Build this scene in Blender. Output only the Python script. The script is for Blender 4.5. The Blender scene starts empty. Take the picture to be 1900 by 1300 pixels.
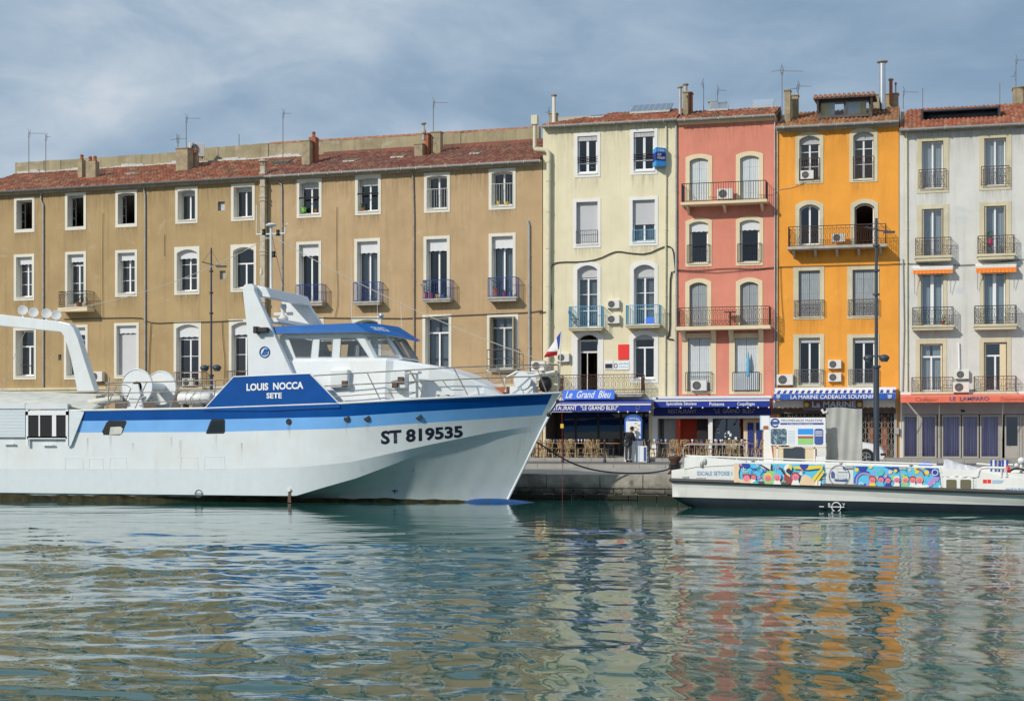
import bpy, math, random
from mathutils import Vector, Matrix
from mathutils.geometry import tessellate_polygon
random.seed(7)
R = math.radians
D = bpy.data
SC = bpy.context.scene
COL = SC.collection
# ---------------------------------------------------------------- camera, sky, sun, exposure
FPX, HOR, CAMZ, YAW = 2800.0, 805.0, 2.59, R(15.14)
cd = D.cameras.new('camera'); cam = D.objects.new('camera', cd); COL.objects.link(cam)
cd.sensor_width = 36.0; cd.lens = 36.0*FPX/1900.0; cd.shift_y = (HOR-650)/1900.0
cd.clip_start = 0.5; cd.clip_end = 6000
cam.location = (0, 0, CAMZ); cam.rotation_euler = (R(90), 0, YAW)
SC.camera = cam
SUN_TO = Vector((-0.72, -1.0, 0.76)).normalized()
sl = D.lights.new('sun', 'SUN'); so = D.objects.new('sun', sl); COL.objects.link(so)
sl.energy = 3.3; sl.angle = R(1.8); sl.color = (1.0, 0.94, 0.84)
so.rotation_euler = (-SUN_TO).to_track_quat('-Z', 'Y').to_euler()
SC.view_settings.view_transform = 'Standard'; SC.view_settings.look = 'None'
SC.view_settings.exposure = 0.0; SC.view_settings.gamma = 1.0
W = D.worlds.new('World'); SC.world = W; W.use_nodes = True

class NT:
    """tiny node helper"""
    def __init__(s, tree): s.t = tree; s.n = tree.nodes; s.l = tree.links
    def node(s, ty, **kw):
        n = s.n.new(ty)
        for k, v in kw.items():
            if k.startswith('i_'):
                key = k[2:]
                key = int(key) if key.isdigit() else key.replace('_', ' ')
                s.put(n.inputs[key], v)
            else: setattr(n, k, v)
        return n
    def put(s, sock, v):
        if isinstance(v, bpy.types.NodeSocket): s.l.new(v, sock)
        elif isinstance(v, tuple) and len(v) == 3 and sock.type == 'RGBA': sock.default_value = (*v, 1)
        else: sock.default_value = v
    def math(s, op, a, b=0.0, c=0.0):
        n = s.n.new('ShaderNodeMath'); n.operation = op
        s.put(n.inputs[0], a); s.put(n.inputs[1], b); s.put(n.inputs[2], c); return n.outputs[0]
    def vmath(s, op, a, b=(0, 0, 0)):
        n = s.n.new('ShaderNodeVectorMath'); n.operation = op
        s.put(n.inputs[0], a); s.put(n.inputs[1], b); return n.outputs[0]
    def noise(s, vec, scale, detail=4.0, rough=0.55, dist=0.0):
        n = s.node('ShaderNodeTexNoise', i_Scale=scale, i_Detail=detail, i_Roughness=rough, i_Distortion=dist)
        s.put(n.inputs['Vector'], vec); return n.outputs['Fac']
    def ramp(s, fac, stops):
        n = s.n.new('ShaderNodeValToRGB'); s.put(n.inputs[0], fac)
        e = n.color_ramp.elements
        while len(e) < len(stops): e.new(0.5)
        for el, (p, c) in zip(e, stops):
            el.position = p; el.color = (*c, 1) if len(c) == 3 else c
        return n.outputs[0]
    def mix(s, fac, a, b, mode='MIX'):
        n = s.n.new('ShaderNodeMix'); n.data_type = 'RGBA'; n.blend_type = mode
        s.put(n.inputs[0], fac); s.put(n.inputs[6], a); s.put(n.inputs[7], b); return n.outputs[2]
    def mapr(s, v, a, b, c, d):
        n = s.node('ShaderNodeMapRange', i_0=v, i_1=a, i_2=b, i_3=c, i_4=d); return n.outputs[0]

w = NT(W.node_tree); W.node_tree.nodes.clear()
sky = w.node('ShaderNodeTexSky', sky_type='NISHITA', sun_disc=False)
sky.sun_elevation = math.asin(SUN_TO.z); sky.sun_rotation = math.atan2(SUN_TO.x, SUN_TO.y)
tc = w.node('ShaderNodeTexCoord')
sp = w.node('ShaderNodeSeparateXYZ'); w.put(sp.inputs[0], tc.outputs['Generated'])
zz = w.math('ADD', w.math('MAXIMUM', sp.outputs[2], 0.0), 0.20)
cx = w.math('DIVIDE', sp.outputs[0], zz); cy = w.math('DIVIDE', sp.outputs[1], zz)
cmb = w.node('ShaderNodeCombineXYZ'); w.put(cmb.inputs[0], w.math('ADD', w.math('MULTIPLY', sp.outputs[0], 3.4), -0.70)); w.put(cmb.inputs[1], w.math('MULTIPLY', sp.outputs[1], 2.6)); w.put(cmb.inputs[2], w.math('ADD', w.math('MULTIPLY', sp.outputs[2], 7.6), 2.5))
n1 = w.noise(cmb.outputs[0], 1.0, 8.0, 0.50, 0.5)
n2 = w.noise(cmb.outputs[0], 3.4, 8.0, 0.58, 0.5)
cl = w.math('ADD', w.math('MULTIPLY', n1, 0.74), w.math('MULTIPLY', n2, 0.26))
cc = w.ramp(cl, [(0.36, (1.8, 2.65, 3.7)), (0.43, (2.3, 3.2, 4.25)), (0.49, (2.9, 3.75, 4.75)), (0.55, (3.7, 4.45, 5.25)), (0.62, (4.8, 5.3, 5.9))])
veil = w.mapr(cl, 0.33, 0.50, 0.86, 1.0)
skc = w.mix(veil, sky.outputs[0], cc)
bg = w.node('ShaderNodeBackground', i_Strength=0.125); w.put(bg.inputs[0], skc)
wo = w.node('ShaderNodeOutputWorld'); w.put(wo.inputs[0], bg.outputs[0])

# ---------------------------------------------------------------- frames: photo measure -> place
CT, ST = math.cos(YAW), math.sin(YAW)
def ray(px):
    u = (px-950.0)/FPX
    return (CT*u-ST, ST*u+CT)
class Frame:
    """a vertical plane in the place: origin, heading; local x along it, local -y towards the water, z up"""
    def __init__(s, ox, oy, phi):
        s.o = (ox, oy); s.phi = phi; s.e = (math.cos(phi), math.sin(phi)); s.n = (math.sin(phi), -math.cos(phi))
    def st(s, px, d=0.0):
        rx, ry = ray(px); ax, ay = s.o[0]+s.n[0]*d, s.o[1]+s.n[1]*d
        det = rx*(-s.e[1])+s.e[0]*ry
        t = (ax*(-s.e[1])+s.e[0]*ay)/det
        return ((rx*t-ax)*s.e[0]+(ry*t-ay)*s.e[1], t)
    def s(s, px, d=0.0): return s.st(px, d)[0]
    def z(s, px, py, d=0.0): return CAMZ+(HOR-py)/FPX*s.st(px, d)[1]
    def p(s, px, py, d=0.0):
        a, t = s.st(px, d); return Vector((a, -d, CAMZ+(HOR-py)/FPX*t))
    def world(s, a, d=0.0, z=0.0): return Vector((s.o[0]+s.e[0]*a+s.n[0]*d, s.o[1]+s.e[1]*a+s.n[1]*d, z))
    def px(s, a, d=0.0):
        x, y, _ = s.world(a, d); t = -ST*x+CT*y; return 950+FPX*(CT*x+ST*y)/t, t

# ---------------------------------------------------------------- object helpers
def link(o, parent=None):
    COL.objects.link(o)
    if parent is not None: o.parent = parent
    return o
def tag(o, label=None, cat=None, group=None, kind=None):
    if label: o['label'] = label
    if cat: o['category'] = cat
    if group: o['group'] = group
    if kind: o['kind'] = kind
    return o
def thing(name, loc, rz, label, cat, group=None):
    o = D.objects.new(name, None); o.empty_display_size = 0.2
    link(o); o.location = loc; o.rotation_euler = (0, 0, rz)
    return tag(o, label, cat, group)
def copy_tree(o, parent=None):
    c = o.copy(); link(c, parent)
    for ch in list(o.children): copy_tree(ch, c)
    return c
MATS = {}
class MB:
    def __init__(s): s.v = []; s.f = []; s.m = []
    def add(s, vs, fs, mi=0):
        b = len(s.v); s.v += [tuple(v) for v in vs]
        for f in fs: s.f.append([b+i for i in f]); s.m.append(mi)
    def box(s, x0, x1, y0, y1, z0, z1, mi=0):
        s.add([(x0,y0,z0),(x1,y0,z0),(x1,y1,z0),(x0,y1,z0),(x0,y0,z1),(x1,y0,z1),(x1,y1,z1),(x0,y1,z1)],
              [(0,3,2,1),(4,5,6,7),(0,1,5,4),(1,2,6,5),(2,3,7,6),(3,0,4,7)], mi); return s
    def hexa(s, a, b, mi=0):
        """a, b: two quads (4 pts each) joined"""
        s.add(list(a)+list(b), [(3,2,1,0),(4,5,6,7),(0,1,5,4),(1,2,6,5),(2,3,7,6),(3,0,4,7)], mi); return s
    def tube(s, pts, r, n=6, mi=0, closed=False, r1=None):
        pts = [Vector(p) for p in pts]; N = len(pts); rings = []
        for i, p in enumerate(pts):
            if closed: t = pts[(i+1) % N]-pts[i-1]
            else: t = (pts[min(i+1, N-1)]-pts[max(i-1, 0)])
            t.normalize(); a = Vector((0, 0, 1)) if abs(t.z) < 0.9 else Vector((1, 0, 0))
            u = t.cross(a).normalized(); v = t.cross(u)
            rr = r if r1 is None else r+(r1-r)*i/max(1, N-1)
            rings.append([p+(u*math.cos(2*math.pi*k/n)+v*math.sin(2*math.pi*k/n))*rr for k in range(n)])
        vs = [q for g in rings for q in g]; fs = []
        for i in range(N if closed else N-1):
            j = (i+1) % N
            for k in range(n):
                l = (k+1) % n; fs.append((i*n+k, i*n+l, j*n+l, j*n+k))
        if not closed: fs += [tuple(range(n-1, -1, -1)), tuple((N-1)*n+k for k in range(n))]
        s.add(vs, fs, mi); return s
    def lathe(s, prof, n=16, axis='z', o=(0, 0, 0), mi=0):
        vs = []; fs = []
        for r, h in prof:
            for k in range(n):
                c, q = math.cos(2*math.pi*k/n)*r, math.sin(2*math.pi*k/n)*r
                v = {'z': (c, q, h), 'y': (c, h, -q), 'x': (h, c, q)}[axis]
                vs.append((v[0]+o[0], v[1]+o[1], v[2]+o[2]))
        for i in range(len(prof)-1):
            for k in range(n):
                l = (k+1) % n; fs.append((i*n+k, i*n+l, (i+1)*n+l, (i+1)*n+k))
        fs += [tuple(range(n-1, -1, -1)), tuple((len(prof)-1)*n+k for k in range(n))]
        s.add(vs, fs, mi); return s
    def prism(s, poly, y0, y1, mi=0, plane='xz', cap=True):
        """poly in (x,z), extruded along y from y0 to y1"""
        n = len(poly)
        f = (lambda a, b, c: (a, c, b)) if plane == 'xz' else ((lambda a, b, c: (a, b, c)) if plane == 'xy' else (lambda a, b, c: (c, a, b)))
        vs = [f(a, b, y0) for a, b in poly]+[f(a, b, y1) for a, b in poly]
        fs = [(i, (i+1) % n, (i+1) % n+n, i+n) for i in range(n)]
        if cap:
            tri = tessellate_polygon([[Vector((a, b, 0)) for a, b in poly]])
            fs += [tuple(t) for t in tri]+[tuple(i+n for i in t) for t in tri]
        s.add(vs, fs, mi); return s
    def sphere(s, c, rx, ry=None, rz=None, n=14, m=8, mi=0):
        ry = ry or rx; rz = rz or rx; vs = []; fs = []
        for i in range(m+1):
            th = math.pi*i/m
            for k in range(n):
                ph = 2*math.pi*k/n
                vs.append((c[0]+rx*math.sin(th)*math.cos(ph), c[1]+ry*math.sin(th)*math.sin(ph), c[2]+rz*math.cos(th)))
        for i in range(m):
            for k in range(n):
                l = (k+1) % n; fs.append((i*n+k, i*n+l, (i+1)*n+l, (i+1)*n+k))
        s.add(vs, fs, mi); return s
    def build(s, name, mats, parent=None, smooth=False, sharp=40, loc=None, rz=None, bevel=0):
        me = D.meshes.new(name); me.from_pydata(s.v, [], s.f)
        if not isinstance(mats, (list, tuple)): mats = [mats]
        for m in mats: me.materials.append(MATS[m] if isinstance(m, str) else m)
        me.polygons.foreach_set('material_index', s.m)
        if smooth: me.polygons.foreach_set('use_smooth', [True]*len(me.polygons))
        import bmesh
        b = bmesh.new(); b.from_mesh(me)
        bmesh.ops.recalc_face_normals(b, faces=b.faces); b.to_mesh(me); b.free()
        me.update()
        if smooth:
            try: me.set_sharp_from_angle(angle=R(sharp))
            except Exception: pass
        o = D.objects.new(name, me); link(o, parent)
        if loc is not None: o.location = loc
        if rz is not None: o.rotation_euler = (0, 0, rz)
        if bevel:
            bm = o.modifiers.new('bevel', 'BEVEL'); bm.width = bevel; bm.segments = 2; bm.limit_method = 'ANGLE'
        return o
def lettering(txt, x0, x1, z0, z1, y, mat, parent, name='lettering', slant=0.0, bold=0.0, depth=0.006, tilt=0.0, rise=0.0, loc=None, rz=0.0, arc=0.0):
    """write txt as a mesh filling the box x0..x1, z0..z1 in the local xz plane at y"""
    c = D.curves.new('txt', 'FONT'); c.body = txt; c.size = 1; c.extrude = 0.0; c.offset = bold; c.shear = slant; c.resolution_u = 3
    o = D.objects.new('txt', c); COL.objects.link(o)
    dg = bpy.context.evaluated_depsgraph_get(); me = D.meshes.new_from_object(o.evaluated_get(dg))
    D.objects.remove(o); D.curves.remove(c)
    xs = [v.co.x for v in me.vertices]; ys = [v.co.y for v in me.vertices]
    a0, a1, b0, b1 = min(xs), max(xs), min(ys), max(ys)
    for v in me.vertices:
        fx = (v.co.x-a0)/(a1-a0); fz = (v.co.y-b0)/(b1-b0)
        x = x0+fx*(x1-x0); z = z0+fz*(z1-z0)+rise*fx-arc*(2*fx-1)**2
        v.co = (x, y-tilt*(1-fz), z)
    me.materials.append(MATS[mat]); me.name = name
    p = D.objects.new(name, me); link(p, parent)
    if loc is not None: p.location = loc; p.rotation_euler = (0, 0, rz)
    return p

# ---------------------------------------------------------------- materials
def mat(name, col, rough=0.6, metal=0.0, var=0.0, streak=None, rust=0.0, scale=3.0, spec=0.5, bump=0.0, bscale=30.0, stain=None, stretch=(1, 1, 1), sfac=(0.55, 0.75), sscale=0.8):
    m = D.materials.new(name); m.use_nodes = True; MATS[name] = m
    t = NT(m.node_tree); b = m.node_tree.nodes['Principled BSDF']
    b.inputs['Roughness'].default_value = rough; b.inputs['Metallic'].default_value = metal
    b.inputs['Specular IOR Level'].default_value = spec
    c = t.node('ShaderNodeTexCoord').outputs['Object']
    cv = t.vmath('MULTIPLY', c, stretch)
    out = None
    if var:
        n = t.noise(cv, scale, 6.0, 0.6)
        lo = tuple(max(0, k*(1-var)) for k in col); hi = tuple(min(1, k*(1+var)) for k in col)
        out = t.ramp(n, [(0.3, lo), (0.7, hi)])
    if stain:
        n = t.noise(cv, sscale, 7.0, 0.65, 0.4)
        f = t.mapr(n, sfac[0], sfac[1], 0.0, 0.75)
        out = t.mix(f, out if out else tuple(col), tuple(stain))
    if streak:
        n = t.noise(t.vmath('MULTIPLY', c, (3.2, 3.2, .20)), 1.0, 6.0, 0.65); out = t.mix(t.mapr(n, .52, .74, 0, streak[1]), out if out else tuple(col), tuple(streak[0]))
    if rust:
        n = t.noise(t.vmath('MULTIPLY', c, (5.5, 5.5, .45)), 1.0, 4.0, 0.6, .3); n = t.math('MULTIPLY', n, t.math('ADD', .55, t.math('MULTIPLY', t.noise(c, .8, 3.0), .9))); out = t.mix(t.mapr(n, .62, .72, 0, rust), out, (0.33, 0.17, 0.07))
    if out: t.put(b.inputs['Base Color'], out)
    else: b.inputs['Base Color'].default_value = (*col, 1)
    if bump:
        n = t.noise(cv, bscale, 5.0, 0.6)
        bu = t.node('ShaderNodeBump', i_Strength=bump, i_Distance=0.02); t.put(bu.inputs['Height'], n)
        t.put(b.inputs['Normal'], bu.outputs[0])
    return m
def plaster(name, col, streak, patch, var=0.10, streakf=0.5, lo=0.62):
    """rendered wall: soft mottling, vertical rain streaks, patches of repair"""
    m = D.materials.new(name); m.use_nodes = True; MATS[name] = m
    t = NT(m.node_tree); b = m.node_tree.nodes['Principled BSDF']
    b.inputs['Roughness'].default_value = 0.9; b.inputs['Specular IOR Level'].default_value = 0.2
    c = t.node('ShaderNodeTexCoord').outputs['Object']
    n = t.noise(c, 0.55, 7.0, 0.62, 0.3)
    base = t.ramp(n, [(0.32, tuple(k*(1-var) for k in col)), (0.68, tuple(min(1, k*(1+var)) for k in col))])
    s = t.noise(t.vmath('MULTIPLY', c, (2.6, 2.6, 0.16)), 1.0, 6.0, 0.65)
    f = t.mapr(s, 0.52, 0.78, 0.0, streakf)
    base = t.mix(f, base, tuple(streak))
    p = t.noise(c, 0.9, 8.0, 0.7, 0.6)
    base = t.mix(t.mapr(p, lo, lo+0.07, 0.0, 0.45), base, tuple(patch))
    g = t.noise(c, 40.0, 3.0, 0.6)
    base = t.mix(t.mapr(g, 0.3, 0.7, 0.0, 0.09), base, tuple(k*0.6 for k in col))
    t.put(b.inputs['Base Color'], base)
    bu = t.node('ShaderNodeBump', i_Strength=0.35, i_Distance=0.015)
    t.put(bu.inputs['Height'], t.math('ADD', t.noise(c, 22.0, 5.0, 0.65), t.math('MULTIPLY', t.noise(c, 1.6, 4.0), 3.0)))
    t.put(b.inputs['Normal'], bu.outputs[0])
    return m
plaster('tan_plaster', (0.425, 0.305, 0.158), (0.25, 0.175, 0.10), (0.52, 0.40, 0.25), streakf=0.62, lo=.58)
plaster('tan_plaster_b', (0.485, 0.345, 0.198), (0.29, 0.21, 0.125), (0.56, 0.44, 0.28), streakf=0.58, lo=.58)
plaster('yellow_plaster', (0.76, 0.695, 0.495), (0.44, 0.41, 0.28), (0.78, 0.74, 0.58), var=0.08, streakf=0.5, lo=.58)
plaster('red_plaster', (0.69, 0.262, 0.188), (0.52, 0.19, 0.15), (0.72, 0.32, 0.26), var=0.09, streakf=0.45, lo=0.62)
plaster('orange_plaster', (0.84, 0.36, 0.06), (0.58, 0.24, 0.05), (0.88, 0.50, 0.16), var=0.09, streakf=0.50, lo=0.63)
plaster('grey_plaster', (0.66, 0.655, 0.62), (0.38, 0.37, 0.33), (0.48, 0.55, 0.60), var=0.09, streakf=0.55, lo=0.57)
plaster('old_wall', (0.36, 0.31, 0.20), (0.16, 0.14, 0.09), (0.55, 0.50, 0.40), var=0.25, streakf=0.75, lo=0.56)
plaster('white_surround', (0.74, 0.71, 0.62), (0.50, 0.45, 0.35), (0.78, 0.75, 0.67), var=0.05, streakf=0.35, lo=0.7)
plaster('cream_surround', (0.76, 0.64, 0.44), (0.55, 0.44, 0.30), (0.80, 0.70, 0.52), var=0.05, streakf=0.3, lo=0.7)
plaster('stone_surround', (0.62, 0.56, 0.40), (0.36, 0.31, 0.22), (0.70, 0.66, 0.54), var=0.14, streakf=0.6, lo=0.58)
plaster('bright_surround', (0.80, 0.79, 0.76), (0.60, 0.58, 0.53), (0.8, 0.8, 0.78), var=0.04, streakf=0.3, lo=0.72)
mat('white_paint', (0.80, 0.80, 0.79), 0.45, var=0.04, scale=5)
mat('pvc', (0.82, 0.83, 0.84), 0.35)
mat('old_frame', (0.62, 0.62, 0.60), 0.6, var=0.12, scale=6)
mat('roller', (0.52, 0.53, 0.55), 0.5, var=0.03)
mat('pelmet_white', (0.66, 0.68, 0.70), 0.6, var=0.04, scale=6)
mat('shutter_pale', (0.58, 0.63, 0.66), 0.7, var=0.08, scale=4, stretch=(5, 5, 0.5))
mat('shutter_grey', (0.30, 0.34, 0.37), 0.75, var=0.16, scale=4, stretch=(5, 5, 0.5), stain=(0.42, 0.40, 0.36))
mat('wood_board', (0.42, 0.36, 0.26), 0.8, var=0.2, scale=4, stretch=(6, 6, 0.6))
mat('iron_dark', (0.035, 0.037, 0.045), 0.5, spec=0.4)
mat('iron_rust', (0.12, 0.065, 0.045), 0.7, var=0.3, scale=9)
mat('iron_grey', (0.16, 0.16, 0.17), 0.55)
mat('iron_blue', (0.045, 0.085, 0.30), 0.5, var=0.15, scale=8)
mat('iron_lightblue', (0.16, 0.42, 0.62), 0.5)
mat('lamp_grey', (0.040, 0.055, 0.075), 0.45, var=0.1, scale=3)
mat('zinc', (0.42, 0.42, 0.41), 0.5, metal=0.3, var=0.15, scale=3)
mat('pipe_tan', (0.46, 0.40, 0.30), 0.7, var=0.2, scale=3, stain=(0.25, 0.18, 0.12))
mat('pipe_cream', (0.64, 0.60, 0.44), 0.7, var=0.1, scale=3)
mat('steel_flue', (0.60, 0.62, 0.64), 0.3, metal=0.85, var=0.08, scale=10)
mat('ac_white', (0.70, 0.69, 0.65), 0.5, var=0.05, scale=6)
mat('ac_dark', (0.06, 0.06, 0.065), 0.6)
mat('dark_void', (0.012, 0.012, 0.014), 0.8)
mat('ridge_tile', (0.36, 0.17, 0.10), 0.9, var=.35, scale=6)
mat('brick', (0.36, 0.12, 0.06), 0.9, var=0.3, scale=9, bump=0.3)
mat('chimney_render', (0.34, 0.28, 0.18), 0.9, var=.25, scale=3, stain=(0.13, 0.10, 0.05), bump=.2)
mat('cement', (0.42, 0.40, 0.35), 0.9, var=0.2, scale=4, stain=(0.2, 0.17, 0.1), bump=0.2)
mat('hull_white', (0.74, 0.78, 0.80), 0.38, streak=((.56, .57, .54), .20), rust=.10, bump=.12, bscale=1.1, var=0.04, scale=1.2, stain=(0.70, 0.71, 0.68), sfac=(0.5, 0.7), sscale=0.7)
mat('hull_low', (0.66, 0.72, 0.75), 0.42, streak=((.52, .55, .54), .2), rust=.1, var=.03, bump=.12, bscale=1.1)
mat('hull_shaded', (0.50, 0.565, 0.58), 0.45, streak=((.40, .43, .40), .25), rust=.15, bump=.12, bscale=1.1, var=0.05, scale=1.5, stain=(0.52, 0.57, 0.55), sfac=(0.52, 0.75))  # shade of the downward-facing flare below the chine, put into the base colour
mat('hull_navy', (0.001, 0.074, 0.32), 0.36, spec=.25, var=0.10, scale=1.6)
mat('hull_sky', (0.19, 0.46, 0.88), 0.33, var=0.06, scale=1.6)
mat('roof_blue', (0.006, 0.12, 0.42), 0.5, spec=.2, var=0.08, scale=2)
mat('algae', (0.060, 0.045, 0.012), 0.85, var=0.5, scale=4, stain=(0.012, 0.010, 0.006), sfac=(0.45, 0.6), sscale=3)
mat('algae_edge', (0.17, 0.125, 0.045), 0.85, var=0.4, scale=6)
mat('bulb_blue', (0.004, 0.065, 0.25), 0.5, spec=.2, stain=(0.05, 0.05, 0.03), sfac=(.5, .6), sscale=4)
mat('rail_metal', (0.34, 0.30, 0.26), 0.45, metal=0.2, var=0.3, scale=5)
mat('rail_white', (0.74, 0.74, 0.72), 0.4, var=0.05)
mat('deck_grey', (0.34, 0.34, 0.33), 0.8, var=0.15)
mat('canopy_pale', (0.62, 0.62, 0.56), 0.75, var=0.12, scale=2, stain=(0.42, 0.40, 0.34))
mat('corrugated', (0.68, 0.72, 0.75), 0.5, var=0.06, scale=2)
mat('black', (0.012, 0.012, 0.015), 0.55)
mat('black_letter', (0.01, 0.012, 0.03), 0.5)
mat('tyre', (0.02, 0.02, 0.02), 0.85)
mat('white_letter', (0.85, 0.86, 0.87), 0.5)
mat('silver_letter', (0.36, 0.38, 0.42), 0.4)
mat('navy_letter', (0.05, 0.10, 0.32), 0.5)
mat('ink_letter', (0.10, 0.11, 0.20), 0.5)
mat('redink_letter', (0.50, 0.12, 0.10), 0.5)
mat('blue_letter', (0.10, 0.30, 0.62), 0.5)
mat('awning_blue', (0.005, 0.032, 0.30), 0.75, var=0.08, scale=2)
mat('awning_navy', (0.012, 0.028, 0.20), 0.7, var=0.1, scale=2)
mat('sign_blue', (0.06, 0.20, 0.80), 0.5)
mat('marine_blue', (0.012, 0.10, 0.46), 0.65, var=0.05)
mat('awning_red', (0.80, 0.17, 0.10), 0.75, var=0.05)
mat('awning_orange', (0.88, 0.24, 0.03), 0.7)
mat('cloth_white', (0.76, 0.76, 0.74), 0.75, var=0.05)
mat('tarp', (0.40, 0.41, 0.38), 0.38, var=0.07, scale=2.0, bump=0.5, bscale=2.2)
mat('tarp_pale', (0.60, 0.60, 0.62), 0.55, var=0.06, scale=2, bump=0.6, bscale=3.5)
mat('curtain_purple', (0.62, 0.56, 0.86), 0.8, var=0.3, scale=2.5, stretch=(7, 1, 0.15))
mat('curtain_white', (0.60, 0.64, 0.68), 0.85, var=0.15, scale=3, stretch=(7, 1, 0.2))
mat('curtain_yellow', (0.70, 0.55, 0.12), 0.85, var=0.1)
mat('alu', (0.42, 0.40, 0.36), 0.45, metal=0.2, var=0.08)
mat('shop_grey', (0.40, 0.40, 0.40), 0.7, var=0.08)
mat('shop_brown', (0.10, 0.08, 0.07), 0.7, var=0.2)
mat('shop_red', (0.55, 0.07, 0.03), 0.7)
mat('lattice', (0.34, 0.31, 0.28), 0.6, metal=0.1)
mat('rattan', (0.47, 0.34, 0.18), 0.6, var=0.2, scale=20)
mat('rattan_dark', (0.20, 0.12, 0.06), 0.7, var=0.4, scale=30)
mat('tabletop', (0.33, 0.17, 0.08), 0.5, var=0.1)
mat('glassblue', (0.03, 0.06, 0.25), 0.3)
mat('poster_white', (0.78, 0.80, 0.82), 0.5)
mat('poster_pale', (0.45, 0.62, 0.74), 0.6, var=0.1)
mat('rust', (0.075, 0.035, 0.025), 0.8, var=0.3, scale=8, bump=0.4)
mat('rope_dark', (0.025, 0.025, 0.03), 0.9)
mat('rope_red', (0.28, 0.03, 0.03), 0.7)
mat('rope_pale', (0.55, 0.50, 0.42), 0.8)
mat('cable', (0.02, 0.02, 0.022), 0.7)
mat('skin', (0.46, 0.25, 0.17), 0.55)
mat('jacket', (0.010, 0.011, 0.015), 0.8, var=0.2, scale=8)
mat('trousers', (0.055, 0.055, 0.065), 0.85, var=0.2, scale=8)
mat('hair', (0.012, 0.009, 0.008), 0.7)
mat('shoe', (0.03, 0.022, 0.018), 0.6)
mat('flag_blue', (0.03, 0.06, 0.36), 0.7); mat('flag_white', (0.75, 0.75, 0.76), 0.7); mat('flag_red', (0.60, 0.03, 0.05), 0.7)
mat('sign_red', (0.80, 0.03, 0.02), 0.5)
mat('for_sale_blue', (0.03, 0.30, 0.80), 0.5)
mat('leaf', (0.05, 0.11, 0.03), 0.7, var=0.4, scale=12)
mat('terracotta', (0.38, 0.12, 0.06), 0.8)
mat('pot_yellow', (0.75, 0.48, 0.04), 0.6); mat('pot_green', (0.20, 0.60, 0.06), 0.6); mat('pot_pink', (0.45, 0.03, 0.12), 0.6); mat('pot_blue', (0.10, 0.18, 0.45), 0.6)
mat('car_white', (0.78, 0.79, 0.80), 0.22, spec=0.7)
mat('rim', (0.55, 0.56, 0.58), 0.3, metal=0.7)
mat('boat_white', (0.80, 0.80, 0.77), 0.38, streak=((.55, .55, .50), .35), var=0.03, stain=(0.72, 0.72, 0.68), sfac=(0.55, 0.75))
mat('boat_under', (0.66, 0.67, 0.65), 0.45, var=0.12, scale=1.5, stain=(0.62, 0.62, 0.58), stretch=(0.5, 1, 2), sfac=(0.58, 0.7))
mat('antifoul', (0.018, 0.028, 0.040), 0.5, var=0.2, scale=2)
mat('rubber', (0.045, 0.045, 0.045), 0.6)
for k, c in dict(sky=(0.10, 0.52, 0.78), navy=(0.02, 0.05, 0.35), yellow=(0.82, 0.62, 0.06), pink=(0.85, 0.22, 0.30), lilac=(0.42, 0.28, 0.66), green=(0.30, 0.60, 0.22), orange=(0.80, 0.38, 0.10), maroon=(0.32, 0.06, 0.05), white=(0.80, 0.80, 0.78), sand=(0.78, 0.58, 0.38), teal=(0.12, 0.50, 0.50), black=(0.03, 0.03, 0.05)).items():
    mat('mural_'+k, c, 0.45, var=.05)
mat('concrete_quay', (0.34, 0.32, 0.29), 0.9, var=0.14, scale=0.8, stain=(0.22, 0.20, 0.17), bump=0.25)
mat('asphalt', (0.13, 0.13, 0.13), 0.9, var=0.15, scale=1.5, bump=0.2)
mat('kerb', (0.33, 0.32, 0.29), 0.85, var=0.12, scale=2)
mat('earth', (0.12, 0.11, 0.09), 0.95, var=0.2, scale=0.05)

def glass_mat(name, tint, gl, rough=0.02, refl=(0.9, 0.95, 1.0)):
    m = D.materials.new(name); m.use_nodes = True; MATS[name] = m; t = NT(m.node_tree); t.n.clear()
    tr = t.node('ShaderNodeBsdfTransparent', i_Color=tint); g = t.node('ShaderNodeBsdfGlossy', i_Color=refl, i_Roughness=rough)
    c = t.node('ShaderNodeTexCoord').outputs['Object']
    bu = t.node('ShaderNodeBump', i_Strength=0.05, i_Distance=0.02); t.put(bu.inputs['Height'], t.noise(c, 1.1, 2.0)); t.put(g.inputs['Normal'], bu.outputs[0])
    fr = t.node('ShaderNodeFresnel', i_IOR=1.5)
    f = t.math('ADD', t.math('MULTIPLY', fr.outputs[0], 0.9), gl)
    ms = t.node('ShaderNodeMixShader'); t.put(ms.inputs[0], f); t.put(ms.inputs[1], tr.outputs[0]); t.put(ms.inputs[2], g.outputs[0])
    o = t.node('ShaderNodeOutputMaterial'); t.put(o.inputs[0], ms.outputs[0])
glass_mat('pane', (0.40, 0.44, 0.46), 0.05)
glass_mat('pane_soft', (0.62, 0.68, 0.70), 0.13)
glass_mat('pane_clear', (0.88, 0.90, 0.90), 0.04)
glass_mat('pane_dark', (0.12, 0.13, 0.15), 0.10)

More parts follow.
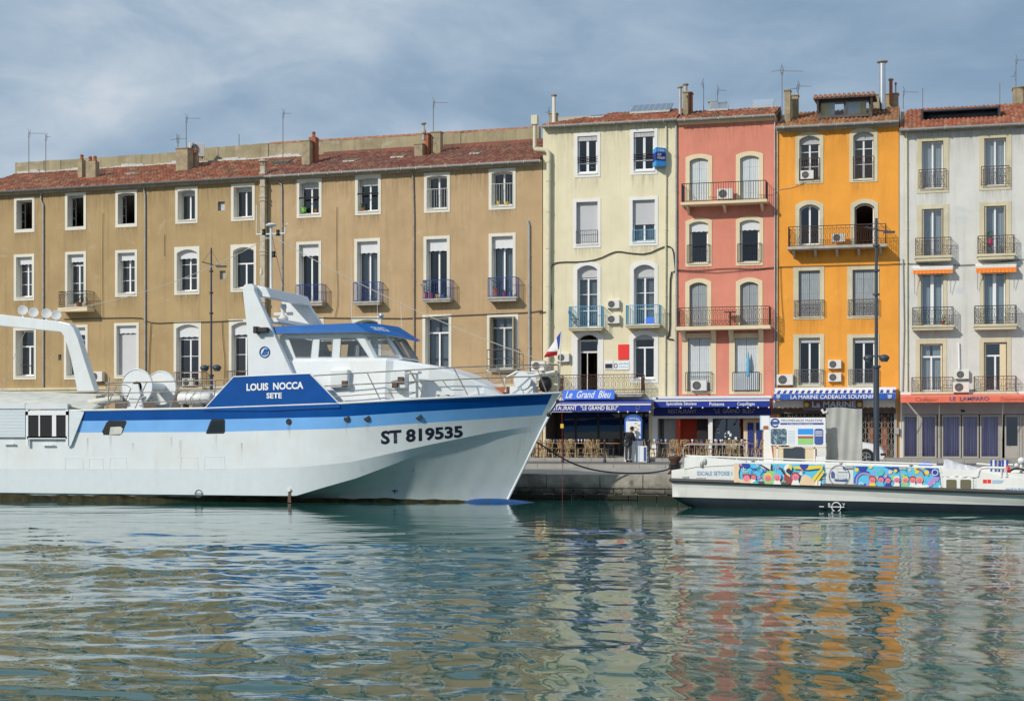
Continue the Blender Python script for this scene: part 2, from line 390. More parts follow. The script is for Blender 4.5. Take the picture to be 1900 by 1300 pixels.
def drip_mat(name, col, amt, sx=9.0):
    m = D.materials.new(name); m.use_nodes = True; MATS[name] = m; t = NT(m.node_tree); b = m.node_tree.nodes['Principled BSDF']
    b.inputs['Roughness'].default_value = 0.9; b.inputs['Base Color'].default_value = (*col, 1)
    uv = t.node('ShaderNodeUVMap', uv_map='drip').outputs[0]; s_ = t.node('ShaderNodeSeparateXYZ'); t.put(s_.inputs[0], uv)
    ob = t.node('ShaderNodeTexCoord').outputs['Object']
    n = t.noise(t.vmath('MULTIPLY', ob, (sx, sx, .7)), 1.0, 5.0, .6)
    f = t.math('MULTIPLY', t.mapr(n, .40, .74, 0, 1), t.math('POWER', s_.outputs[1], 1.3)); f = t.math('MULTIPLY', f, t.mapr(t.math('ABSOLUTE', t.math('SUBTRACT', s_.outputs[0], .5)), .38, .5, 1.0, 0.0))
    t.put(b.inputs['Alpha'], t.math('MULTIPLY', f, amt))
drip_mat('grime', (0.08, 0.06, 0.04), .42); drip_mat('grime_light', (0.15, 0.12, 0.08), .34); drip_mat('rust_drip', (0.30, 0.14, 0.05), .42, 12.0)
def drips(name, m, quads, parent):
    """quads: (top-left, top-right, bottom-right, bottom-left)"""
    for q_ in quads:
        me = D.meshes.new(name); me.from_pydata([tuple(p) for p in q_], [], [(0, 1, 2, 3)]); ul = me.uv_layers.new(name='drip')
        for k, uv in enumerate(((0, 1), (1, 1), (1, 0), (0, 0))): ul.data[k].uv = uv
        me.materials.append(MATS[m]); link(D.objects.new(name, me), parent)
def tile_mat(name, cols, pw=0.22, pr=0.36):
    m = D.materials.new(name); m.use_nodes = True; MATS[name] = m
    t = NT(m.node_tree); b = m.node_tree.nodes['Principled BSDF']; b.inputs['Roughness'].default_value = 0.9; b.inputs['Specular IOR Level'].default_value = 0.2
    uv = t.node('ShaderNodeUVMap', uv_map='tiles').outputs[0]
    fl = t.vmath('FLOOR', uv); wn = t.node('ShaderNodeTexWhiteNoise', noise_dimensions='2D'); t.put(wn.inputs['Vector'], fl)
    c = t.ramp(wn.outputs['Value'], [(i/(len(cols)-1), k) for i, k in enumerate(cols)])
    ob = t.node('ShaderNodeTexCoord').outputs['Object']
    n = t.noise(ob, 1.1, 7.0, 0.65); c = t.mix(t.mapr(n, 0.46, 0.66, 0.0, 0.70), c, (0.12, 0.085, 0.06))
    n = t.noise(ob, 9.0, 4.0, 0.7); c = t.mix(t.mapr(n, 0.55, 0.68, 0.0, 0.65), c, (0.46, 0.37, 0.25))
    t.put(b.inputs['Base Color'], c)
tile_mat('tiles_red', [(0.30, 0.09, 0.055), (0.40, 0.13, 0.075), (0.17, 0.06, 0.045), (0.44, 0.20, 0.11), (0.34, 0.10, 0.06), (0.46, 0.30, 0.19)])
tile_mat('tiles_mauve', [(0.25, 0.075, 0.06), (0.30, 0.12, 0.085), (0.18, 0.06, 0.055), (0.36, 0.19, 0.12), (0.22, 0.05, 0.05), (0.34, 0.22, 0.15)])
tile_mat('tiles_brown', [(0.34, 0.13, 0.06), (0.42, 0.20, 0.09), (0.24, 0.10, 0.06), (0.48, 0.27, 0.13), (0.36, 0.11, 0.05), (0.44, 0.30, 0.16)])
tile_mat('tiles_bright', [(0.36, 0.09, 0.05), (0.42, 0.13, 0.07), (0.24, 0.07, 0.05), (0.45, 0.18, 0.10), (0.38, 0.10, 0.055), (0.42, 0.26, 0.16)])

def stone_wall_mat(name):
    m = D.materials.new(name); m.use_nodes = True; MATS[name] = m
    t = NT(m.node_tree); b = m.node_tree.nodes['Principled BSDF']; b.inputs['Roughness'].default_value = 0.9
    ob = t.node('ShaderNodeTexCoord').outputs['Object']
    n = t.noise(ob, 1.3, 7.0, 0.65); c = t.ramp(n, [(0.3, (0.17, 0.155, 0.13)), (0.5, (0.33, 0.30, 0.25)), (0.7, (0.46, 0.43, 0.37))])
    z = t.node('ShaderNodeSeparateXYZ'); t.put(z.inputs[0], ob)
    wet = t.math('ADD', z.outputs[2], t.math('MULTIPLY', t.noise(ob, 2.2, 5.0, 0.7), 0.75))
    c = t.mix(t.mapr(wet, 0.55, 1.05, 1.0, 0.0), c, (0.022, 0.022, 0.013))
    t.put(b.inputs['Base Color'], c)
    bu = t.node('ShaderNodeBump', i_Strength=0.8, i_Distance=0.05); t.put(bu.inputs['Height'], t.noise(ob, 4.0, 7.0, 0.7)); t.put(b.inputs['Normal'], bu.outputs[0])
stone_wall_mat('quay_stone')
# ---------------------------------------------------------------- ground, quay, water
QY = 58.5
land = MB(); land.add([(-1500, QY+0.5, 0.9), (1500, QY+0.5, 0.9), (1500, 4000, 0.9), (-1500, 4000, 0.9)], [(0, 1, 2, 3)])
tag(land.build('ground', 'earth'), kind='structure')
X0, X1 = -70.0, 60.0
q = MB()
q.prism([(QY, -3.0), (QY, 0.40), (QY+0.06, 0.42), (QY+0.06, 0.99), (68.3, 1.03), (68.3, -3.0)], X0, X1, 0, plane='yz')
tag(q.build('quay_apron', 'concrete_quay'), kind='structure')
# quay face: big coping stones over a rough lower course, every stone a little different
rs = random.Random(3); st = MB(); x = X0
while x < X1:
    w_ = rs.uniform(1.1, 2.3); o = rs.uniform(0, 0.035); st.box(x+0.012, x+w_-0.012, QY-0.06-o, QY+0.3, 0.46, 1.0+rs.uniform(-0.01, 0.012)); x += w_
for k, (za, zb) in enumerate([(-0.35, -0.02), (0.0, 0.22), (0.235, 0.445)]):
    x = X0
    while x < X1:
        w_ = rs.uniform(0.35, 1.2); o = rs.uniform(0.02, 0.14); st.box(x+0.015, x+w_-0.015, QY-o, QY+0.3, za+rs.uniform(-.02, .02), zb-rs.uniform(0, .03)); x += w_
tag(st.build('quay_wall', 'quay_stone', bevel=0.02), kind='structure')
rd = MB(); rd.prism([(68.32, 1.17), (74.5, 1.215), (74.5, 0.5), (68.32, 0.5)], X0, X1, 0, plane='yz')
tag(rd.build('road', 'asphalt'), kind='structure')
kb = MB(); x = X0
while x < X1:
    kb.box(x+0.005, x+1.195, 68.1, 68.35, 0.9, 1.205); kb.box(x+0.005, x+1.195, 74.45, 74.75, 0.9, 1.39); x += 1.2
tag(kb.build('kerb', 'kerb', bevel=0.012), kind='structure')
pv = MB(); pv.box(X0, X1, 74.75, 90.0, 0.92, 1.385)
tag(pv.build('pavement', 'concrete_quay'), kind='structure')

def water():
    rw = random.Random(11)
    waves = []
    for i in range(54):
        L = 0.28*(1.075**i)*rw.uniform(0.93, 1.07)
        if L > 7: break
        th = rw.gauss(R(88), R(38)) if i % 3 else rw.uniform(0, 2*math.pi)
        k = 2*math.pi/L; sl_ = 0.0102 if L < 0.6 else (0.0118 if L < 1.8 else 0.0086)
        waves.append((k*math.cos(th), k*math.sin(th), sl_/k, rw.uniform(0, 6.28)))
    import numpy as np
    rows = []
    y = 6.0
    while y < 70: rows.append(y); y *= 1.0038
    rows = np.array(rows); nc = 760
    T = np.linspace(-0.86, 0.32, nc)
    Y, U = np.meshgrid(rows, T, indexing='ij'); X = U*(Y+6)
    H = np.zeros_like(X)
    Xw = X+0.35*np.sin(0.31*Y+0.23*X+1.0)+0.22*np.sin(0.9*X-0.5*Y); Yw = Y+0.35*np.sin(0.37*X+0.6)+0.2*np.sin(0.8*Y+0.6*X)
    for kx, ky, a, ph in waves: H += a*np.sin(kx*Xw+ky*Yw+ph)
    gust = 0.80+0.30*np.sin(0.17*X+0.5)*np.sin(0.13*Y+1.1)+0.16*np.sin(0.45*X+0.31*Y)
    lee = 1.0-0.80*np.clip((Y-30)/18, 0, 1)*np.clip((-X-1)/7, 0, 1)
    far = 1.0-0.25*np.clip((Y-30)/26, 0, 1)
    H *= gust*lee*far
    edge = np.clip((Y-6)/2, 0, 1)*np.clip((70-Y)/2, 0, 1)*np.clip((U+0.86)/0.02, 0, 1)*np.clip((0.32-U)/0.02, 0, 1)
    H = H*edge-0.04*(1-edge)
    nr = len(rows); co = np.stack([X, Y, H], -1).reshape(-1, 3)
    me = D.meshes.new('water'); me.vertices.add(nr*nc); me.vertices.foreach_set('co', co.ravel())
    i = np.arange(nr-1)[:, None]*nc+np.arange(nc-1)[None, :]
    fa = np.stack([i, i+1, i+nc+1, i+nc], -1).reshape(-1, 4)
    me.loops.add(fa.size); me.loops.foreach_set('vertex_index', fa.ravel())
    me.polygons.add(len(fa)); me.polygons.foreach_set('loop_start', np.arange(len(fa))*4)
    me.polygons.foreach_set('loop_total', np.full(len(fa), 4)); me.polygons.foreach_set('use_smooth', np.ones(len(fa), bool))
    me.update(calc_edges=True)
    m = D.materials.new('water'); m.use_nodes = True; t = NT(m.node_tree); b = m.node_tree.nodes['Principled BSDF']
    b.inputs['Base Color'].default_value = (0.008, 0.075, 0.062, 1); b.inputs['Roughness'].default_value = 0.015
    b.inputs['IOR'].default_value = 1.33; b.inputs['Specular IOR Level'].default_value = 0.42; b.inputs['Specular Tint'].default_value = (0.86, 1.0, 0.95, 1)
    c = t.node('ShaderNodeTexCoord').outputs['Object']
    bu = t.node('ShaderNodeBump', i_Strength=0.12, i_Distance=0.012)
    t.put(bu.inputs['Height'], t.noise(t.vmath('MULTIPLY', c, (1.0, 1.9, 1)), 5.5, 3.0, 0.5)); t.put(b.inputs['Normal'], bu.outputs[0])
    me.materials.append(m)
    o = D.objects.new('water', me); link(o); tag(o, kind='structure')
    bed = MB(); bed.add([(-1500, -500, -0.10), (1500, -500, -0.10), (1500, QY+0.4, -0.10), (-1500, QY+0.4, -0.10)], [(0, 1, 2, 3)])
    me2 = bed.build('water', m); tag(me2, kind='structure')
water()

# ---------------------------------------------------------------- building kit
FB = Frame(0, 80.0, 0.0)
_j = FB.world(FB.s(1007))
FA = Frame(_j.x, _j.y, R(-2.8))

def arch_contour(s0, s1, z0, z1, rise, n=10):
    """closed outline, ccw seen from the water; z1 is the crown of the arch"""
    pts = [(s0, z0), (s1, z0), (s1, z1-rise)]
    if rise > 0.01:
        w2 = (s1-s0)/2; r = (w2*w2+rise*rise)/(2*rise); cz = z1-r; cxx = (s0+s1)/2; a = math.asin(min(1, w2/r))
        for i in range(1, n): th = a-2*a*i/n; pts.append((cxx+r*math.sin(th), cz+r*math.cos(th)))
    pts.append((s0, z1-rise)); return pts
def inset_contour(s0, s1, z0, z1, rise, k): return arch_contour(s0+k, s1-k, z0+k, z1-k, rise*(1-1.2*k/(s1-s0)) if rise > .01 else 0)
def ring(mb, outer, inner, y0, y1, mi=0):
    """frame between two same-length outlines, from y0 (front) to y1 (back)"""
    n = len(outer)
    vs = [(a, y0, b) for a, b in outer]+[(a, y0, b) for a, b in inner]+[(a, y1, b) for a, b in outer]+[(a, y1, b) for a, b in inner]
    fs = []
    for i in range(n):
        j = (i+1) % n
        fs += [(i, j, n+j, n+i), (2*n+i, 2*n+j, j, i), (n+i, n+j, 3*n+j, 3*n+i)]
    mb.add(vs, fs, mi)

class Building:
    def __init__(s, name, label, cat, F, xa, xb, eave, wall, depth=11.0, zb=1.2, group=None):
        s.F = F; s.s0 = F.s(xa); s.s1 = F.s(xb); s.wall = wall; s.depth = depth
        s.ze = F.z((eave[0]), eave[1]); s.zb = zb; s.holes = []; s.stain = []
        s.org = s.s0; w_ = F.world(s.s0)
        s.root = thing(name, (w_.x, w_.y, 0), F.phi, label, cat, group); s.loc = s.root.location
    # local x measured from the building's own left corner
    def s_(s, px, d=0.0): return s.F.s(px, d)-s.org
    def z_(s, px, py, d=0.0): return s.F.z(px, py, d)
    def p_(s, px, py, d=0.0): v = s.F.p(px, py, d); v.x -= s.org; return v
    def wpt(s, px, py, d=0.0):
        a, t = s.F.st(px, d); v = s.F.world(a, d, CAMZ+(HOR-py)/FPX*t); return v
    def hole(s, x0, x1, y0, y1):
        xm = (x0+x1)/2; s.holes.append([(s.s_(x0), s.z_(xm, y1)), (s.s_(x1), s.z_(xm, y1)), (s.s_(x1), s.z_(xm, y0)), (s.s_(x0), s.z_(xm, y0))])
    def finish(s, cornice=None, side=True):
        L = s.s1-s.s0; outer = [(0, s.zb), (L, s.zb), (L, s.ze), (0, s.ze)]
        loops = [[Vector((a, b, 0)) for a, b in outer]]+[[Vector((a, b, 0)) for a, b in reversed(h)] for h in s.holes]
        tri = tessellate_polygon(loops); pts = [p for l in loops for p in l]
        m = MB(); m.add([(p.x, 0, p.y) for p in pts], [tuple(t) for t in tri])
        dp = s.depth
        m.add([(0, 0, s.zb), (0, dp, s.zb), (0, dp, s.ze), (0, 0, s.ze)], [(0, 1, 2, 3)])
        m.add([(L, 0, s.zb), (L, dp, s.zb), (L, dp, s.ze), (L, 0, s.ze)], [(0, 1, 2, 3)])
        m.add([(0, dp, s.zb), (L, dp, s.zb), (L, dp, s.ze), (0, dp, s.ze)], [(0, 1, 2, 3)])
        m.build('wall', s.wall, s.root)
        rr = random.Random(int(s.ze*100)); qs = []
        for a, b, z, h in s.stain:
            h *= rr.uniform(.7, 1.5); qs.append([(a-.15, -.004, z-.002), (b+.15, -.004, z-.002), (b+.15, -.004, z-h), (a-.15, -.004, z-h)])
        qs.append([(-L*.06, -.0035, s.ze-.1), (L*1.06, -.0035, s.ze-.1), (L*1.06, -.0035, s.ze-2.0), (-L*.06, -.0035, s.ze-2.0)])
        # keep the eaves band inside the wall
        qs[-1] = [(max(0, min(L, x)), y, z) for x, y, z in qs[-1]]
        n = 0
        for k in range(n): x_ = L*rr.random()*.9; w__ = rr.uniform(.5, 1.4); zt_ = s.ze-rr.uniform(.2, 9); h = rr.uniform(1.2, 3.5); qs.append([(x_, -.0045, zt_), (min(L, x_+w__), -.0045, zt_), (min(L, x_+w__), -.0045, zt_-h), (x_, -.0045, zt_-h)])
        drips('rain_stain', 'grime_light' if s.wall in ('yellow_plaster', 'grey_plaster', 'orange_plaster', 'red_plaster') else 'grime', qs, s.root)
        # inner floors keep the rooms dark and separate
        f = MB(); z = s.ze-0.35
        f.add([(0.05, 0.4, z), (L-.05, 0.4, z), (L-.05, dp-.05, z), (0.05, dp-.05, z)], [(0, 1, 2, 3)])
        n = 1
        while z-3.45*n > 2: f.add([(0.05, .4, z-3.45*n), (L-.05, .4, z-3.45*n), (L-.05, dp-.05, z-3.45*n), (0.05, dp-.05, z-3.45*n)], [(0, 1, 2, 3)]); n += 1
        f.build('floor_slab', 'shop_grey', s.root)
    def roof(s, mname, depth, rise, over=0.42, li=0.0, ri=0.0, xa=None, xb=None, zoff=0.0, gutter='zinc', cornice='stone_surround', name='roof', extra=0.0, back=True):
        a = 0.0 if xa is None else xa; b = (s.s1-s.s0) if xb is None else xb
        pw, pr = 0.22, 0.36
        nrow = int(math.hypot(depth+over, rise)/pr); y0 = -over; sl_ = rise/depth
        z0 = s.ze+zoff-over*sl_+0.10; me_v = []; me_f = []; uv = []
        ncol = int((b-a)/pw*6); rr = random.Random(int(abs(a)*97)+nrow)
        def hgt(x, i): return 0.085*abs(math.sin(math.pi*x/pw))+0.012*math.sin(x*1.7+i*0.9)
        for i in range(nrow):
            r0 = i/nrow; r1 = (i+1)/nrow
            base = len(me_v); jit = [rr.uniform(-0.012, 0.012) for _ in range(int((b-a)/pw)+3)]
            for r_, lift in ((r0, 0.035), (r1+0.15/nrow, -0.006)):
                xa_, xb_ = a+li*r0, b-ri*r0
                for k in range(ncol+1):
                    x_ = xa_+(xb_-xa_)*k/ncol
                    me_v.append((x_, y0+(depth+over)*min(r_, 1.0)-(jit[int((x_-a)/pw)] if i == 0 else 0), z0+(depth+over)*sl_*min(r_, 1.0)+lift+hgt(x_, i)+jit[int((x_-a)/pw)]))
            if True:
                for k in range(ncol): me_v.append((me_v[base+k][0], me_v[base+k][1]+0.002, me_v[base+k][2]-0.04 if i else z0-0.02))
                me_v.append((me_v[base+ncol][0], me_v[base+ncol][1]+0.002, z0-0.02))
            n1_ = ncol+1
            for k in range(ncol):
                xm = (me_v[base+k][0]+me_v[base+k+1][0])/2
                me_f.append((base+k, base+k+1, base+n1_+k+1, base+n1_+k)); uv.append((math.floor(xm/pw)+.5+i*0.0, i+.5))
                me_f.append((base+2*n1_+k, base+2*n1_+k+1, base+k+1, base+k)); uv.append((math.floor(xm/pw)+.5, i+.5))
        me = D.meshes.new(name); me.from_pydata(me_v, [], me_f); me.materials.append(MATS[mname])
        ul = me.uv_layers.new(name='tiles'); k = 0
        for pi, p in enumerate(me.polygons):
            for li_ in p.loop_indices: ul.data[li_].uv = uv[pi]
        o = D.objects.new(name, me); link(o, s.root)
        u = MB(); zr = z0+(depth+over)*sl_
        u.prism([(y0+0.05, z0-0.035), (depth, zr-0.035), (depth, zr-0.12), (y0+0.05, z0-0.12)], a+.01, b-.01, 0, plane='yz')
        if back: u.prism([(depth, zr-0.04), (s.depth+.3, z0+.1), (depth, z0-.2)], a+.02, b-.02, 0, plane='yz')
        u.build('roof_deck', 'wood_board', s.root)
        if cornice:
            c = MB(); e = s.ze
            for (dd, za, zb_) in ((0.08, -0.26, -0.17), (0.16, -0.17, -0.10), (0.26, -0.10, -0.02)): c.box(a, b, -dd, -0.003, e+za, e+zb_)
            c.build('cornice', cornice, s.root)
        if gutter:
            g = MB(); pr_ = [(-0.05+0.0, 0.02)]+[(-0.10-0.075*math.cos(math.pi*t/6)+0.075, -0.075*math.sin(math.pi*t/6)) for t in range(7)]
            yy = -over-0.03; zz_ = z0-0.02
            g.prism([(yy+0.02, zz_+.01), (yy-0.12, zz_+.01), (yy-0.11, zz_-0.05), (yy-0.06, zz_-0.10), (yy-0.01, zz_-0.09), (yy+0.02, zz_-.04)], a, b, 0, plane='yz')
            x = a+.4
            while x < b: g.box(x, x+.03, yy-.125, yy+.02, zz_-.115, zz_+.015); x += .9
            g.build('gutter', gutter, s.root)
        s.rz = (z0, sl_, over); return o
    def on_roof(s, px, py_base, yb):
        """local point on the roof surface at depth yb behind the wall, seen at px"""
        a = s.s_(px, -yb); z0, sl_, over = s.rz; return Vector((a, yb, z0+(yb+over)*sl_))
    # ---- windows
    def window(s, x0, x1, y0, y1, kind='case', bord=(.17, .17, .17, .20), rise=0.0, sur='white_surround', rd=0.34, outarch=False, rows=(), pel=0.0, roller=0.0, curtain=None, sill=True, frame='pvc', leaf=2, trans=None, shut='shutter_grey', label=None, openleaf=False, fw=0.055, pane='pane', mull=0.09):
        xm = (x0+x1)/2; S0, S1 = s.s_(x0), s.s_(x1); Z0, Z1 = s.z_(xm, y1), s.z_(xm, y0)
        bl, br, bt, bb = bord; i0, i1, k0, k1 = S0+bl, S1-br, Z0+bb, Z1-bt
        inner = arch_contour(i0, i1, k0, k1, rise); n = len(inner)
        if outarch: outer = arch_contour(S0, S1, Z0, Z1, rise*1.12)
        elif rise > .01:
            outer = [(S0, Z0), (S1, Z0), (S1, Z1-.001)]+[(min(S1, max(S0, S0+(S1-S0)*(a-i0)/(i1-i0))), Z1) for a, b in inner[3:-1]]+[(S0, Z1-.001)]
        else: outer = arch_contour(S0, S1, Z0, Z1, 0)
        hol = [(a, b) for a, b in inner]
        e = 0.02; cx_, cz_ = (i0+i1)/2, (k0+k1)/2
        s.holes.append([(a+(e if a > cx_ else -e), b+(e if b > cz_ else -e)) for a, b in hol])
        mb = MB(); ring(mb, outer, inner, -0.028, 0.0)
        # splayed reveal
        vs = [(a, -0.028, b) for a, b in inner]+[(a, rd, b) for a, b in inner]
        mb.add(vs, [(i, (i+1) % n, (i+1) % n+n, i+n) for i in range(n)])
        if sill: mb.box(i0-.02, i1+.02, -0.07, rd, k0-0.05, k0+0.012)
        w_ = mb.build('window', sur, s.root)
        if label: w_['label'] = label
        s.stain.append((i0-.05, i1+.05, Z0, .9))
        zt = k1
        if kind in ('case', 'open'):
            fr = MB(); yb = rd-.06
            g = 0.02; A0, A1, B0 = i0+g, i1-g, k0+.015; top = k1-(0.02)
            o_ = arch_contour(A0, A1, B0, top, rise); in_ = arch_contour(A0+fw, A1-fw, B0+fw, top-fw, rise*.9); ring(fr, o_, in_, yb, yb+.05)
            zt2 = top
            if trans:
                zt2 = B0+(top-B0)*trans; fr.box(A0+fw, A1-fw, yb-.012, yb+.045, zt2-.04, zt2+.04)
            if kind == 'case':
                zc = zt2 if trans else top-rise*0.05-.02
                if leaf == 2: fr.box((A0+A1)/2-mull/2, (A0+A1)/2+mull/2, yb-.018, yb+.045, B0+.02, zc)
                for f in rows:
                    zr = B0+(zt2-B0)*f; fr.box(A0+fw*.5, A1-fw*.5, yb-.006, yb+.04, zr-.016, zr+.016)
                fr.box(A0, A1, yb-.014, yb+.045, B0, B0+.11)
            fr.build('casement', frame, w_)
            pn = MB(); tri = [tuple(t) for t in tessellate_polygon([[Vector((a, b, 0)) for a, b in in_]])]
            if kind == 'case':
                pn.add([(a, yb+.022, b) for a, b in in_], tri); pn.build('pane', pane, w_)
            else:
                # one leaf swung inwards
                lf = MB(); h = top-rise-.05-B0
                lf.box(A0+.02, A0+.06, yb+.0, yb+.45, B0, B0+.06); lf.box(A0+.02, A0+.06, yb, yb+.45, B0+h-.06, B0+h); lf.box(A0+.02, A0+.06, yb, yb+.05, B0, B0+h); lf.box(A0+.02, A0+.06, yb+.40, yb+.45, B0, B0+h)
                for f in (.33, .66): lf.box(A0+.025, A0+.055, yb, yb+.45, B0+h*f-.015, B0+h*f+.015)
                lf.build('casement', 'old_frame', w_)
            if curtain:
                cu = MB(); hh = zt-rise
                for (f0, f1) in ((0.04, .44), (.56, .96)):
                    N = 10; xs = [A0+(A1-A0)*(f0+(f1-f0)*k/N) for k in range(N+1)]
                    vs = []
                    for k, x_ in enumerate(xs): vs += [(x_, yb+.16+.03*(k % 2), B0+.1), (x_, yb+.16+.03*(k % 2), hh)]
                    cu.add(vs, [(2*k, 2*k+2, 2*k+3, 2*k+1) for k in range(N)])
                cu.build('curtain', curtain, w_)
        elif kind == 'shutter':
            mid = (i0+i1)/2; yb = rd*0.55
            for a0, a1 in ((i0+.01, mid-.008), (mid+.008, i1-.01)):
                sh = MB(); N = 5; st_ = (a1-a0)/N
                for k in range(N):
                    xa_, xb_ = a0+k*st_+.004, a0+(k+1)*st_-.004
                    def top_at(x):
                        if rise < .01: return k1
                        w2 = (i1-i0)/2; r = (w2*w2+rise*rise)/(2*rise); return k1-r+math.sqrt(max(0, r*r-(x-(i0+i1)/2)**2))
                    ta, tb = top_at(xa_)-.01, top_at(xb_)-.01
                    sh.hexa([(xa_, yb, k0+.02), (xb_, yb, k0+.02), (xb_, yb, tb), (xa_, yb, ta)], [(xa_, yb+.035, k0+.02), (xb_, yb+.035, k0+.02), (xb_, yb+.035, tb), (xa_, yb+.035, ta)])
                for f in (.2, .52, .82): z_ = k0+(k1-rise-k0)*f; sh.box(a0, a1, yb-.012, yb-.001, z_-.02, z_+.02)
                sh.build('shutter', shut, w_)
        if roller > 0:
            ro = MB(); zb_ = k1-(k1-k0)*roller; yb = rd-.12; z_ = k1-.005; 
            while z_ > zb_+.01:
                ro.add([(i0+.01, yb, z_), (i1-.01, yb, z_), (i1-.01, yb-.012, z_-.03), (i0+.01, yb-.012, z_-.03), (i1-.01, yb, z_-.055), (i0+.01, yb, z_-.055)], [(0, 1, 2, 3), (3, 2, 4, 5)]); z_ -= .055
            ro.box(i0+.01, i1-.01, yb-.02, yb+.01, z_-.03, z_+.005)
            ro.build('roller_shutter', 'roller', w_)
        if pel > 0:
            pe = MB(); N = 24; yb = rd*0.42; zlow = k1-pel
            def top_at(x):
                if rise < .01: return k1-.005
                w2 = (i1-i0)/2; r = (w2*w2+rise*rise)/(2*rise); return k1-r+math.sqrt(max(0, r*r-(x-(i0+i1)/2)**2))-.005
            fr_, bk = [], []
            for k in range(N+1):
                x_ = i0+.01+(i1-i0-.02)*k/N; zz_ = zlow-.035*abs(math.sin(math.pi*4*k/N))-(.02 if k in (0, N) else 0)
                fr_ += [(x_, yb, top_at(x_)), (x_, yb, zz_)]; bk += [(x_, yb+.03, top_at(x_)), (x_, yb+.03, zz_)]
            M = len(fr_)
            pe.add(fr_+bk, [(2*k, 2*k+1, 2*k+3, 2*k+2) for k in range(N)]+[(M+2*k, M+2*k+2, M+2*k+3, M+2*k+1) for k in range(N)]+[(2*k+1, M+2*k+1, M+2*k+3, 2*k+3) for k in range(N)])
            pe.build('pelmet', 'pelmet_white', w_)
        return w_, (i0, i1, k0, k1, rd)
    def guard(s, info, ytop=None, h=0.95, iron='iron_dark', w_=None, style='bars', y=-0.045, z0=None, ext=0.0, step=0.12):
        i0, i1, k0, k1, rd = info; a, b = i0-ext, i1+ext; zb_ = k0+.06 if z0 is None else z0; zt = zb_+h
        g = MB(); railing_panel(g, (a, y), (b, y), zb_, zt, style, step)
        g.build('guard_rail', iron, w_ or s.root)
    def balcony(s, x0, x1, ytop, yfl, yslab, d=0.6, iron='iron_dark', slab='stone_surround', style='bars', slabover=0.06, brackets=0, step=0.12, mould=True, yl=None, name='balcony'):
        a, b = s.s_(x0, d), s.s_(x1, d); xm = (x0+x1)/2
        zt, zf, zs = s.z_(xm, ytop, d), s.z_(xm, yfl, d), s.z_(xm, yslab, d)
        m = MB(); o = slabover
        if mould:
            m.box(a-o, b+o, -d-o, -.002, zf-(zf-zs)*.45, zf); m.box(a-o+.05, b+o-.05, -d-o+.05, -.002, zs, zf-(zf-zs)*.45)
        else: m.box(a-o, b+o, -d-o, -.002, zs, zf)
        for k in range(brackets):
            x_ = a+.25+(b-a-.5)*k/max(1, brackets-1)
            m.prism([(-d+.05, zs), (-.002, zs), (-.002, zs-.38), (-.12, zs-.34), (-d+.1, zs-.1)], x_-.06, x_+.06, plane='yz')
        w_ = m.build(name, slab, s.root)
        g = MB(); railing_panel(g, (a, -d), (b, -d), zf+.05, zt, style, step); railing_panel(g, (a, -d), (a, -.01), zf+.05, zt, style, step); railing_panel(g, (b, -d), (b, -.01), zf+.05, zt, style, step)
        g.build('railing', iron, w_)
        return w_, (a, b, zf, zt, d)

def railing_panel(g, p, q_, zb_, zt, style, step=0.12):
    L = math.hypot(q_[0]-p[0], q_[1]-p[1]); n = max(2, round(L/step))
    f = lambda t, z: (p[0]+(q_[0]-p[0])*t, p[1]+(q_[1]-p[1])*t, z)
    g.tube([f(0, zt), f(1, zt)], .020, 4); g.tube([f(0, zb_), f(1, zb_)], .014, 4)
    for k in (0, 1): g.tube([f(k, zb_-.05), f(k, zt)], .018, 4)
    if style == 'two':
        g.tube([f(0, (zb_+zt)/2), f(1, (zb_+zt)/2)], .014, 4); return
    if style == 'ornate':
        zq = zt-.14; g.tube([f(0, zq), f(1, zq)], .010, 4); g.tube([f(0, zb_+.12), f(1, zb_+.12)], .010, 4)
    for k in range(1, n):
        t = k/n
        if style == 'ornate' and k % 2 == 0:
            g.tube([f(t, zb_), f(t, zt)], .010, 4)
        elif style == 'ornate':
            w = 0.45/n; z1, z2 = zb_+.12, zt-.14; zm = (z1+z2)/2; hh = (z2-z1)/2
            for sg in (1, -1):
                g.tube([f(t-w*.2*sg, z1), f(t+w*sg, z1+hh*.35), f(t, zm), f(t-w*sg, zm+hh*.5), f(t-w*.1*sg, z2)], .009, 4)
        elif style == 'belly': g.tube([f(t, zb_), f(t, zt)], .012, 4)
        else: g.tube([f(t, zb_), f(t, zt)], .011, 4)
def drainpipe(B, pts, r=.055, m='zinc', d=.07, name='drainpipe'):
    """pts in photo measure on the wall plane"""
    g = MB(); P = [B.p_(x, y, d) for x, y in pts]; g.tube(P, r, 8)
    for i in range(len(P)-1):
        L = (P[i+1]-P[i]).length; n = int(L/1.9)
        for k in range(1, n+1):
            c = P[i].lerp(P[i+1], k/(n+1)); t = (P[i+1]-P[i]).normalized()*.03; g.tube([c-t, c+t], r*1.28, 8)
    return g.build(name, m, B.root, smooth=True)
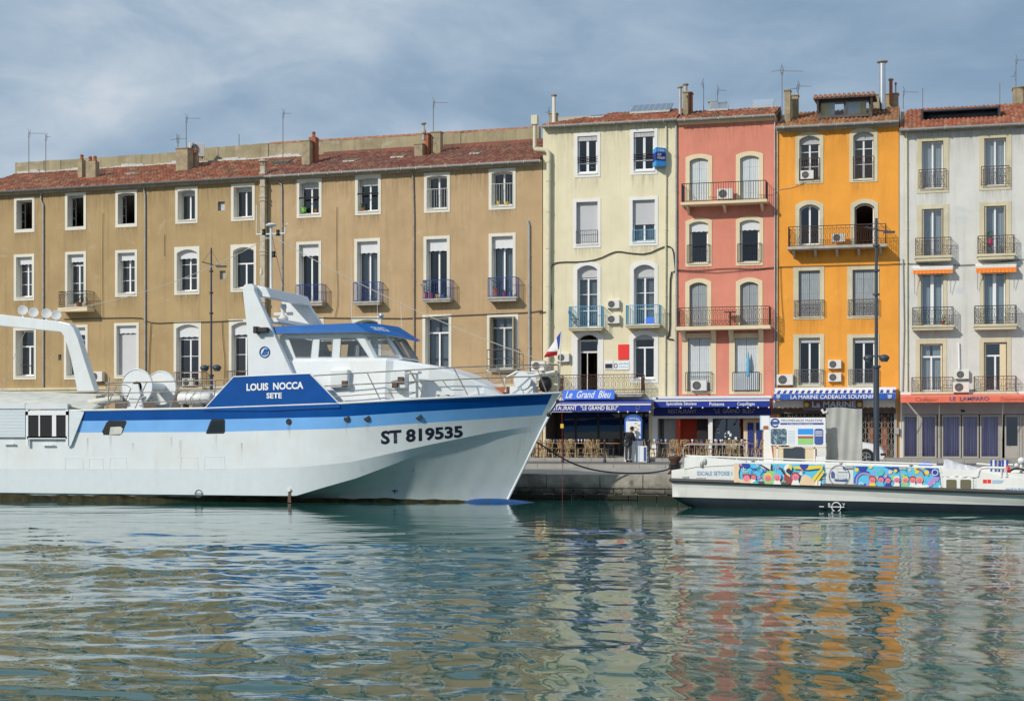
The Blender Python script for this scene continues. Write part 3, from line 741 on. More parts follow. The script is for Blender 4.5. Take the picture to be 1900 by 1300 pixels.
# ---------------------------------------------------------------- the five houses
T1 = Building('apartment_building', 'long tan house with two downpipes at the left end, behind the trawler stern', 'building', FA, -70, 497, (250, 341), 'tan_plaster')
T2 = Building('apartment_building', 'tan house with blue iron balconies between the tall narrow flue and the pale yellow house', 'building', FA, 497.6, 1006, (750, 312), 'tan_plaster_b')
YE = Building('apartment_building', 'pale yellow house with white surrounds and pale blue balconies beside the pink house', 'building', FB, 1007.5, 1257.5, (1130, 229), 'yellow_plaster')
RE = Building('apartment_building', 'salmon pink narrow house with cream arched surrounds', 'building', FB, 1258.5, 1439.5, (1350, 219), 'red_plaster')
OR = Building('apartment_building', 'bright orange house with a glazed dormer in its tiled roof', 'building', FB, 1440.5, 1668, (1550, 231), 'orange_plaster')
GR = Building('apartment_building', 'pale grey house with orange sun blinds at the right edge', 'building', FB, 1669, 2010, (1790, 234), 'grey_plaster')

# tan, left
for x0, x1, y0, y1 in ((26.5, 64.5, 366.3, 431.3), (121, 160, 357.6, 426.8), (214.5, 255, 352.9, 421.6)):
    T1.window(x0, x1, y0, y1, kind='open', rise=.05 if x0 > 200 else 0, rd=.42, sill=False)
T1.window(325.5, 367, 347.1, 414.7, rise=.07, rd=.55, roller=.16)
T1.window(429, 473, 341, 409.7, rise=.0, rd=.5, roller=.12)
T1.window(26, 64, 471.6, 557.6, rd=.5, pel=.42, rows=(.33, .66))
w_, inf = T1.window(121, 160, 466.8, 571, rd=.5, pel=.42, rows=(.3, .55), trans=.80)
T1.window(214, 255, 463.7, 550.5, rd=.5, pel=.42, rows=(.33, .66))
T1.window(323.7, 370.5, 457.6, 546.6, rd=.5, rise=.20, pel=.50, rows=(.33, .66))
T1.window(428, 476, 453.2, 541.3, rd=.45, rise=.20, trans=.62)
T1.window(25, 67.6, 607.6, 703.7, kind='case', rd=.6, trans=.66, leaf=2)
T1.window(119, 163, 602.4, 703.7, rd=.5, pel=.42, rows=(.25, .5, .75))
T1.window(212, 258, 598.7, 702, rd=.42, pel=.42, roller=.99, kind='none')
T1.window(322.6, 373.6, 596.6, 728, rd=.45, rise=.22, pel=.70, rows=(.33, .66), trans=.78)
T1.window(425, 478, 592, 726, rd=.45, rise=.22, pel=.70, rows=(.33, .66), trans=.78)
b1, bi1 = T1.balcony(109.5, 161, 540.5, 570, 577.5, d=.75, iron='iron_dark', slab='cream_surround', style='ornate', mould=False, step=.10)
T1.balcony(323, 375, 690, 719, 723, d=.55, iron='iron_rust', style='bars')
T1.balcony(421, 470, 688, 717, 721, d=.55, iron='iron_rust', style='bars')
for x0, x1, y0, y1 in ((404, 417, 374, 391), (407.5, 418.5, 502, 518), (108, 114, 657.5, 668)):
    T1.hole(x0, x1, y0, y1); m = MB(); a, b = T1.s_(x0), T1.s_(x1); z0, z1 = T1.z_(x0, y1), T1.z_(x0, y0)
    m.add([(a, 0, z0), (b, 0, z0), (b, 0, z1), (a, 0, z1), (a, .18, z0), (b, .18, z0), (b, .18, z1), (a, .18, z1)], [(0, 1, 5, 4), (1, 2, 6, 5), (2, 3, 7, 6), (3, 0, 4, 7), (4, 5, 6, 7)])
    m.build('wall_niche', 'zinc' if y0 < 400 else 'cement', T1.root)
T1.finish()
T1.roof('tiles_red', 5.3, 1.95, over=.40, gutter='iron_grey', cornice='pipe_tan')
# tan, right
pots = []
for i, (x0, x1, y0, y1) in enumerate(((550.7, 597, 331.8, 404), (659, 707, 324.4, 398.7), (787, 835, 320.6, 394.3), (907, 957, 312.6, 388.7))):
    w_, inf = T2.window(x0, x1, y0, y1, rise=.07, rd=.45, roller=(.18, .20, 0, 0)[i], curtain=None, frame='pvc')
    if i == 0: T2.guard(inf, h=.05, z0=inf[2]+.92, w_=w_, style='two')
    elif i == 1: T2.guard(inf, h=.05, z0=inf[2]+.98, w_=w_, style='two')
    else: T2.guard(inf, h=1.05 if i == 2 else 1.15, w_=w_, iron='old_frame', step=.16)
    pots.append(inf)
fb = []
for i, (x0, x1, y0, r0, r1, rt, rb, sb) in enumerate(((550, 596.4, 448, 549, 597, 528, 559, 567), (657.7, 705.8, 442.3, 656, 703.5, 523.5, 559, 565.5), (786, 834.8, 437.9, 785, 834.5, 519.5, 554, 560), (907, 957, 432.6, 905.5, 957, 514.6, 550.5, 558.5))):
    w_, inf = T2.window(x0, x1, y0, sb-3, rd=.5, pel=.62, curtain='curtain_white' if i % 2 else None, bord=(.17, .17, .17, .02), sill=False)
    fb.append(T2.balcony(r0, r1, rt, rb, sb, d=.55, iron='iron_blue', slab='cement', style='bars', step=.10))
T2.window(549, 601, 588, 690, rd=.45, rise=.1, rows=(.33, .66))
T2.window(653.7, 707.5, 587.4, 700, rd=.45, rise=.15, trans=.78)
T2.window(784, 838, 583.4, 700, rd=.5, trans=.74, kind='case', curtain='curtain_white')
w_, inf = T2.window(904, 962, 582, 691.4, rd=.35, trans=.80, curtain='curtain_white', frame='old_frame')
sh = MB()
for sg in (0, 1):
    x_ = inf[0]+.06 if sg == 0 else inf[1]-.06
    sh.box(x_-.03, x_+.03, -.30, .33, inf[2]+.02, inf[3]-.03)
sh.build('shutter', 'wood_board', w_)['label'] = 'weathered pale shutter leaf folded back against the opening'
T2.balcony(904, 960, 648, 684, 687, d=.35, iron='iron_grey', slab='cement', style='two', slabover=.0)
T2.finish()
T2.roof('tiles_mauve', 5.3, 1.95, over=.42, cornice='pipe_tan')
# yellow
for i, (x0, x1, y0, y1) in enumerate(((1066, 1114, 246.8, 329), (1170, 1220, 239, 324))):
    w_, inf = YE.window(x0, x1, y0, y1, sur='bright_surround', rd=.16, rows=(.27,), roller=.09, frame='pvc', fw=.075, mull=.13)
    g = MB()
    for z_ in (.62, .76, .90): g.tube([(inf[0]-.02, -.02, inf[2]+z_), (inf[1]+.02, -.02, inf[2]+z_)], .022, 6)
    for k in range(7): x_ = inf[0]+(inf[1]-inf[0])*(k+.5)/7; g.tube([(x_, -.02, inf[2]+.62), (x_, -.02, inf[2]+.9)], .012, 4)
    g.build('guard_rail', 'iron_dark', w_)
w_, inf = YE.window(1063.7, 1114.7, 368.7, 460, sur='bright_surround', rd=.34, kind='none', roller=.99); YE.guard(inf, h=.62, w_=w_, iron='iron_grey', z0=inf[2]+.12)
w_, inf = YE.window(1168, 1221, 365, 456, sur='bright_surround', rd=.30, roller=.55, curtain='curtain_white'); YE.guard(inf, h=.58, w_=w_, iron='iron_lightblue')
for i, (x0, x1, y0, r0, r1, rt, rb, sb) in enumerate(((1064.7, 1114.7, 484.7, 1056, 1116, 568.4, 607, 613), (1169.5, 1220.8, 483.4, 1162, 1223, 566, 602, 608))):
    YE.window(x0, x1, y0, sb-4, sur='bright_surround', rd=.40, rise=.24, outarch=True, rows=(.35, .68), trans=.80, curtain='curtain_white', bord=(.19, .19, .22, .02), sill=False, roller=.18)
    YE.balcony(r0, r1, rt, rb, sb, d=.62, iron='iron_lightblue', slab='stone_surround', style='bars', step=.11)
w_, inf = YE.window(1061.6, 1119.5, 612.4, 731, sur='bright_surround', rd=.40, rise=.28, outarch=True, kind='none', bord=(.30, .28, .24, .02), sill=False)
m = MB(); i0, i1, k0, k1, rd_ = inf
for a, b in ((i0+.02, i0+.12), (i1-.12, i1-.02)): m.box(a, b, rd_-.08, rd_-.02, k0, k1-.25)
m.box(i0+.12, i1-.12, rd_-.07, rd_-.02, k1-.98, k1-.88); m.box(i0+.12, i1-.12, rd_-.07, rd_-.02, k1-.36, k1-.26)
m.box(i0+.45, i0+.50, rd_-.06, rd_-.02, k0, k1-.98); m.build('casement', 'old_frame', w_)
m = MB(); m.add([(i0+.12, rd_-.05, k1-.88), (i1-.12, rd_-.05, k1-.88), (i1-.12, rd_-.05, k1-.36), (i0+.12, rd_-.05, k1-.36)], [(0, 1, 2, 3)]); m.build('pane', 'pane', w_)
YE.window(1168, 1221.6, 612.4, 710.5, sur='bright_surround', rd=.36, rise=.24, outarch=True, trans=.72, bord=(.22, .22, .24, .22), roller=.08)
YE.balcony(1037, 1190, 695, 730, 736, d=1.0, iron='iron_rust', slab='cement', style='ornate', step=.10)
YE.hole(1012, 1204, 764, 850); YE.hole(1220, 1256.3, 771, 850)
YE.finish()
YE.roof('tiles_bright', 3.9, 1.25, over=.32, li=3.4, cornice=None)
# pink
for i, (x0, x1, y0) in enumerate(((1272, 1321.6, 285.8), (1365.5, 1416, 281))):
    RE.window(x0, x1, y0, 372, sur='cream_surround', rd=.30, rise=.14, outarch=True, kind='shutter', shut='shutter_pale', bord=(.22, .22, .22, .02), sill=False)
rb1, rbi = RE.balcony(1265, 1421, 338, 372.5, 377.5, d=.85, iron='iron_dark', slab='cream_surround', style='bars', brackets=3, mould=False, step=.13)
for i, (x0, x1, y0, y1) in enumerate(((1272, 1321, 404.2, 494.5), (1365.5, 1416.3, 401, 492.6))):
    w_, inf = RE.window(x0, x1, y0, y1, sur='cream_surround', rd=.34, rise=.14, outarch=True, pel=.50, leaf=1, bord=(.20, .20, .20, .16), fw=.09)
    RE.guard(inf, h=.92, w_=w_, iron='iron_dark', ext=.10, y=-.10, step=.11)
for i, (x0, x1, y0) in enumerate(((1271.6, 1320, 516.3), (1365.5, 1415, 515))):
    RE.window(x0, x1, y0, 606, sur='cream_surround', rd=.30, rise=.18, outarch=True, kind='shutter', shut='shutter_grey', bord=(.22, .22, .22, .02), sill=False)
RE.balcony(1257, 1427, 569.5, 604.5, 611, d=.85, iron='iron_rust', slab='cream_surround', style='ornate', mould=False, step=.10)
for i, (x0, x1) in enumerate(((1266, 1329), (1353, 1417))):
    w_, inf = RE.window(x0, x1, 618, 731, sur='cream_surround', rd=.26, kind='shutter', shut='shutter_pale', bord=(.30, .30, .26, .14))
    RE.guard(inf, h=.95, w_=w_, iron='iron_dark', ext=.10, y=-.14, step=.11)
    if i == 1:
        m = MB(); N = 26
        for k in range(N): a = inf[0]-.05+(inf[1]-inf[0]+.1)*k/N; m.box(a, a+.045, -.12, -.10, inf[2]+.05, inf[2]+.98)
        m.build('reed_screen', 'shutter_pale', w_)
cb = MB()
for x_ in (1269, 1325.5, 1357.5, 1413): a, b = RE.s_(x_-4), RE.s_(x_+4); z1 = RE.z_(x_, 611); cb.prism([(-.62, z1-.04), (-.03, z1-.04), (-.03, z1-.62), (-.14, z1-.6), (-.5, z1-.2)], a, b, plane='yz')
cb.build('corbel', 'cream_surround', RE.root)
RE.hole(1260, 1425, 771, 850)
RE.finish()
RE.roof('tiles_red', 3.2, .98, over=.36, cornice='cream_surround')
# orange
for i, (x0, x1, y0, y1) in enumerate(((1476, 1528, 245, 341), (1576, 1628.4, 237, 338))):
    w_, inf = OR.window(x0, x1, y0, y1, sur='stone_surround', rd=.34, rise=.20, outarch=True, rows=(.33, .66), roller=.15, bord=(.20, .20, .20, .14))
    OR.guard(inf, h=1.12, w_=w_, iron='iron_rust', y=-.06, step=.10)
for i, (x0, x1, y0) in enumerate(((1476, 1528, 371.6), (1578, 1629.5, 369))):
    OR.window(x0, x1, y0, 456, sur='stone_surround', rd=.34, rise=.22, outarch=True, kind='case' if i == 0 else 'open', bord=(.20, .20, .22, .02), sill=False)
ob1, obi = OR.balcony(1463, 1643, 418, 455, 460, d=.85, iron='iron_rust', slab='cement', style='ornate', mould=False, brackets=5, step=.11)
for i, (x0, x1, y0, y1) in enumerate(((1472, 1529.5, 495.5, 592.4), (1572, 1631, 493.7, 591))):
    w_, inf = OR.window(x0, x1, y0, y1, sur='stone_surround', rd=.30, kind='shutter', shut='shutter_grey', bord=(.27, .22, .18, .14))
    OR.guard(inf, h=.78, w_=w_, iron='iron_rust', y=-.12, ext=.22, style='ornate', step=.09)
for i, (x0, x1) in enumerate(((1472, 1529.5), (1572, 1631))):
    w_, inf = OR.window(x0, x1, 620, 719, sur='stone_surround', rd=.28, bord=(.28, .22, .18, .12), roller=.09, frame='pvc')
    OR.guard(inf, h=.75, w_=w_, iron='iron_grey', y=-.12, ext=.2, style='ornate', step=.10)
OR.hole(1446, 1662, 766, 851)
OR.finish()
OR.roof('tiles_brown', 3.9, 1.40, over=.40, li=.7, cornice='cement')
# grey
for i, (x0, x1, y0, y1, rt, rb) in enumerate(((1701, 1760.5, 253.7, 358, 314, 347), (1816.6, 1877, 248, 352.6, 308.4, 343))):
    w_, inf = GR.window(x0, x1, y0, y1, pane='pane_soft', sur='stone_surround', rd=.28, curtain='curtain_white', bord=(.25, .27, .22, .20), frame='pvc')
    GR.guard(inf, h=.92, w_=w_, iron='iron_rust', y=-.16, ext=.14, style='ornate', step=.10)
for i, (x0, x1, y0, r0, r1, rt, rb, sb) in enumerate(((1701, 1760.5, 379.5, 1699, 1764.5, 441, 474, 484), (1816.6, 1877, 374, 1815, 1881.6, 437, 470.5, 480.5))):
    w_, inf = GR.window(x0, x1, y0, sb-5, pane='pane_soft', sur='stone_surround', rd=.28, curtain='curtain_white', bord=(.25, .27, .22, .02), sill=False, kind='case')
    m = MB()
    for a in (inf[0]+.03, inf[1]-.10): m.box(a, a+.07, -.05, .24, inf[2]+.02, inf[3]-.04)
    m.build('shutter', 'wood_board', w_)
    GR.balcony(r0, r1, rt, rb, sb, d=.50, iron='iron_rust', slab='stone_surround', style='ornate', step=.10)
for i, (x0, x1, y0, r0, r1, rt, rb, sb) in enumerate(((1702, 1757, 502, 1693.5, 1768.4, 570, 603.4, 612), (1818, 1873, 500, 1809, 1885.5, 567, 601, 610.8))):
    GR.window(x0, x1, y0, sb-5, pane='pane_soft', sur='stone_surround', rd=.26, curtain='curtain_white', bord=(.18, .18, .14, .02), sill=False, mull=.16)
    GR.balcony(r0, r1, rt, rb, sb, d=.52, iron='iron_dark', slab='stone_surround', style='ornate', step=.085)
for i, (x0, x1, y0, r0, r1, rt) in enumerate(((1698.7, 1756.6, 629, 1692, 1768.4, 700), (1817, 1876, 626, 1808, 1885.5, 698))):
    w_, inf = GR.window(x0, x1, y0, 728, pane='pane_soft', sur='stone_surround', rd=.28, trans=.74, bord=(.22, .20, .24, .02), sill=False, curtain='curtain_white' if i == 0 else None)
    m = MB()
    for a in (inf[0]+.03, inf[1]-(.10 if i == 0 else .34)): m.box(a, a+(.07 if i == 0 or a < inf[0]+.1 else .30), .10, .16, inf[2]+.02, inf[3]-.04)
    m.build('shutter', 'cream_surround', w_)
    GR.balcony(r0, r1, rt, 727, 731, d=.50, iron='iron_rust', slab='stone_surround', style='ornate', mould=False, step=.10)
GR.hole(1674, 1700, 769, 850); GR.holes.pop()
GR.hole(1676, 1990, 768, 851)
GR.finish()
GR.roof('tiles_bright', 4.3, 1.75, over=.42, li=.4, cornice='cement')

# pipes fixed to the walls
drainpipe(T1, [(76, 352), (76, 372), (80, 380), (80, 718)], m='zinc')
drainpipe(T1, [(266, 342), (267, 352), (269, 362), (269, 715)], m='zinc')
drainpipe(T2, [(512, 335), (522, 342), (523, 350), (523, 700)], m='zinc', r=.04)
drainpipe(T2, [(763, 314), (766, 326), (768, 400), (768, 700)], m='rail_metal', r=.045)
drainpipe(T2, [(979, 410), (981.5, 418), (982, 700)], m='zinc', r=.07)
drainpipe(YE, [(1216, 225), (1235, 227), (1236, 240), (1234, 735)], m='pipe_cream', r=.05)
drainpipe(YE, [(1254.5, 226), (1254.5, 740)], m='zinc', r=.06)
drainpipe(RE, [(1437.5, 217), (1437.5, 740)], m='zinc', r=.035)
drainpipe(OR, [(1442.5, 240), (1442, 735)], m='pipe_tan', r=.035)
drainpipe(GR, [(1682, 240), (1683, 735)], m='pipe_cream', r=.05)
drainpipe(GR, [(1675, 480), (1677, 610), (1674, 735)], m='zinc', r=.03)
# the big cream soil pipe with its elbow at the edge of the yellow house
g = MB(); P = [YE.p_(x, y, .18) for x, y in ((992, 272), (993, 277), (1012, 278), (1018, 283), (1018.5, 300), (1017, 735))]; g.tube(P, .13, 10)
for yy in (300, 335, 392, 460, 530, 600, 660): c = YE.p_(1018 if yy < 400 else 1017.6, yy, .18); g.tube([c-Vector((0, 0, .05)), c+Vector((0, 0, .05))], .155, 10)
g.tube([YE.p_(992, 274, .18), YE.p_(992.3, 228, .18)], .10, 10); c = YE.p_(992.3, 223, .18); g.box(c.x-.17, c.x+.17, c.y-.17, c.y+.17, c.z-.25, c.z+.25)
g.build('soil_pipe', 'pipe_cream', YE.root, smooth=True)
# tall masonry flue on the seam of the two tan houses
g = MB(); a, t = T2.F.st(489, .2); s0 = T2.s_(489, .2)
zt = T2.z_(489, 300, .2); g.box(s0-.15, s0+.15, -.36, -.02, 1.5, zt-.3); 
for yy in (322, 345, 365, 372, 466, 472, 560): z_ = T2.z_(489, yy, .2); g.box(s0-.19, s0+.19, -.40, -.015, z_-.05, z_+.05)
for k in range(4): g.box(s0-.15+.09*k, s0-.12+.09*k, -.36, -.33, zt-.3, zt); g.box(s0-.15+.09*k, s0-.12+.09*k, -.07, -.04, zt-.3, zt)
g.prism([(s0-.25, zt), (s0+.25, zt), (s0, zt+.16)], -.45, .05)
g.build('flue', 'pipe_tan', T2.root)

# parapet walls behind the tan roofs
def back_wall(B, xa, ya, xb, yb, h_low, yb_=5.45, name='parapet', cap=True):
    m = MB(); a, b = B.s_(xa, -yb_), B.s_(xb, -yb_); za, zb = B.z_(xa, ya, -yb_), B.z_(xb, yb, -yb_)
    rr = random.Random(5); N = 24; pts = [(a, za-h_low)]+[(b, zb-h_low)]+[(b+(a-b)*k/N, zb+(za-zb)*k/N+rr.uniform(-.025, .025)) for k in range(N+1)]
    m.prism(pts, yb_, yb_+.4); m.build(name, 'old_wall', B.root)
    if cap:
        c = MB(); n = int(abs(b-a)/.42)
        for k in range(n):
            x_ = a+(b-a)*k/n; z_ = za+(zb-za)*k/n; c.tube([(x_+.01, yb_+.2, z_+.03), (x_+.43, yb_+.2, z_+.045)], .13, 8)
        c.build('ridge_tiles', 'ridge_tile', B.root)
back_wall(T1, 28, 302, 372, 280, 2.6, cap=False); back_wall(T1, 372.5, 275, 497, 266, 2.6, cap=False)
back_wall(T2, 498, 268, 1000, 238, 2.6, yb_=5.5)
# cement flashing along the foot of the left parapet
m = MB(); z0, sl_, ov = T1.rz; L = T1.s1-T1.s0
for k in range(40):
    a = T1.s_(28, -5)+(L-T1.s_(28, -5))*k/40; b = a+(L-T1.s_(28, -5))/40; rr = random.Random(k); h = .16+.07*math.sin(k*.9)+rr.uniform(-.03, .03)
    zz_ = z0+(5.3+ov)*sl_; m.box(a, b-.001, 5.2+.002*(k % 3), 5.5, zz_-.15, zz_+h)
m.build('flashing', 'zinc', T1.root)
m = MB(); z0, sl_, ov = T2.rz; zz_ = z0+(5.3+ov)*sl_; a = T2.s_(600, -5); m.box(a, T2.s1-T2.s0-.1, 5.0, 5.52, zz_-.2, zz_+.16); m.build('flashing', 'tiles_mauve', T2.root)

def chimney(B, px, wpx, ybase, ytop, yb, m_='chimney_render', cap=None, pots_=0, dep=.45):
    c = B.on_roof(px, 0, yb); a, b = B.s_(px-wpx/2, -yb), B.s_(px+wpx/2, -yb); zt = B.z_(px, ytop, -yb)
    g = MB(); g.box(a, b, yb, yb+dep, c.z-.3, zt)
    if pots_ == 0: g.box(a-.04, b+.04, yb-.04, yb+dep+.04, zt, zt+.07)
    o = g.build('chimney', m_, B.root, bevel=.012)
    q_ = MB()
    for k in range(pots_):
        x_ = a+(b-a)*(k+.5)/pots_; q_.lathe([(.11, zt), (.14, zt+.05), (.10, zt+.1), (.10, zt+.25), (.13, zt+.28), (.05, zt+.36)], 10, 'z', (x_, yb+dep/2, 0))
    if pots_: q_.build('chimney_pot', 'brick', o)
    return o
chimney(T1, 148, 8, 330, 296, 2.2, 'chimney_render', pots_=1); chimney(T1, 168, 18, 330, 299, 1.9, 'chimney_render', pots_=2)
chimney(T1, 337, 22, 318, 276, 2.6, 'chimney_render', dep=.7); chimney(T1, 357, 12, 315, 287, 3.4, 'chimney_render', pots_=2)
chimney(T2, 567, 15, 305, 262, 2.0, 'chimney_render'); chimney(T2, 579, 13, 300, 254, 2.5, 'brick', pots_=1)
chimney(T2, 776, 15, 290, 268, 2.6, 'chimney_render'); chimney(T2, 791, 7, 288, 249, 3.0, 'brick'); chimney(T2, 808, 18, 285, 246, 3.3, 'chimney_render')
chimney(YE, 1026, 12, 227, 211, 1.2, 'chimney_render')
chimney(YE, 1272, 9, 212, 172, 1.5, 'chimney_render'); chimney(YE, 1279, 9, 212, 173, 2.0, 'brick')
chimney(RE, 1322, 15, 198, 190, 3.4, 'chimney_render', pots_=0)
chimney(OR, 1461, 11, 210, 169, .9, 'chimney_render'); chimney(OR, 1474, 14, 205, 178, 1.8, 'chimney_render')
chimney(OR, 1640, 54, 195, 176, 4.1, 'chimney_render', dep=.5)
chimney(GR, 1893, 26, 180, 163, 4.6, 'chimney_render', dep=.8)
def flue(B, px, ybot, ytop, yb, r, m_, cap=True, capm='rail_metal', name='flue_pipe'):
    a = B.s_(px, -yb); z0, z1 = B.z_(px, ybot, -yb), B.z_(px, ytop, -yb); g = MB()
    g.lathe([(r, z0-.4), (r, z1)], 14, 'z', (a, yb, 0))
    o = g.build(name, m_, B.root, smooth=True)
    if cap: c = MB(); c.lathe([(r*1.05, z1+.0), (r*1.7, z1+.06), (r*1.75, z1+.10), (r*.4, z1+.17)], 14, 'z', (a, yb, 0)); c.build('flue_cap', capm, o, smooth=True)
flue(OR, 1637, 190, 118, 3.2, .17, 'steel_flue'); flue(OR, 1653, 180, 151, 4.0, .09, 'terracotta'); flue(OR, 1662, 180, 158, 4.2, .04, 'zinc')
flue(YE, 1262, 215, 165, .9, .09, 'zinc'); flue(YE, 1272, 172, 160, 1.7, .10, 'cement')
flue(YE, 1028, 214, 180, 1.2, .10, 'white_surround')
# weathered finial pot by the middle chimney
g = MB(); a = T2.s_(786, -3); z0 = T2.z_(786, 250, -3); g.lathe([(.09, z0-.3), (.09, z0), (.16, z0+.08), (.16, z0+.22), (.07, z0+.36), (.06, z0+.55), (.16, z0+.62), (.16, z0+.68)], 12, 'z', (a, 3, 0)); g.build('chimney_pot', 'cement', T2.root, smooth=True)
# skylights, solar panels
def flat_on_roof(B, x0, x1, yb0, yb1, name, m1, m2, th=.12, panes=1, tilt=0.0):
    a, b = B.s_(x0, -(yb0+yb1)/2), B.s_(x1, -(yb0+yb1)/2); z0, sl_, ov = B.rz
    za, zb = z0+(yb0+ov)*sl_+th, z0+(yb1+ov)*sl_+th+tilt
    m = MB(); m.hexa([(a, yb0, za-.1), (b, yb0, za-.1), (b, yb1, zb-.1), (a, yb1, zb-.1)], [(a, yb0, za), (b, yb0, za), (b, yb1, zb), (a, yb1, zb)])
    o = m.build(name, m1, B.root)
    p = MB()
    for k in range(panes):
        u0, u1 = a+(b-a)*(k+.06)/panes, a+(b-a)*(k+.94)/panes; e = .05*(yb1-yb0); f = (zb-za)*.05
        p.add([(u0, yb0+e, za+f+.006), (u1, yb0+e, za+f+.006), (u1, yb1-e, zb-f+.006), (u0, yb1-e, zb-f+.006)], [(0, 1, 2, 3)])
    p.build('pane', m2, o)
glass_mat('panel_glass', (0.3, 0.35, 0.4), 0.5, rough=.15)
flat_on_roof(YE, 1172, 1246, 2.4, 3.7, 'solar_panel', 'zinc', 'panel_glass', .2, 7, .25)
flat_on_roof(YE, 1094, 1122, 1.7, 2.3, 'skylight', 'zinc', 'pane_dark', .15)
flat_on_roof(RE, 1316, 1352, 2.4, 3.2, 'skylight', 'zinc', 'panel_glass', .2, 1, .3); flat_on_roof(RE, 1396, 1436, 2.6, 3.3, 'skylight', 'zinc', 'panel_glass', .2, 1, .3)
flat_on_roof(T2, 640, 664, 2.2, 2.8, 'skylight', 'zinc', 'pane_dark', .14); flat_on_roof(T2, 728, 752, 2.6, 3.2, 'skylight', 'zinc', 'pane_dark', .14); flat_on_roof(T2, 874, 893, 2.2, 2.8, 'skylight', 'zinc', 'pane_dark', .14); flat_on_roof(T2, 508, 540, 3.0, 3.7, 'skylight', 'iron_dark', 'pane_dark', .16)
flat_on_roof(T1, 236, 256, 2.6, 3.2, 'skylight', 'zinc', 'pane_dark', .12)
# dark slot skylight of the grey house
z0, sl_, ov = GR.rz; a, b = GR.s_(1713, -1.4), GR.s_(1852, -1.4); m = MB(); zb_ = z0+(1.1+ov)*sl_
m.box(a, b, 1.1, 2.1, zb_+.02, zb_+.10); m.box(a, b, 2.02, 2.12, zb_+.1, zb_+.62); m.box(a-.1, a, 1.05, 2.2, zb_-.1, zb_+.66); m.box(b, b+.1, 1.05, 2.2, zb_-.1, zb_+.66); m.box(a-.1, b+.1, 1.6, 2.25, zb_+.62, zb_+.70)
o = m.build('roof_light', 'iron_dark', GR.root); p = MB(); p.add([(a, 1.12, zb_+.16), (b, 1.12, zb_+.16), (b, 2.0, zb_+.60), (a, 2.0, zb_+.60)], [(0, 1, 2, 3)]); p.build('pane', 'pane_dark', o)
# glazed dormer of the orange house
yb = .75; a, b = OR.s_(1521, -yb), OR.s_(1614, -yb); z0, z1 = OR.z_(1567, 213.5, -yb), OR.z_(1567, 184, -yb); m = MB()
m.box(a-.12, a, yb, yb+2.4, z0-.3, z1); m.box(b, b+.12, yb, yb+2.4, z0-.3, z1); m.box(a, b, yb, yb+.08, z1-.13, z1); m.box(a, b, yb, yb+.08, z0-.12, z0+.02); m.box((a+b)/2-.05, (a+b)/2+.05, yb-.01, yb+.08, z0, z1-.1)
for x_, in ((a+.0,), (b-.06,)): m.box(x_, x_+.06, yb-.005, yb+.08, z0, z1-.1)
m.prism([(yb-.45, z1-.02), (yb-.45, z1+.08), (yb+2.6, z1+.45), (yb+2.6, z1+.3)], a-.3, b+.3, plane='yz')
m.prism([(yb-.4, z1), (yb, z1), (yb, z0+.1)], a-.14, a-.04, plane='yz'); m.prism([(yb-.4, z1), (yb, z1), (yb, z0+.1)], b+.04, b+.14, plane='yz')
o = m.build('dormer', 'shop_brown', OR.root); p = MB()
p.add([(a+.05, yb+.04, z0), (b-.05, yb+.04, z0), (b-.05, yb+.04, z1-.1), (a+.05, yb+.04, z1-.1)], [(0, 1, 2, 3)]); p.build('pane', 'pane_clear', o)
for (f0, f1, cm) in ((.02, .18, 'curtain_yellow'), (.18, .30, 'curtain_white'), (.52, .80, 'curtain_white'), (.80, .93, 'curtain_yellow')):
    c = MB(); N = 10; vs = []
    for k in range(N+1): x_ = a+(b-a)*(f0+(f1-f0)*k/N); vs += [(x_, yb+.14+.03*(k % 2), z0), (x_, yb+.14+.03*(k % 2), z1-.15)]
    c.add(vs, [(2*k, 2*k+2, 2*k+3, 2*k+1) for k in range(N)]); c.build('curtain', cm, o)
tl = MB(); n = int((b-a+.6)/.24)
for k in range(n):
    x_ = a-.3+(b-a+.6)*(k+.5)/n; tl.tube([(x_, yb-.5, z1+.12), (x_, yb+2.6, z1+.50)], .10, 8)
tl.build('dormer_tiles', 'ridge_tile', o)
# ---------------------------------------------------------------- ground floors
def flat(mb, B, x0, x1, y0, y1, d, mi=0, th=.03):
    xm = (x0+x1)/2; a, b = B.s_(x0, d), B.s_(x1, d); z0, z1 = B.z_(xm, y1, d), B.z_(xm, y0, d)
    mb.box(a, b, -d, -d+th, z0, z1, mi); return a, b, z0, z1
def panel(B, name, m, rects, d, th=.03, parent=None):
    g = MB()
    for r in rects: flat(g, B, *r, d, 0, th)
    return g.build(name, m, parent or B.root)
# string course over the shops of the tan houses, dark shop openings under it
for B, xa, xb, yy in ((T1, -68, 494, 719), (T2, 498, 1003, 716)):
    g = MB(); a, b = B.s_(xa), B.s_(xb); z_ = B.z_((xa+xb)/2, yy); g.box(a, b, -.22, -.003, z_-.10, z_+.04); g.box(a, b, -.14, -.003, z_-.25, z_-.10)
    g.build('string_course', 'stone_surround', B.root)
    g = MB()
    for k in range(4):
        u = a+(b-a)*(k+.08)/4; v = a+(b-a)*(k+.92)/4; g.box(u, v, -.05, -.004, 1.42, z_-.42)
    g.build('shop_shutter', 'shop_brown', B.root)
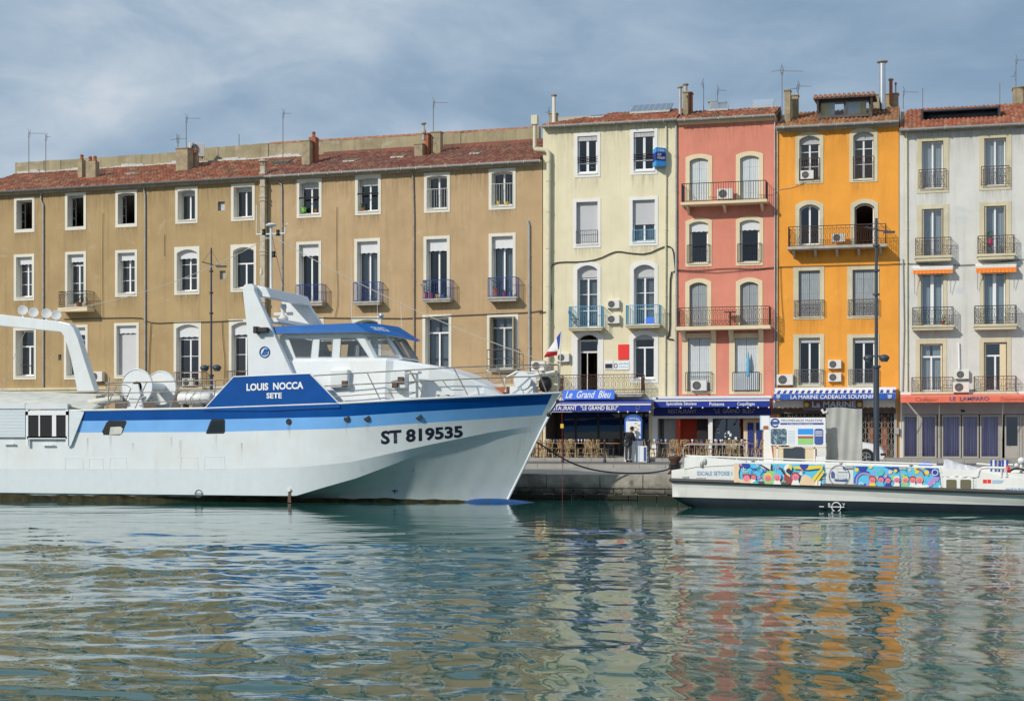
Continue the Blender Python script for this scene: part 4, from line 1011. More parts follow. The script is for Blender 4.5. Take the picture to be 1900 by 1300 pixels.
# lining of the shop recesses (closed rooms)
def room(B, x0, x1, ytop, depth, m, name='shop_interior', floor='deck_grey'):
    a, b = B.s_(x0), B.s_(x1); zt = B.z_((x0+x1)/2, ytop); g = MB(); z0 = 1.385
    g.box(a, b, depth, depth+.05, z0, zt); g.box(a-.05, a, .01, depth, z0, zt); g.box(b, b+.05, .01, depth, z0, zt); g.box(a, b, .01, depth, zt, zt+.05)
    return g.build(name, m, B.root), (a, b, z0, zt)
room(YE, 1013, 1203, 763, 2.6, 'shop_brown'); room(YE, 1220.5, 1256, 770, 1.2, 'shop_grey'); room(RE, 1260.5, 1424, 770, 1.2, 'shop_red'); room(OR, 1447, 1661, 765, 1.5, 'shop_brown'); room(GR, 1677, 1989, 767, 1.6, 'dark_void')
# left restaurant: arched dark glazing deep in the recess
g = MB(); a, b = YE.s_(1030), YE.s_(1196); z0, zt = 1.39, YE.z_(1110, 763)
for x_ in (1030, 1068, 1110, 1152, 1194): c = YE.s_(x_, -2.0); g.box(c-.05, c+.05, 2.0, 2.1, z0, zt)
g.box(a, b, 2.0, 2.1, zt-.4, zt-.3)
o = g.build('shop_window', 'iron_dark', YE.root); p = MB(); p.add([(a, 2.05, z0), (b, 2.05, z0), (b, 2.05, zt), (a, 2.05, zt)], [(0, 1, 2, 3)]); p.build('pane', 'pane_dark', o)
# right restaurant front
g = MB()
for x0, x1 in ((1210, 1220), (1314, 1322), (1421, 1430)): flat(g, RE, x0, x1, 775, 850, .12, 0, .14)
flat(g, RE, 1208, 1430, 771, 776, .16, 0, .14); g.build('shop_frame', 'white_paint', RE.root)
panel(YE, 'shop_panel', 'shop_grey', [(1232, 1254, 777, 850)], -.5); panel(YE, 'shop_panel', 'shop_red', [(1254.5, 1257.6, 771, 850)], .02, .03); panel(RE, 'shop_panel', 'shop_red', [(1257.8, 1262, 771, 850)], .02, .03)
panel(RE, 'shop_panel', 'cream_surround', [(1379, 1419, 777, 850)], -.5)
panel(RE, 'door', 'awning_navy', [(1387, 1398, 784, 850), (1403, 1413, 784, 850)], -.42)
o = panel(RE, 'shop_window', 'iron_dark', [(1322, 1325, 777, 846), (1372, 1374, 777, 846), (1347, 1349, 777, 846)], -.3)
g = MB(); flat(g, RE, 1325, 1372, 777, 846, -.36); g.build('pane', 'pane_dark', o)
rr = random.Random(2); g = MB()
for k in range(13): x_ = 1329+rr.random()*36; y_ = 795+rr.random()*28; flat(g, RE, x_, x_+4, y_, y_+5.5, -.34, 0, .006)
g.build('menu_card', 'poster_white', o)
panel(RE, 'door', 'dark_void', [(1293, 1312, 777, 850)], -.45)
g = MB(); a, b, z0, z1 = flat(g, RE, 1213, 1430, 755.5, 771, .22, 0, .2); fas = g.build('fascia', 'awning_navy', RE.root)
lettering('RESTAURANT', RE.s_(1240, .23), RE.s_(1292, .23), z0+.14, z0+.36, -.228, 'silver_letter', fas)
lettering('"LE  GRAND  BLEU"', RE.s_(1324, .23), RE.s_(1401, .23), z0+.14, z0+.38, -.228, 'silver_letter', fas)
# souvenir shops
g = MB(); flat(g, OR, 1433, 1662, 758.5, 767, .15, 0, .12); g.build('fascia', 'shop_brown', OR.root)
def lattice(B, x0, x1, y0, y1, d, name='folding_gate', step=.16):
    xm = (x0+x1)/2; a, b = B.s_(x0, d), B.s_(x1, d); z0, z1 = B.z_(xm, y1, d), B.z_(xm, y0, d); g = MB(); n = int((b-a)/step); m_ = 8
    for k in range(n+1): x_ = a+(b-a)*k/n; g.tube([(x_, -d, z0), (x_, -d, z1)], .014, 4)
    for k in range(n):
        xa_, xb_ = a+(b-a)*k/n, a+(b-a)*(k+1)/n
        for j in range(m_):
            za, zb_ = z0+(z1-z0)*j/m_, z0+(z1-z0)*(j+1)/m_
            if (j+k) % 2: za, zb_ = zb_, za
            g.tube([(xa_, -d-.01, za), (xb_, -d-.01, zb_)], .011, 4)
    return g.build(name, 'lattice', B.root)
lattice(OR, 1600, 1660, 768, 850, .02); lattice(OR, 1448, 1531, 768, 850, .02, step=.2)
panel(OR, 'shop_panel', 'brick', [(1612, 1620, 775, 850), (1636, 1646, 775, 850)], -.4)
panel(OR, 'shop_panel', 'shop_grey', [(1500, 1560, 780, 850)], -.5)
g = MB(); flat(g, OR, 1659, 1664, 745, 850, .12, 0, .12); flat(g, OR, 1660, 1668, 793, 805, .2, 0, .12); g.build('post', 'zinc', OR.root)
g = MB(); flat(g, GR, 1672, 1992, 738, 768, .06, 0, .07); fg = g.build('fascia', 'shop_grey', GR.root)
g = MB(); flat(g, GR, 1783, 1790, 760, 764, .10); g.build('number_plate', 'black', fg)
def door_leaf(B, x0, x1, y0, y1, cur=None, d=.0, m='alu', low=0):
    xm = (x0+x1)/2; a, b = B.s_(x0, d), B.s_(x1, d); z0, z1 = B.z_(xm, y1, d), B.z_(xm, y0, d); g = MB(); f = .075
    g.box(a-f, a, -.05, .05, z0-.1, z1+.1); g.box(b, b+f, -.05, .05, z0-.1, z1+.1); g.box(a, b, -.05, .05, z1, z1+.1); g.box(a, b, -.05, .05, z0-.1, z0+(.02 if not low else .55))
    o = g.build('glazed_door', m, B.root); p = MB(); p.add([(a, 0, z0), (b, 0, z0), (b, 0, z1), (a, 0, z1)], [(0, 1, 2, 3)]); p.build('pane', 'pane_clear' if cur else 'pane_dark', o)
    if cur:
        c = MB(); N = 64; vs = []; rr = random.Random(int(x0)); ph = rr.uniform(0, 6)
        for k in range(N+1): x_ = a+(b-a)*k/N; y_ = .16+.07*math.sin(k*.62+ph+.8*math.sin(k*.21+ph))+.03*math.sin(k*1.5+ph); vs += [(x_, y_, z0), (x_, y_, z1)]
        c.add(vs, [(2*k, 2*k+2, 2*k+3, 2*k+1) for k in range(N)]); c.build('curtain', cur, o, smooth=True)
for x0, x1, c in ((1678, 1701, 1), (1711, 1735, 1), (1750, 1780, 1), (1787.5, 1813, 1), (1821, 1852, 1), (1867, 1888, 0), (1900, 1925, 1), (1933, 1960, 1)):
    door_leaf(GR, x0, x1, 773, 847, 'curtain_purple' if c else None, low=0 if c else 1)
g = MB()
for x_ in (1705.5, 1742.5, 1857, 1894): g = MB(); flat(g, GR, x_-2.5, x_+2.5, 769, 850, .03, 0, .1); g.build('shop_frame', 'alu', GR.root)

# ---------------------------------------------------------------- awnings and signs: things of their own
def at(B, px, d, label, cat, name, group=None, z=0.0, z_from=None):
    a = B.F.s(px, d); w_ = B.F.world(a, d, z); return thing(name, w_, B.F.phi, label, cat, group)
class Loc:
    """a local frame riding on a building's frame, origin at px, d"""
    def __init__(s, F, px, d, z=0.0):
        s.F = F; s.a = F.s(px, d); s.d = d; s.zo = z
    def s_(s, px, d=0.0): return s.F.s(px, s.d+d)-s.a
    def z_(s, px, py, d=0.0): return s.F.z(px, py, s.d+d)-s.zo
    def thing(s, name, label, cat, group=None): s.root = thing(name, s.F.world(s.a, s.d, s.zo), s.F.phi, label, cat, group); return s.root
def awning(F, x0, x1, yt, yf, yv, d, m_can, m_val, label, stripes=(), dtop=.25, wave=0.0, chk=None, name='awning', side=True, arms=True, zend=None):
    L = Loc(F, (x0+x1)/2, dtop); L.thing(name, label, 'awning'); dd = d-dtop; xm = (x0+x1)/2
    a, b = L.s_(x0, dd), L.s_(x1, dd); zt, zf, zv = L.z_(xm, yt), L.z_(xm, yf, dd), L.z_(xm, yv, dd)
    g = MB(); n = 40 if chk else 1
    ms = [m_can, chk] if chk else [m_can]
    for k in range(n):
        u0, u1 = a+(b-a)*k/n, a+(b-a)*(k+1)/n
        g.hexa([(u0, 0, zt), (u1, 0, zt), (u1, -dd, zf), (u0, -dd, zf)], [(u0, 0, zt-.02), (u1, 0, zt-.02), (u1, -dd, zf-.02), (u0, -dd, zf-.02)], k % 2 if chk else 0)
    g.build('canopy', ms, L.root)
    v = MB(); N = 60; vs = []
    for k in range(N+1):
        x_ = a+(b-a)*k/N; w_ = wave*abs(math.sin(k*math.pi/3)); o = -dd-.012*math.sin(k*1.1)
        vs += [(x_, -dd-.004, zf+.01), (x_, o-.004, zv+w_)]
    v.add(vs, [(2*k, 2*k+2, 2*k+3, 2*k+1) for k in range(N)]); val = v.build('valance', m_val, L.root)
    for f0, f1, sm in stripes:
        s_ = MB(); za, zb_ = zf+(zv-zf)*f0, zf+(zv-zf)*f1; s_.box(a, b, -dd-.024, -dd-.018, zb_, za); s_.build('stripe', sm, val)
    hb = MB(); hb.box(a-.02, b+.02, -.12, .12, zt-.02, zt+.12); hb.box(a, b, -dd-.0, -dd+.05, zf-.03, zf+.02)
    hb.build('housing', 'cloth_white', L.root)
    if arms:
        ar = MB(); k_ = max(2, int((b-a)/2.6))
        for k in range(k_): x_ = a+(b-a)*(k+.5)/k_; ar.tube([(x_-.5, 0, zt-.35), (x_+.3, -dd*.5, (zt+zf)/2-.2), (x_, -dd+.05, zf-.06)], .025, 6)
        ar.build('arm', 'white_paint', L.root)
    return L, (a, b, zt, zf, zv, dd), val
L, (a, b, zt, zf, zv, dd), val = awning(FB, 1024, 1208, 741.5, 747.5, 763, 2.4, 'awning_blue', 'awning_blue', 'blue awning with one white stripe over the dark terrace nearest the trawler bow', stripes=((.10, .26, 'cloth_white'),))
lettering('RESTAURANT   "LE GRAND BLEU"', L.s_(1018, dd), L.s_(1147, dd), L.z_(1083, 760.5, dd), L.z_(1083, 752.5, dd), -dd-.03, 'white_letter', val, bold=.012)
c = MB(); x_ = L.s_(1184, dd); z_ = L.z_(1184, 755.5, dd); c.tube([(x_+.11*math.cos(t*.7), -dd-.03, z_+.11*math.sin(t*.7)) for t in range(9)], .010, 4, closed=True); c.build('emblem', 'silver_letter', val)
g = MB()
for x_ in (1148, 1165, 1182, 1206): g.sphere((L.s_(x_, dd), -dd-.02, zv-.03), .045)
g.build('bulb', 'white_paint', L.root)
L2, (a, b, zt, zf, zv, dd), val = awning(FB, 1213.5, 1428, 738.5, 741, 755, 1.15, 'awning_blue', 'awning_blue', 'blue awning listing fish and shellfish below the pink house', stripes=((.03, .22, 'cloth_white'),))
for t, xa, xb, ya, yb_ in (('Spécialités Sétoises', 1236.5, 1292.5, 753.3, 745.6), ('Poissons', 1316.5, 1344, 752.5, 745.8), ('Coquillages', 1368, 1400.5, 753.5, 745.8)):
    lettering(t, L2.s_(xa, dd), L2.s_(xb, dd), L2.z_(xa, ya, dd), L2.z_(xa, yb_, dd), -dd-.03, 'white_letter', val, bold=.008)
g = MB()
for x_ in (1213, 1263, 1283, 1304, 1352, 1369, 1388, 1407, 1427): g.sphere((L2.s_(x_, dd), -dd-.02, zv-.03), .045)
g.build('bulb', 'white_paint', L2.root)
L3, (a, b, zt, zf, zv, dd), val = awning(FB, 1435, 1661.5, 723, 730, 741, 1.5, 'cloth_white', 'marine_blue', 'blue and white striped awning of the souvenir shop under the orange house', chk='awning_blue', wave=.02)
lettering('LA MARINE CADEAUX SOUVENIRS', L3.s_(1467, dd), L3.s_(1628, dd), L3.z_(1547, 739.3, dd), L3.z_(1547, 732.2, dd), -dd-.03, 'white_letter', val, bold=.010)
g = MB()
for x_ in (1444.5, 1651):
    c = L3.s_(x_, dd); z_ = L3.z_(x_, 735.7, dd); g.tube([(c+.085*math.cos(t*.785), -dd-.03, z_+.07*math.sin(t*.785)) for t in range(8)], .022, 4, closed=True)
    g.tube([(c-.10, -dd-.03, z_+.10), (c, -dd-.03, z_-.02), (c+.10, -dd-.03, z_+.10)], .022, 4)
g.build('emblem', 'white_letter', val)
for x0, x1 in ((1434, 1491), (1601, 1661)):
    w_ = MB(); a_, b_ = L3.s_(x0, .2), L3.s_(x1, .2); N = 24; vs = []
    for k in range(N+1): xx = a_+(b_-a_)*k/N; vs += [(xx, -.2, L3.z_(1548, 742, .2)), (xx, -.2, L3.z_(1548, 757, .2)+.06*abs(math.sin(k*.8)))]
    w_.add(vs, [(2*k, 2*k+2, 2*k+3, 2*k+1) for k in range(N)]); w_.build('inner_valance', 'cloth_white', L3.root)
g = MB(); 
for x_ in (1435.5, 1661): xx = L3.s_(x_, dd); g.add([(xx, -dd, zf), (xx, 0, zt), (xx, 0, L3.z_(x_, 757))], [(0, 1, 2)])
g.build('side_panel', 'cloth_white', L3.root)
L4, (a, b, zt, zf, zv, dd), val = awning(FB, 1671, 1992, 730.5, 734, 746, 1.6, 'awning_red', 'awning_red', 'faded red awning of the souvenir shop under the grey house', wave=.01)
lettering('Cadeaux', L4.s_(1698, dd), L4.s_(1741, dd), L4.z_(1720, 744, dd), L4.z_(1720, 736.5, dd), -dd-.03, 'redink_letter', val, slant=.35)
lettering('LE  LAMPARO', L4.s_(1762, dd), L4.s_(1835, dd), L4.z_(1800, 743, dd), L4.z_(1800, 735.5, dd), -dd-.03, 'ink_letter', val, bold=.018)
lettering('Souvenirs', L4.s_(1854, dd), L4.s_(1908, dd), L4.z_(1880, 743, dd), L4.z_(1880, 735.5, dd), -dd-.03, 'redink_letter', val, slant=.35)
g = MB()
for x_ in (1672.5, 1743, 1861.5): xx = L4.s_(x_, dd); g.tube([(xx, -dd+.03, zf), (xx, -.35, L4.z_(x_, 813, .35))], .02, 6)
g.build('arm', 'alu', L4.root)
for i, (x0, x1, yt, yv, ds, yb_) in enumerate(((1694, 1768, 497, 508, 'above the third floor window nearest the orange house', 545), (1811, 1886, 493, 506, 'above the third floor window at the right edge', 537))):
    L, (a, b, zt, zf, zv, dd), val = awning(FB, x0, x1, yt, yt+3.5, yv, .45, 'cloth_white', 'awning_orange', 'small orange sun blind '+ds, dtop=.06, wave=.015, arms=False, name='sun_blind')
    g = MB()
    for xx in (a+.08, b-.10): g.tube([(xx, -dd+.03, zf), (xx, -.05, L.z_(x0, yb_))], .016, 4)
    g.build('arm', 'zinc', L.root)
# signs
def sign(F, x0, x1, y0, y1, d, name, label, m, th=.06, cat='sign', group=None):
    L = Loc(F, (x0+x1)/2, d); L.thing(name, label, cat, group); g = MB(); xm = (x0+x1)/2
    a, b, z0, z1 = L.s_(x0), L.s_(x1), L.z_(xm, y1), L.z_(xm, y0); g.box(a, b, 0, th, z0, z1); g.build('board', m, L.root, bevel=.006); return L, (a, b, z0, z1)
L, (a, b, z0, z1) = sign(FB, 1044, 1140, 723, 740.5, 1.2, 'shop_sign', 'bright blue restaurant sign with white script lettering over the left awning', 'sign_blue')
lettering('Le  Grand  Bleu', L.s_(1049), L.s_(1134), z0+.07, z1-.05, -.012, 'white_letter', L.root, slant=.45, bold=.015)
L, (a, b, z0, z1) = sign(FB, 1491, 1601, 743, 761, .75, 'shop_sign', 'dull purple board with raised lettering under the blue and white striped awning', 'mural_lilac')
L.root.children[0].data.materials[0] = mat('sign_purple', (0.13, 0.10, 0.13), .6, var=.2, scale=4)
lettering('La MARINE', L.s_(1507), L.s_(1588), z0+.16, z1-.03, -.012, 'curtain_white', L.root, bold=.02)
g = MB()
for xx in (1496.5, 1595): g.lathe([(.04, -.01), (.12, -.02), (.12, -.005)], 10, 'y', (L.s_(xx), 0, (z0+z1)/2+.04))
g.build('emblem', 'pot_yellow', L.root)
L, (a, b, z0, z1) = sign(FB, 1146.8, 1167, 638.7, 666.6, .05, 'wall_sign', 'plain red square sign on the yellow house', 'sign_red', .03)
L, (a, b, z0, z1) = sign(FB, 1122, 1137, 669, 685, .05, 'wall_sign', 'white plaque with a black panel beside the open balcony door', 'poster_white', .03)
g = MB(); g.box(a+.03, b-.03, -.008, 0, z0+.06, z0+.30); g.build('print', 'black_letter', L.root)
L, (a, b, z0, z1) = sign(FB, 1138, 1167, 670, 686, .05, 'wall_sign', 'pale blue plaque with a ring emblem under the red square sign', 'poster_white', .03)
g = MB(); c = (L.s_(1142.5), (z0+z1)/2); g.tube([(c[0]+.085*math.cos(t*.6283), -.012, c[1]+.12*math.sin(t*.6283)) for t in range(10)], .018, 4, closed=True); g.build('emblem', 'black_letter', L.root)
lettering('Jean Marie', L.s_(1148.5), L.s_(1165.5), z0+.28, z0+.38, -.01, 'blue_letter', L.root, slant=.2); g = MB(); g.box(L.s_(1148.5), L.s_(1165), -.008, 0, z0+.14, z0+.19); g.build('print', 'poster_pale', L.root)
# for-sale box sign on the corner of the yellow house, two printed faces
L = Loc(FB, 1213, .12); L.thing('estate_sign', 'bright blue two sided estate agency board hung between top floor window and drainpipe', 'sign')
a, b, c0 = L.s_(1213, .1), L.s_(1236, .05), 0; z0, z1 = L.z_(1225, 310), L.z_(1225, 277); xm = a+.32
g = MB(); g.prism([(a-.05, 0), (xm-.1, -.62), (b, -.25), (b, 0)], z0, z1, plane='xy'); g.build('board', 'for_sale_blue', L.root)
def on_face(p, q_, f0, f1, g0, g1, mb, off=.012):
    d_ = Vector((q_[0]-p[0], q_[1]-p[1], 0)); n_ = Vector((d_.y, -d_.x, 0)).normalized()*off
    P = [Vector((p[0], p[1], 0))+d_*f+n_+Vector((0, 0, z0+(z1-z0)*h)) for f, h in ((f0, g0), (f1, g0), (f1, g1), (f0, g1))]; mb.add(P, [(0, 1, 2, 3)])
g = MB(); on_face((xm-.1, -.62), (b, -.25), 0, 1, .28, .74, g); on_face((a-.05, 0), (xm-.1, -.62), 0, 1, .28, .74, g); g.build('print_band', 'awning_navy', L.root)
ang = math.atan2(.37, b-xm+.1); ln = math.hypot(.37, b-xm+.1)
for t, h0, h1, w0, w1 in (('À VENDRE', .80, .92, .15, .85), ('GUY', .53, .68, .12, .55), ('HOQUET', .34, .49, .12, .92)):
    lettering(t, ln*w0, ln*w1, z0+(z1-z0)*h0, z0+(z1-z0)*h1, -.02, 'white_letter', L.root, bold=.02, loc=(xm-.1, -.62, 0), rz=ang)

# ---------------------------------------------------------------- street furniture
ZQ, ZR, ZP = 1.02, 1.205, 1.385
def stand(px, Y, z, name, label, cat, group=None, rz=0.0):
    F = Frame(0, Y, 0); w_ = F.world(F.s(px), 0, z); return thing(name, w_, rz, label, cat, group), F
def lamp_post(px, Y, ytop, yl, label, r0, r1, arm, tilt=0):
    t, F = stand(px, Y, ZQ, 'street_lamp', label, 'street lamp', 'tall street lamps on the quay'); zt = F.z(px, ytop)-ZQ; zl = F.z(px, yl)-ZQ
    g = MB(); g.lathe([(r0*1.5, 0), (r0*1.5, .25), (r0*1.1, .35), (r0, 1.2), (r0, zl-.4), (r0*1.5, zl-.4), (r0*1.5, zl-.3), (r1*1.25, zl-.3), (r1, zt)], 14)
    for k in (.45, .62, .8): g.lathe([(r0*1.15, zl+(zt-zl)*k), (r0*1.15, zl+(zt-zl)*k+.08)], 12)
    g.build('pole', 'lamp_grey', t, smooth=True)
    for sg in (-1, 1):
        h = MB(); h.tube([(0, 0, zl+.08), (sg*.16, 0, zl+.12)], .035, 8); h.sphere((sg*.33, -.06, zl+.02), .22, .20, .15); h.lathe([(.15, -.16), (.17, -.02)], 12, 'z', (sg*.33, -.06, zl+.02)); h.build('lamp_head', 'lamp_grey', t, smooth=True)
    a_ = MB(); za = F.z(px, arm)-ZQ; a_.tube([(-.5, 0, za+.18), (.15, 0, za), (.62, 0, za-.06)], .03, 6); a_.tube([(-.45, 0, za+.17), (0, 0, zt-.1)], .008, 4); a_.tube([(0, 0, zt-.1), (.5, 0, za-.05)], .008, 4); a_.box(.3, .78, -.08, .08, za-.12, za-.04)
    a_.build('arm', 'lamp_grey', t)
lamp_post(1626, 66.5, 405, 665, 'dark blue grey street lamp standing before the orange house', .125, .06, 428)
lamp_post(392, 67.0, 460, 683, 'dark street lamp rising behind the trawler deck before the tan house', .085, .04, 492)
for px, lab in ((1044, 'rust brown bollard post nearest the trawler bow'), (1122, 'dark bollard post left of the man'), (1204, 'dark bollard post right of the menu stand')):
    t, F = stand(px, 72.2, ZR, 'bollard', lab, 'bollard', 'posts along the road edge'); g = MB(); g.lathe([(.085, 0), (.085, .1), (.055, .14), (.05, .95), (.075, 1.0), (.075, 1.08), (.03, 1.14)], 12)
    g.build('post', 'rust' if px < 1100 else 'iron_dark', t, smooth=True)
# mooring bollard on the quay edge
t, F = stand(1252, 59.4, 1.0, 'mooring_bollard', 'stout rusty mooring bollard on the quay edge at the left end of the tour boat', 'bollard')
g = MB(); g.lathe([(.30, 0), (.27, .06), (.19, .14), (.18, .50), (.24, .58), (.26, .66), (.24, .72), (.05, .74)], 16); g.build('post', 'rust', t, smooth=True)
g = MB(); g.tube([(.22*math.cos(k*.7), .22*math.sin(k*.7), .22+.010*k) for k in range(20)], .035, 6); g.build('rope_turns', 'rope_dark', t)
# crowd barrier
t, F = stand(1325, 63.5, ZQ, 'crowd_barrier', 'galvanised crowd barrier on the quay behind the tour boat', 'barrier'); hw = (F.s(1383)-F.s(1268))/2; h = F.z(1325, 824.5)-ZQ; g = MB()
g.tube([(-hw, 0, .1), (-hw, 0, h-.18), (-hw+.05, 0, h-.05), (-hw+.18, 0, h), (hw-.18, 0, h), (hw-.05, 0, h-.05), (hw, 0, h-.18), (hw, 0, .1)], .024, 8)
g.tube([(-hw, 0, .22), (hw, 0, .22)], .018, 6)
for k in range(1, 11): x_ = -hw+2*hw*k/11; g.tube([(x_, 0, .22), (x_, 0, h)], .011, 5)
g.build('rails', 'zinc', t)
for x_ in (-hw, hw): g = MB(); g.tube([(x_, -.3, 0), (x_, -.25, .09), (x_, .25, .09), (x_, .3, 0)], .02, 6); g.build('foot', 'zinc', t)
# ticket booth under a tarpaulin
t, F = stand(1566, 66.3, ZQ, 'ticket_booth', 'booth wrapped in a grey green tarpaulin beside the street lamp', 'booth'); a, b = F.s(1533)-F.s(1566), F.s(1599)-F.s(1566); h = F.z(1566, 757)-ZQ
g = MB(); N, M = 22, 30; vs = []; rr = random.Random(4)
for j in range(M+1):
    for k in range(N+1):
        u, v = k/N, j/M; x_ = a+(b-a)*u; wv = .035*math.sin(9*u+4*v)+.025*math.sin(23*u-3*v+1)+.05*math.sin(3.1*u+6*v)*(1-v); vs.append((x_, wv-.02, h*v+(.035*math.sin(5*u) if j == M else 0)))
g.add(vs, [(j*(N+1)+k, j*(N+1)+k+1, (j+1)*(N+1)+k+1, (j+1)*(N+1)+k) for j in range(M) for k in range(N)])
g.box(a+.02, b-.02, .10, 1.2, .0, h-.03); g.build('tarpaulin', 'tarp', t, smooth=True)
g = MB(); g.tube([(a-.18, -.05, h-.05), (a-.1, -.08, h-.2), (a+.05, -.08, h-.15)], .06, 8); g.build('tarpaulin_corner', 'tarp_pale', t)
# promenade board and its counter
t, F = stand(1480, 65.6, ZQ, 'ticket_kiosk', 'white tour kiosk with a picture board over a beige counter', 'kiosk'); s0 = F.s(1480); X = lambda p: F.s(p)-s0; Z = lambda y, p=1480: F.z(p, y)-ZQ
g = MB(); a, b, z0, z1 = X(1428), X(1532), Z(826), Z(774.5); g.box(a, b, 0, .08, z0, z1); bo = g.build('picture_board', 'poster_white', t, bevel=.01)
lettering('PROMENADE MARITIME', X(1450), X(1526), Z(782), Z(777.5), -.008, 'ink_letter', bo)
g = MB(); g.box(X(1448), X(1528), -.008, -.001, Z(787.5), Z(784)); g.build('print_band', 'navy_letter', bo)
lettering('À  MER  ETANG  CANAUX', X(1460), X(1509), Z(787), Z(784.6), -.012, 'white_letter', bo)
g = MB(); c = (X(1438), Z(784)); g.tube([(c[0]+.17*math.cos(k*.5), -.01, c[1]+.17*math.sin(k*.5)) for k in range(12)], .035, 4); g.box(c[0]-.14, c[0]+.16, -.01, -.001, c[1]-.07, c[1]+.06); g.build('emblem', 'navy_letter', bo)
def rrect(x0, x1, z0, z1, r=.06): return [(x0+r, z0), (x1-r, z0), (x1, z0+r), (x1, z1-r), (x1-r, z1), (x0+r, z1), (x0, z1-r), (x0, z0+r)]
mat('photo_dark', (0.07, 0.13, 0.18), .4, var=.9, scale=14, stain=(0.45, 0.55, 0.6), sscale=7, sfac=(.52, .6))
g = MB(); g.prism(rrect(X(1430), X(1459.5), Z(824), Z(795)), -.01, -.001); g.build('photo_print', 'photo_dark', bo)
for m_, ya, yb_ in (('for_sale_blue', 795, 806), ('poster_white', 806, 808.5), ('terracotta', 808.5, 813), ('mural_green', 813, 824)):
    g = MB(); g.box(X(1480.5), X(1509), -.01, -.001, Z(yb_), Z(ya)); g.build('photo_print', m_, bo)
g = MB(); g.prism(rrect(X(1511), X(1527.5), Z(824.5), Z(795)), -.01, -.001); o = g.build('print_panel', 'navy_letter', bo)
g = MB()
for yy in (799.5, 803, 807): g.box(X(1512.5), X(1526), -.014, -.011, Z(yy+1.4), Z(yy))
g.build('print_line', 'white_letter', o)
g = MB()
for k in range(9): g.box(X(1462), X(1475), -.008, -.001, Z(799+2.7*k+.9), Z(799+2.7*k))
g.build('print_line', 'poster_pale', bo)
g = MB(); a, b = X(1436), X(1513); g.box(a, b, .02, .9, 0, Z(832)); g.box(a-.03, X(1532), .0, .95, Z(832), Z(829)); g.build('counter', 'cream_surround', t)
g = MB(); g.box(X(1453.5), X(1492.5), -.03, .01, 0, Z(831)); g.prism([(X(1470), Z(831)), (X(1492), Z(831)), (X(1486), Z(828.5)), (X(1476), Z(828.5))], -.03, .01); g.build('counter_panel', 'awning_navy' if False else 'lamp_grey', t)
g = MB(); g.box(X(1514), X(1532), -.05, .4, 0, Z(846)); g.box(X(1510), X(1512.5), 0, .06, 0, Z(826)); g.box(X(1441), X(1443.5), 0, .06, 0, Z(826)); g.build('post', 'white_paint', t)
t, F = stand(1420, 66.5, ZQ, 'menu_board', 'pale blue menu panel on a slanted white stand left of the tour kiosk', 'sign'); s0 = F.s(1420); X = lambda p: F.s(p)-s0; Z = lambda y, p=1420: F.z(p, y)-ZQ
g = MB(); g.box(X(1410), X(1428), 0, .05, Z(797), Z(770.5)); g.build('board', 'poster_pale', t); g = MB(); g.box(X(1412.5), X(1427.5), -.01, -.001, Z(795), Z(772)); g.build('print', 'poster_white', t)
g = MB(); g.prism(rrect(X(1416), X(1426), Z(796), Z(789.5), .04), -.016, -.011); g.build('photo_print', 'terracotta', t)
g = MB(); g.hexa([(X(1417), -.02, 0), (X(1437), -.02, 0), (X(1427), 0, Z(797)), (X(1417), 0, Z(797))], [(X(1417), .05, 0), (X(1437), .05, 0), (X(1427), .05, Z(797)), (X(1417), .05, Z(797))]); g.build('stand', 'white_paint', t)
# menu stand by the man
t, F = stand(1175, 74.15, ZR, 'menu_stand', 'blue arched menu stand of the left restaurant with a white draped base', 'sign'); s0 = F.s(1175); X = lambda p: F.s(p)-s0; Z = lambda y, p=1175: F.z(p, y)-ZR
hw = X(1191.5); zb_, zt_ = Z(817), Z(779); g = MB(); g.prism([(-hw, zb_), (hw, zb_), (hw, zt_)]+[(hw*math.cos(k*math.pi/10), zt_+.27*math.sin(k*math.pi/10)) for k in range(1, 10)]+[(-hw, zt_)], 0, .08); bo = g.build('board', 'marine_blue', t, bevel=.01)
g = MB(); g.box(X(1161.5), X(1188.8), -.012, -.002, Z(814), Z(781)); o = g.build('menu_sheet', 'poster_white', bo)
lettering('LE GRAND BLEU', -hw*.72, hw*.72, Z(777.5), Z(773.8), -.014, 'white_letter', bo, arc=.07)
rr = random.Random(8); g = MB()
for k in range(6): x_ = X(1178+rr.random()*8); z_ = Z(785+k*3.6); g.box(x_-.07, x_+.07, -.018, -.013, z_-.03, z_+.025)
g.build('photo_print', 'rattan', o)
g = MB(); N = 14; vs = []
for k in range(N+1): x_ = -hw-.02+(2*hw)*k/N; y_ = -.03+.03*math.sin(k*1.6); vs += [(x_, y_, .0), (x_*.92, y_+.02, zb_+.02)]
g.add(vs, [(2*k, 2*k+2, 2*k+3, 2*k+1) for k in range(N)]); g.box(-hw*.9, hw*.9, .04, .5, .0, zb_); g.build('drape', 'poster_white', t, smooth=True)
t, F = stand(1192, 74.0, ZR, 'sandwich_board', 'low white and blue board on the ground at the right foot of the menu stand', 'sign'); s0 = F.s(1192); X = lambda p: F.s(p)-s0; Z = lambda y: F.z(1192, y)-ZR
g = MB(); g.box(X(1184), X(1200.5), -.02, .02, 0, Z(827)); o = g.build('board', 'poster_white', t); g = MB(); g.box(X(1194.5), X(1199.5), -.026, -.021, .04, Z(829)); g.build('print_band', 'navy_letter', o); g = MB(); g.box(X(1185), X(1187), -.026, -.021, .02, Z(828)); g.build('print_line', 'poster_pale', o)

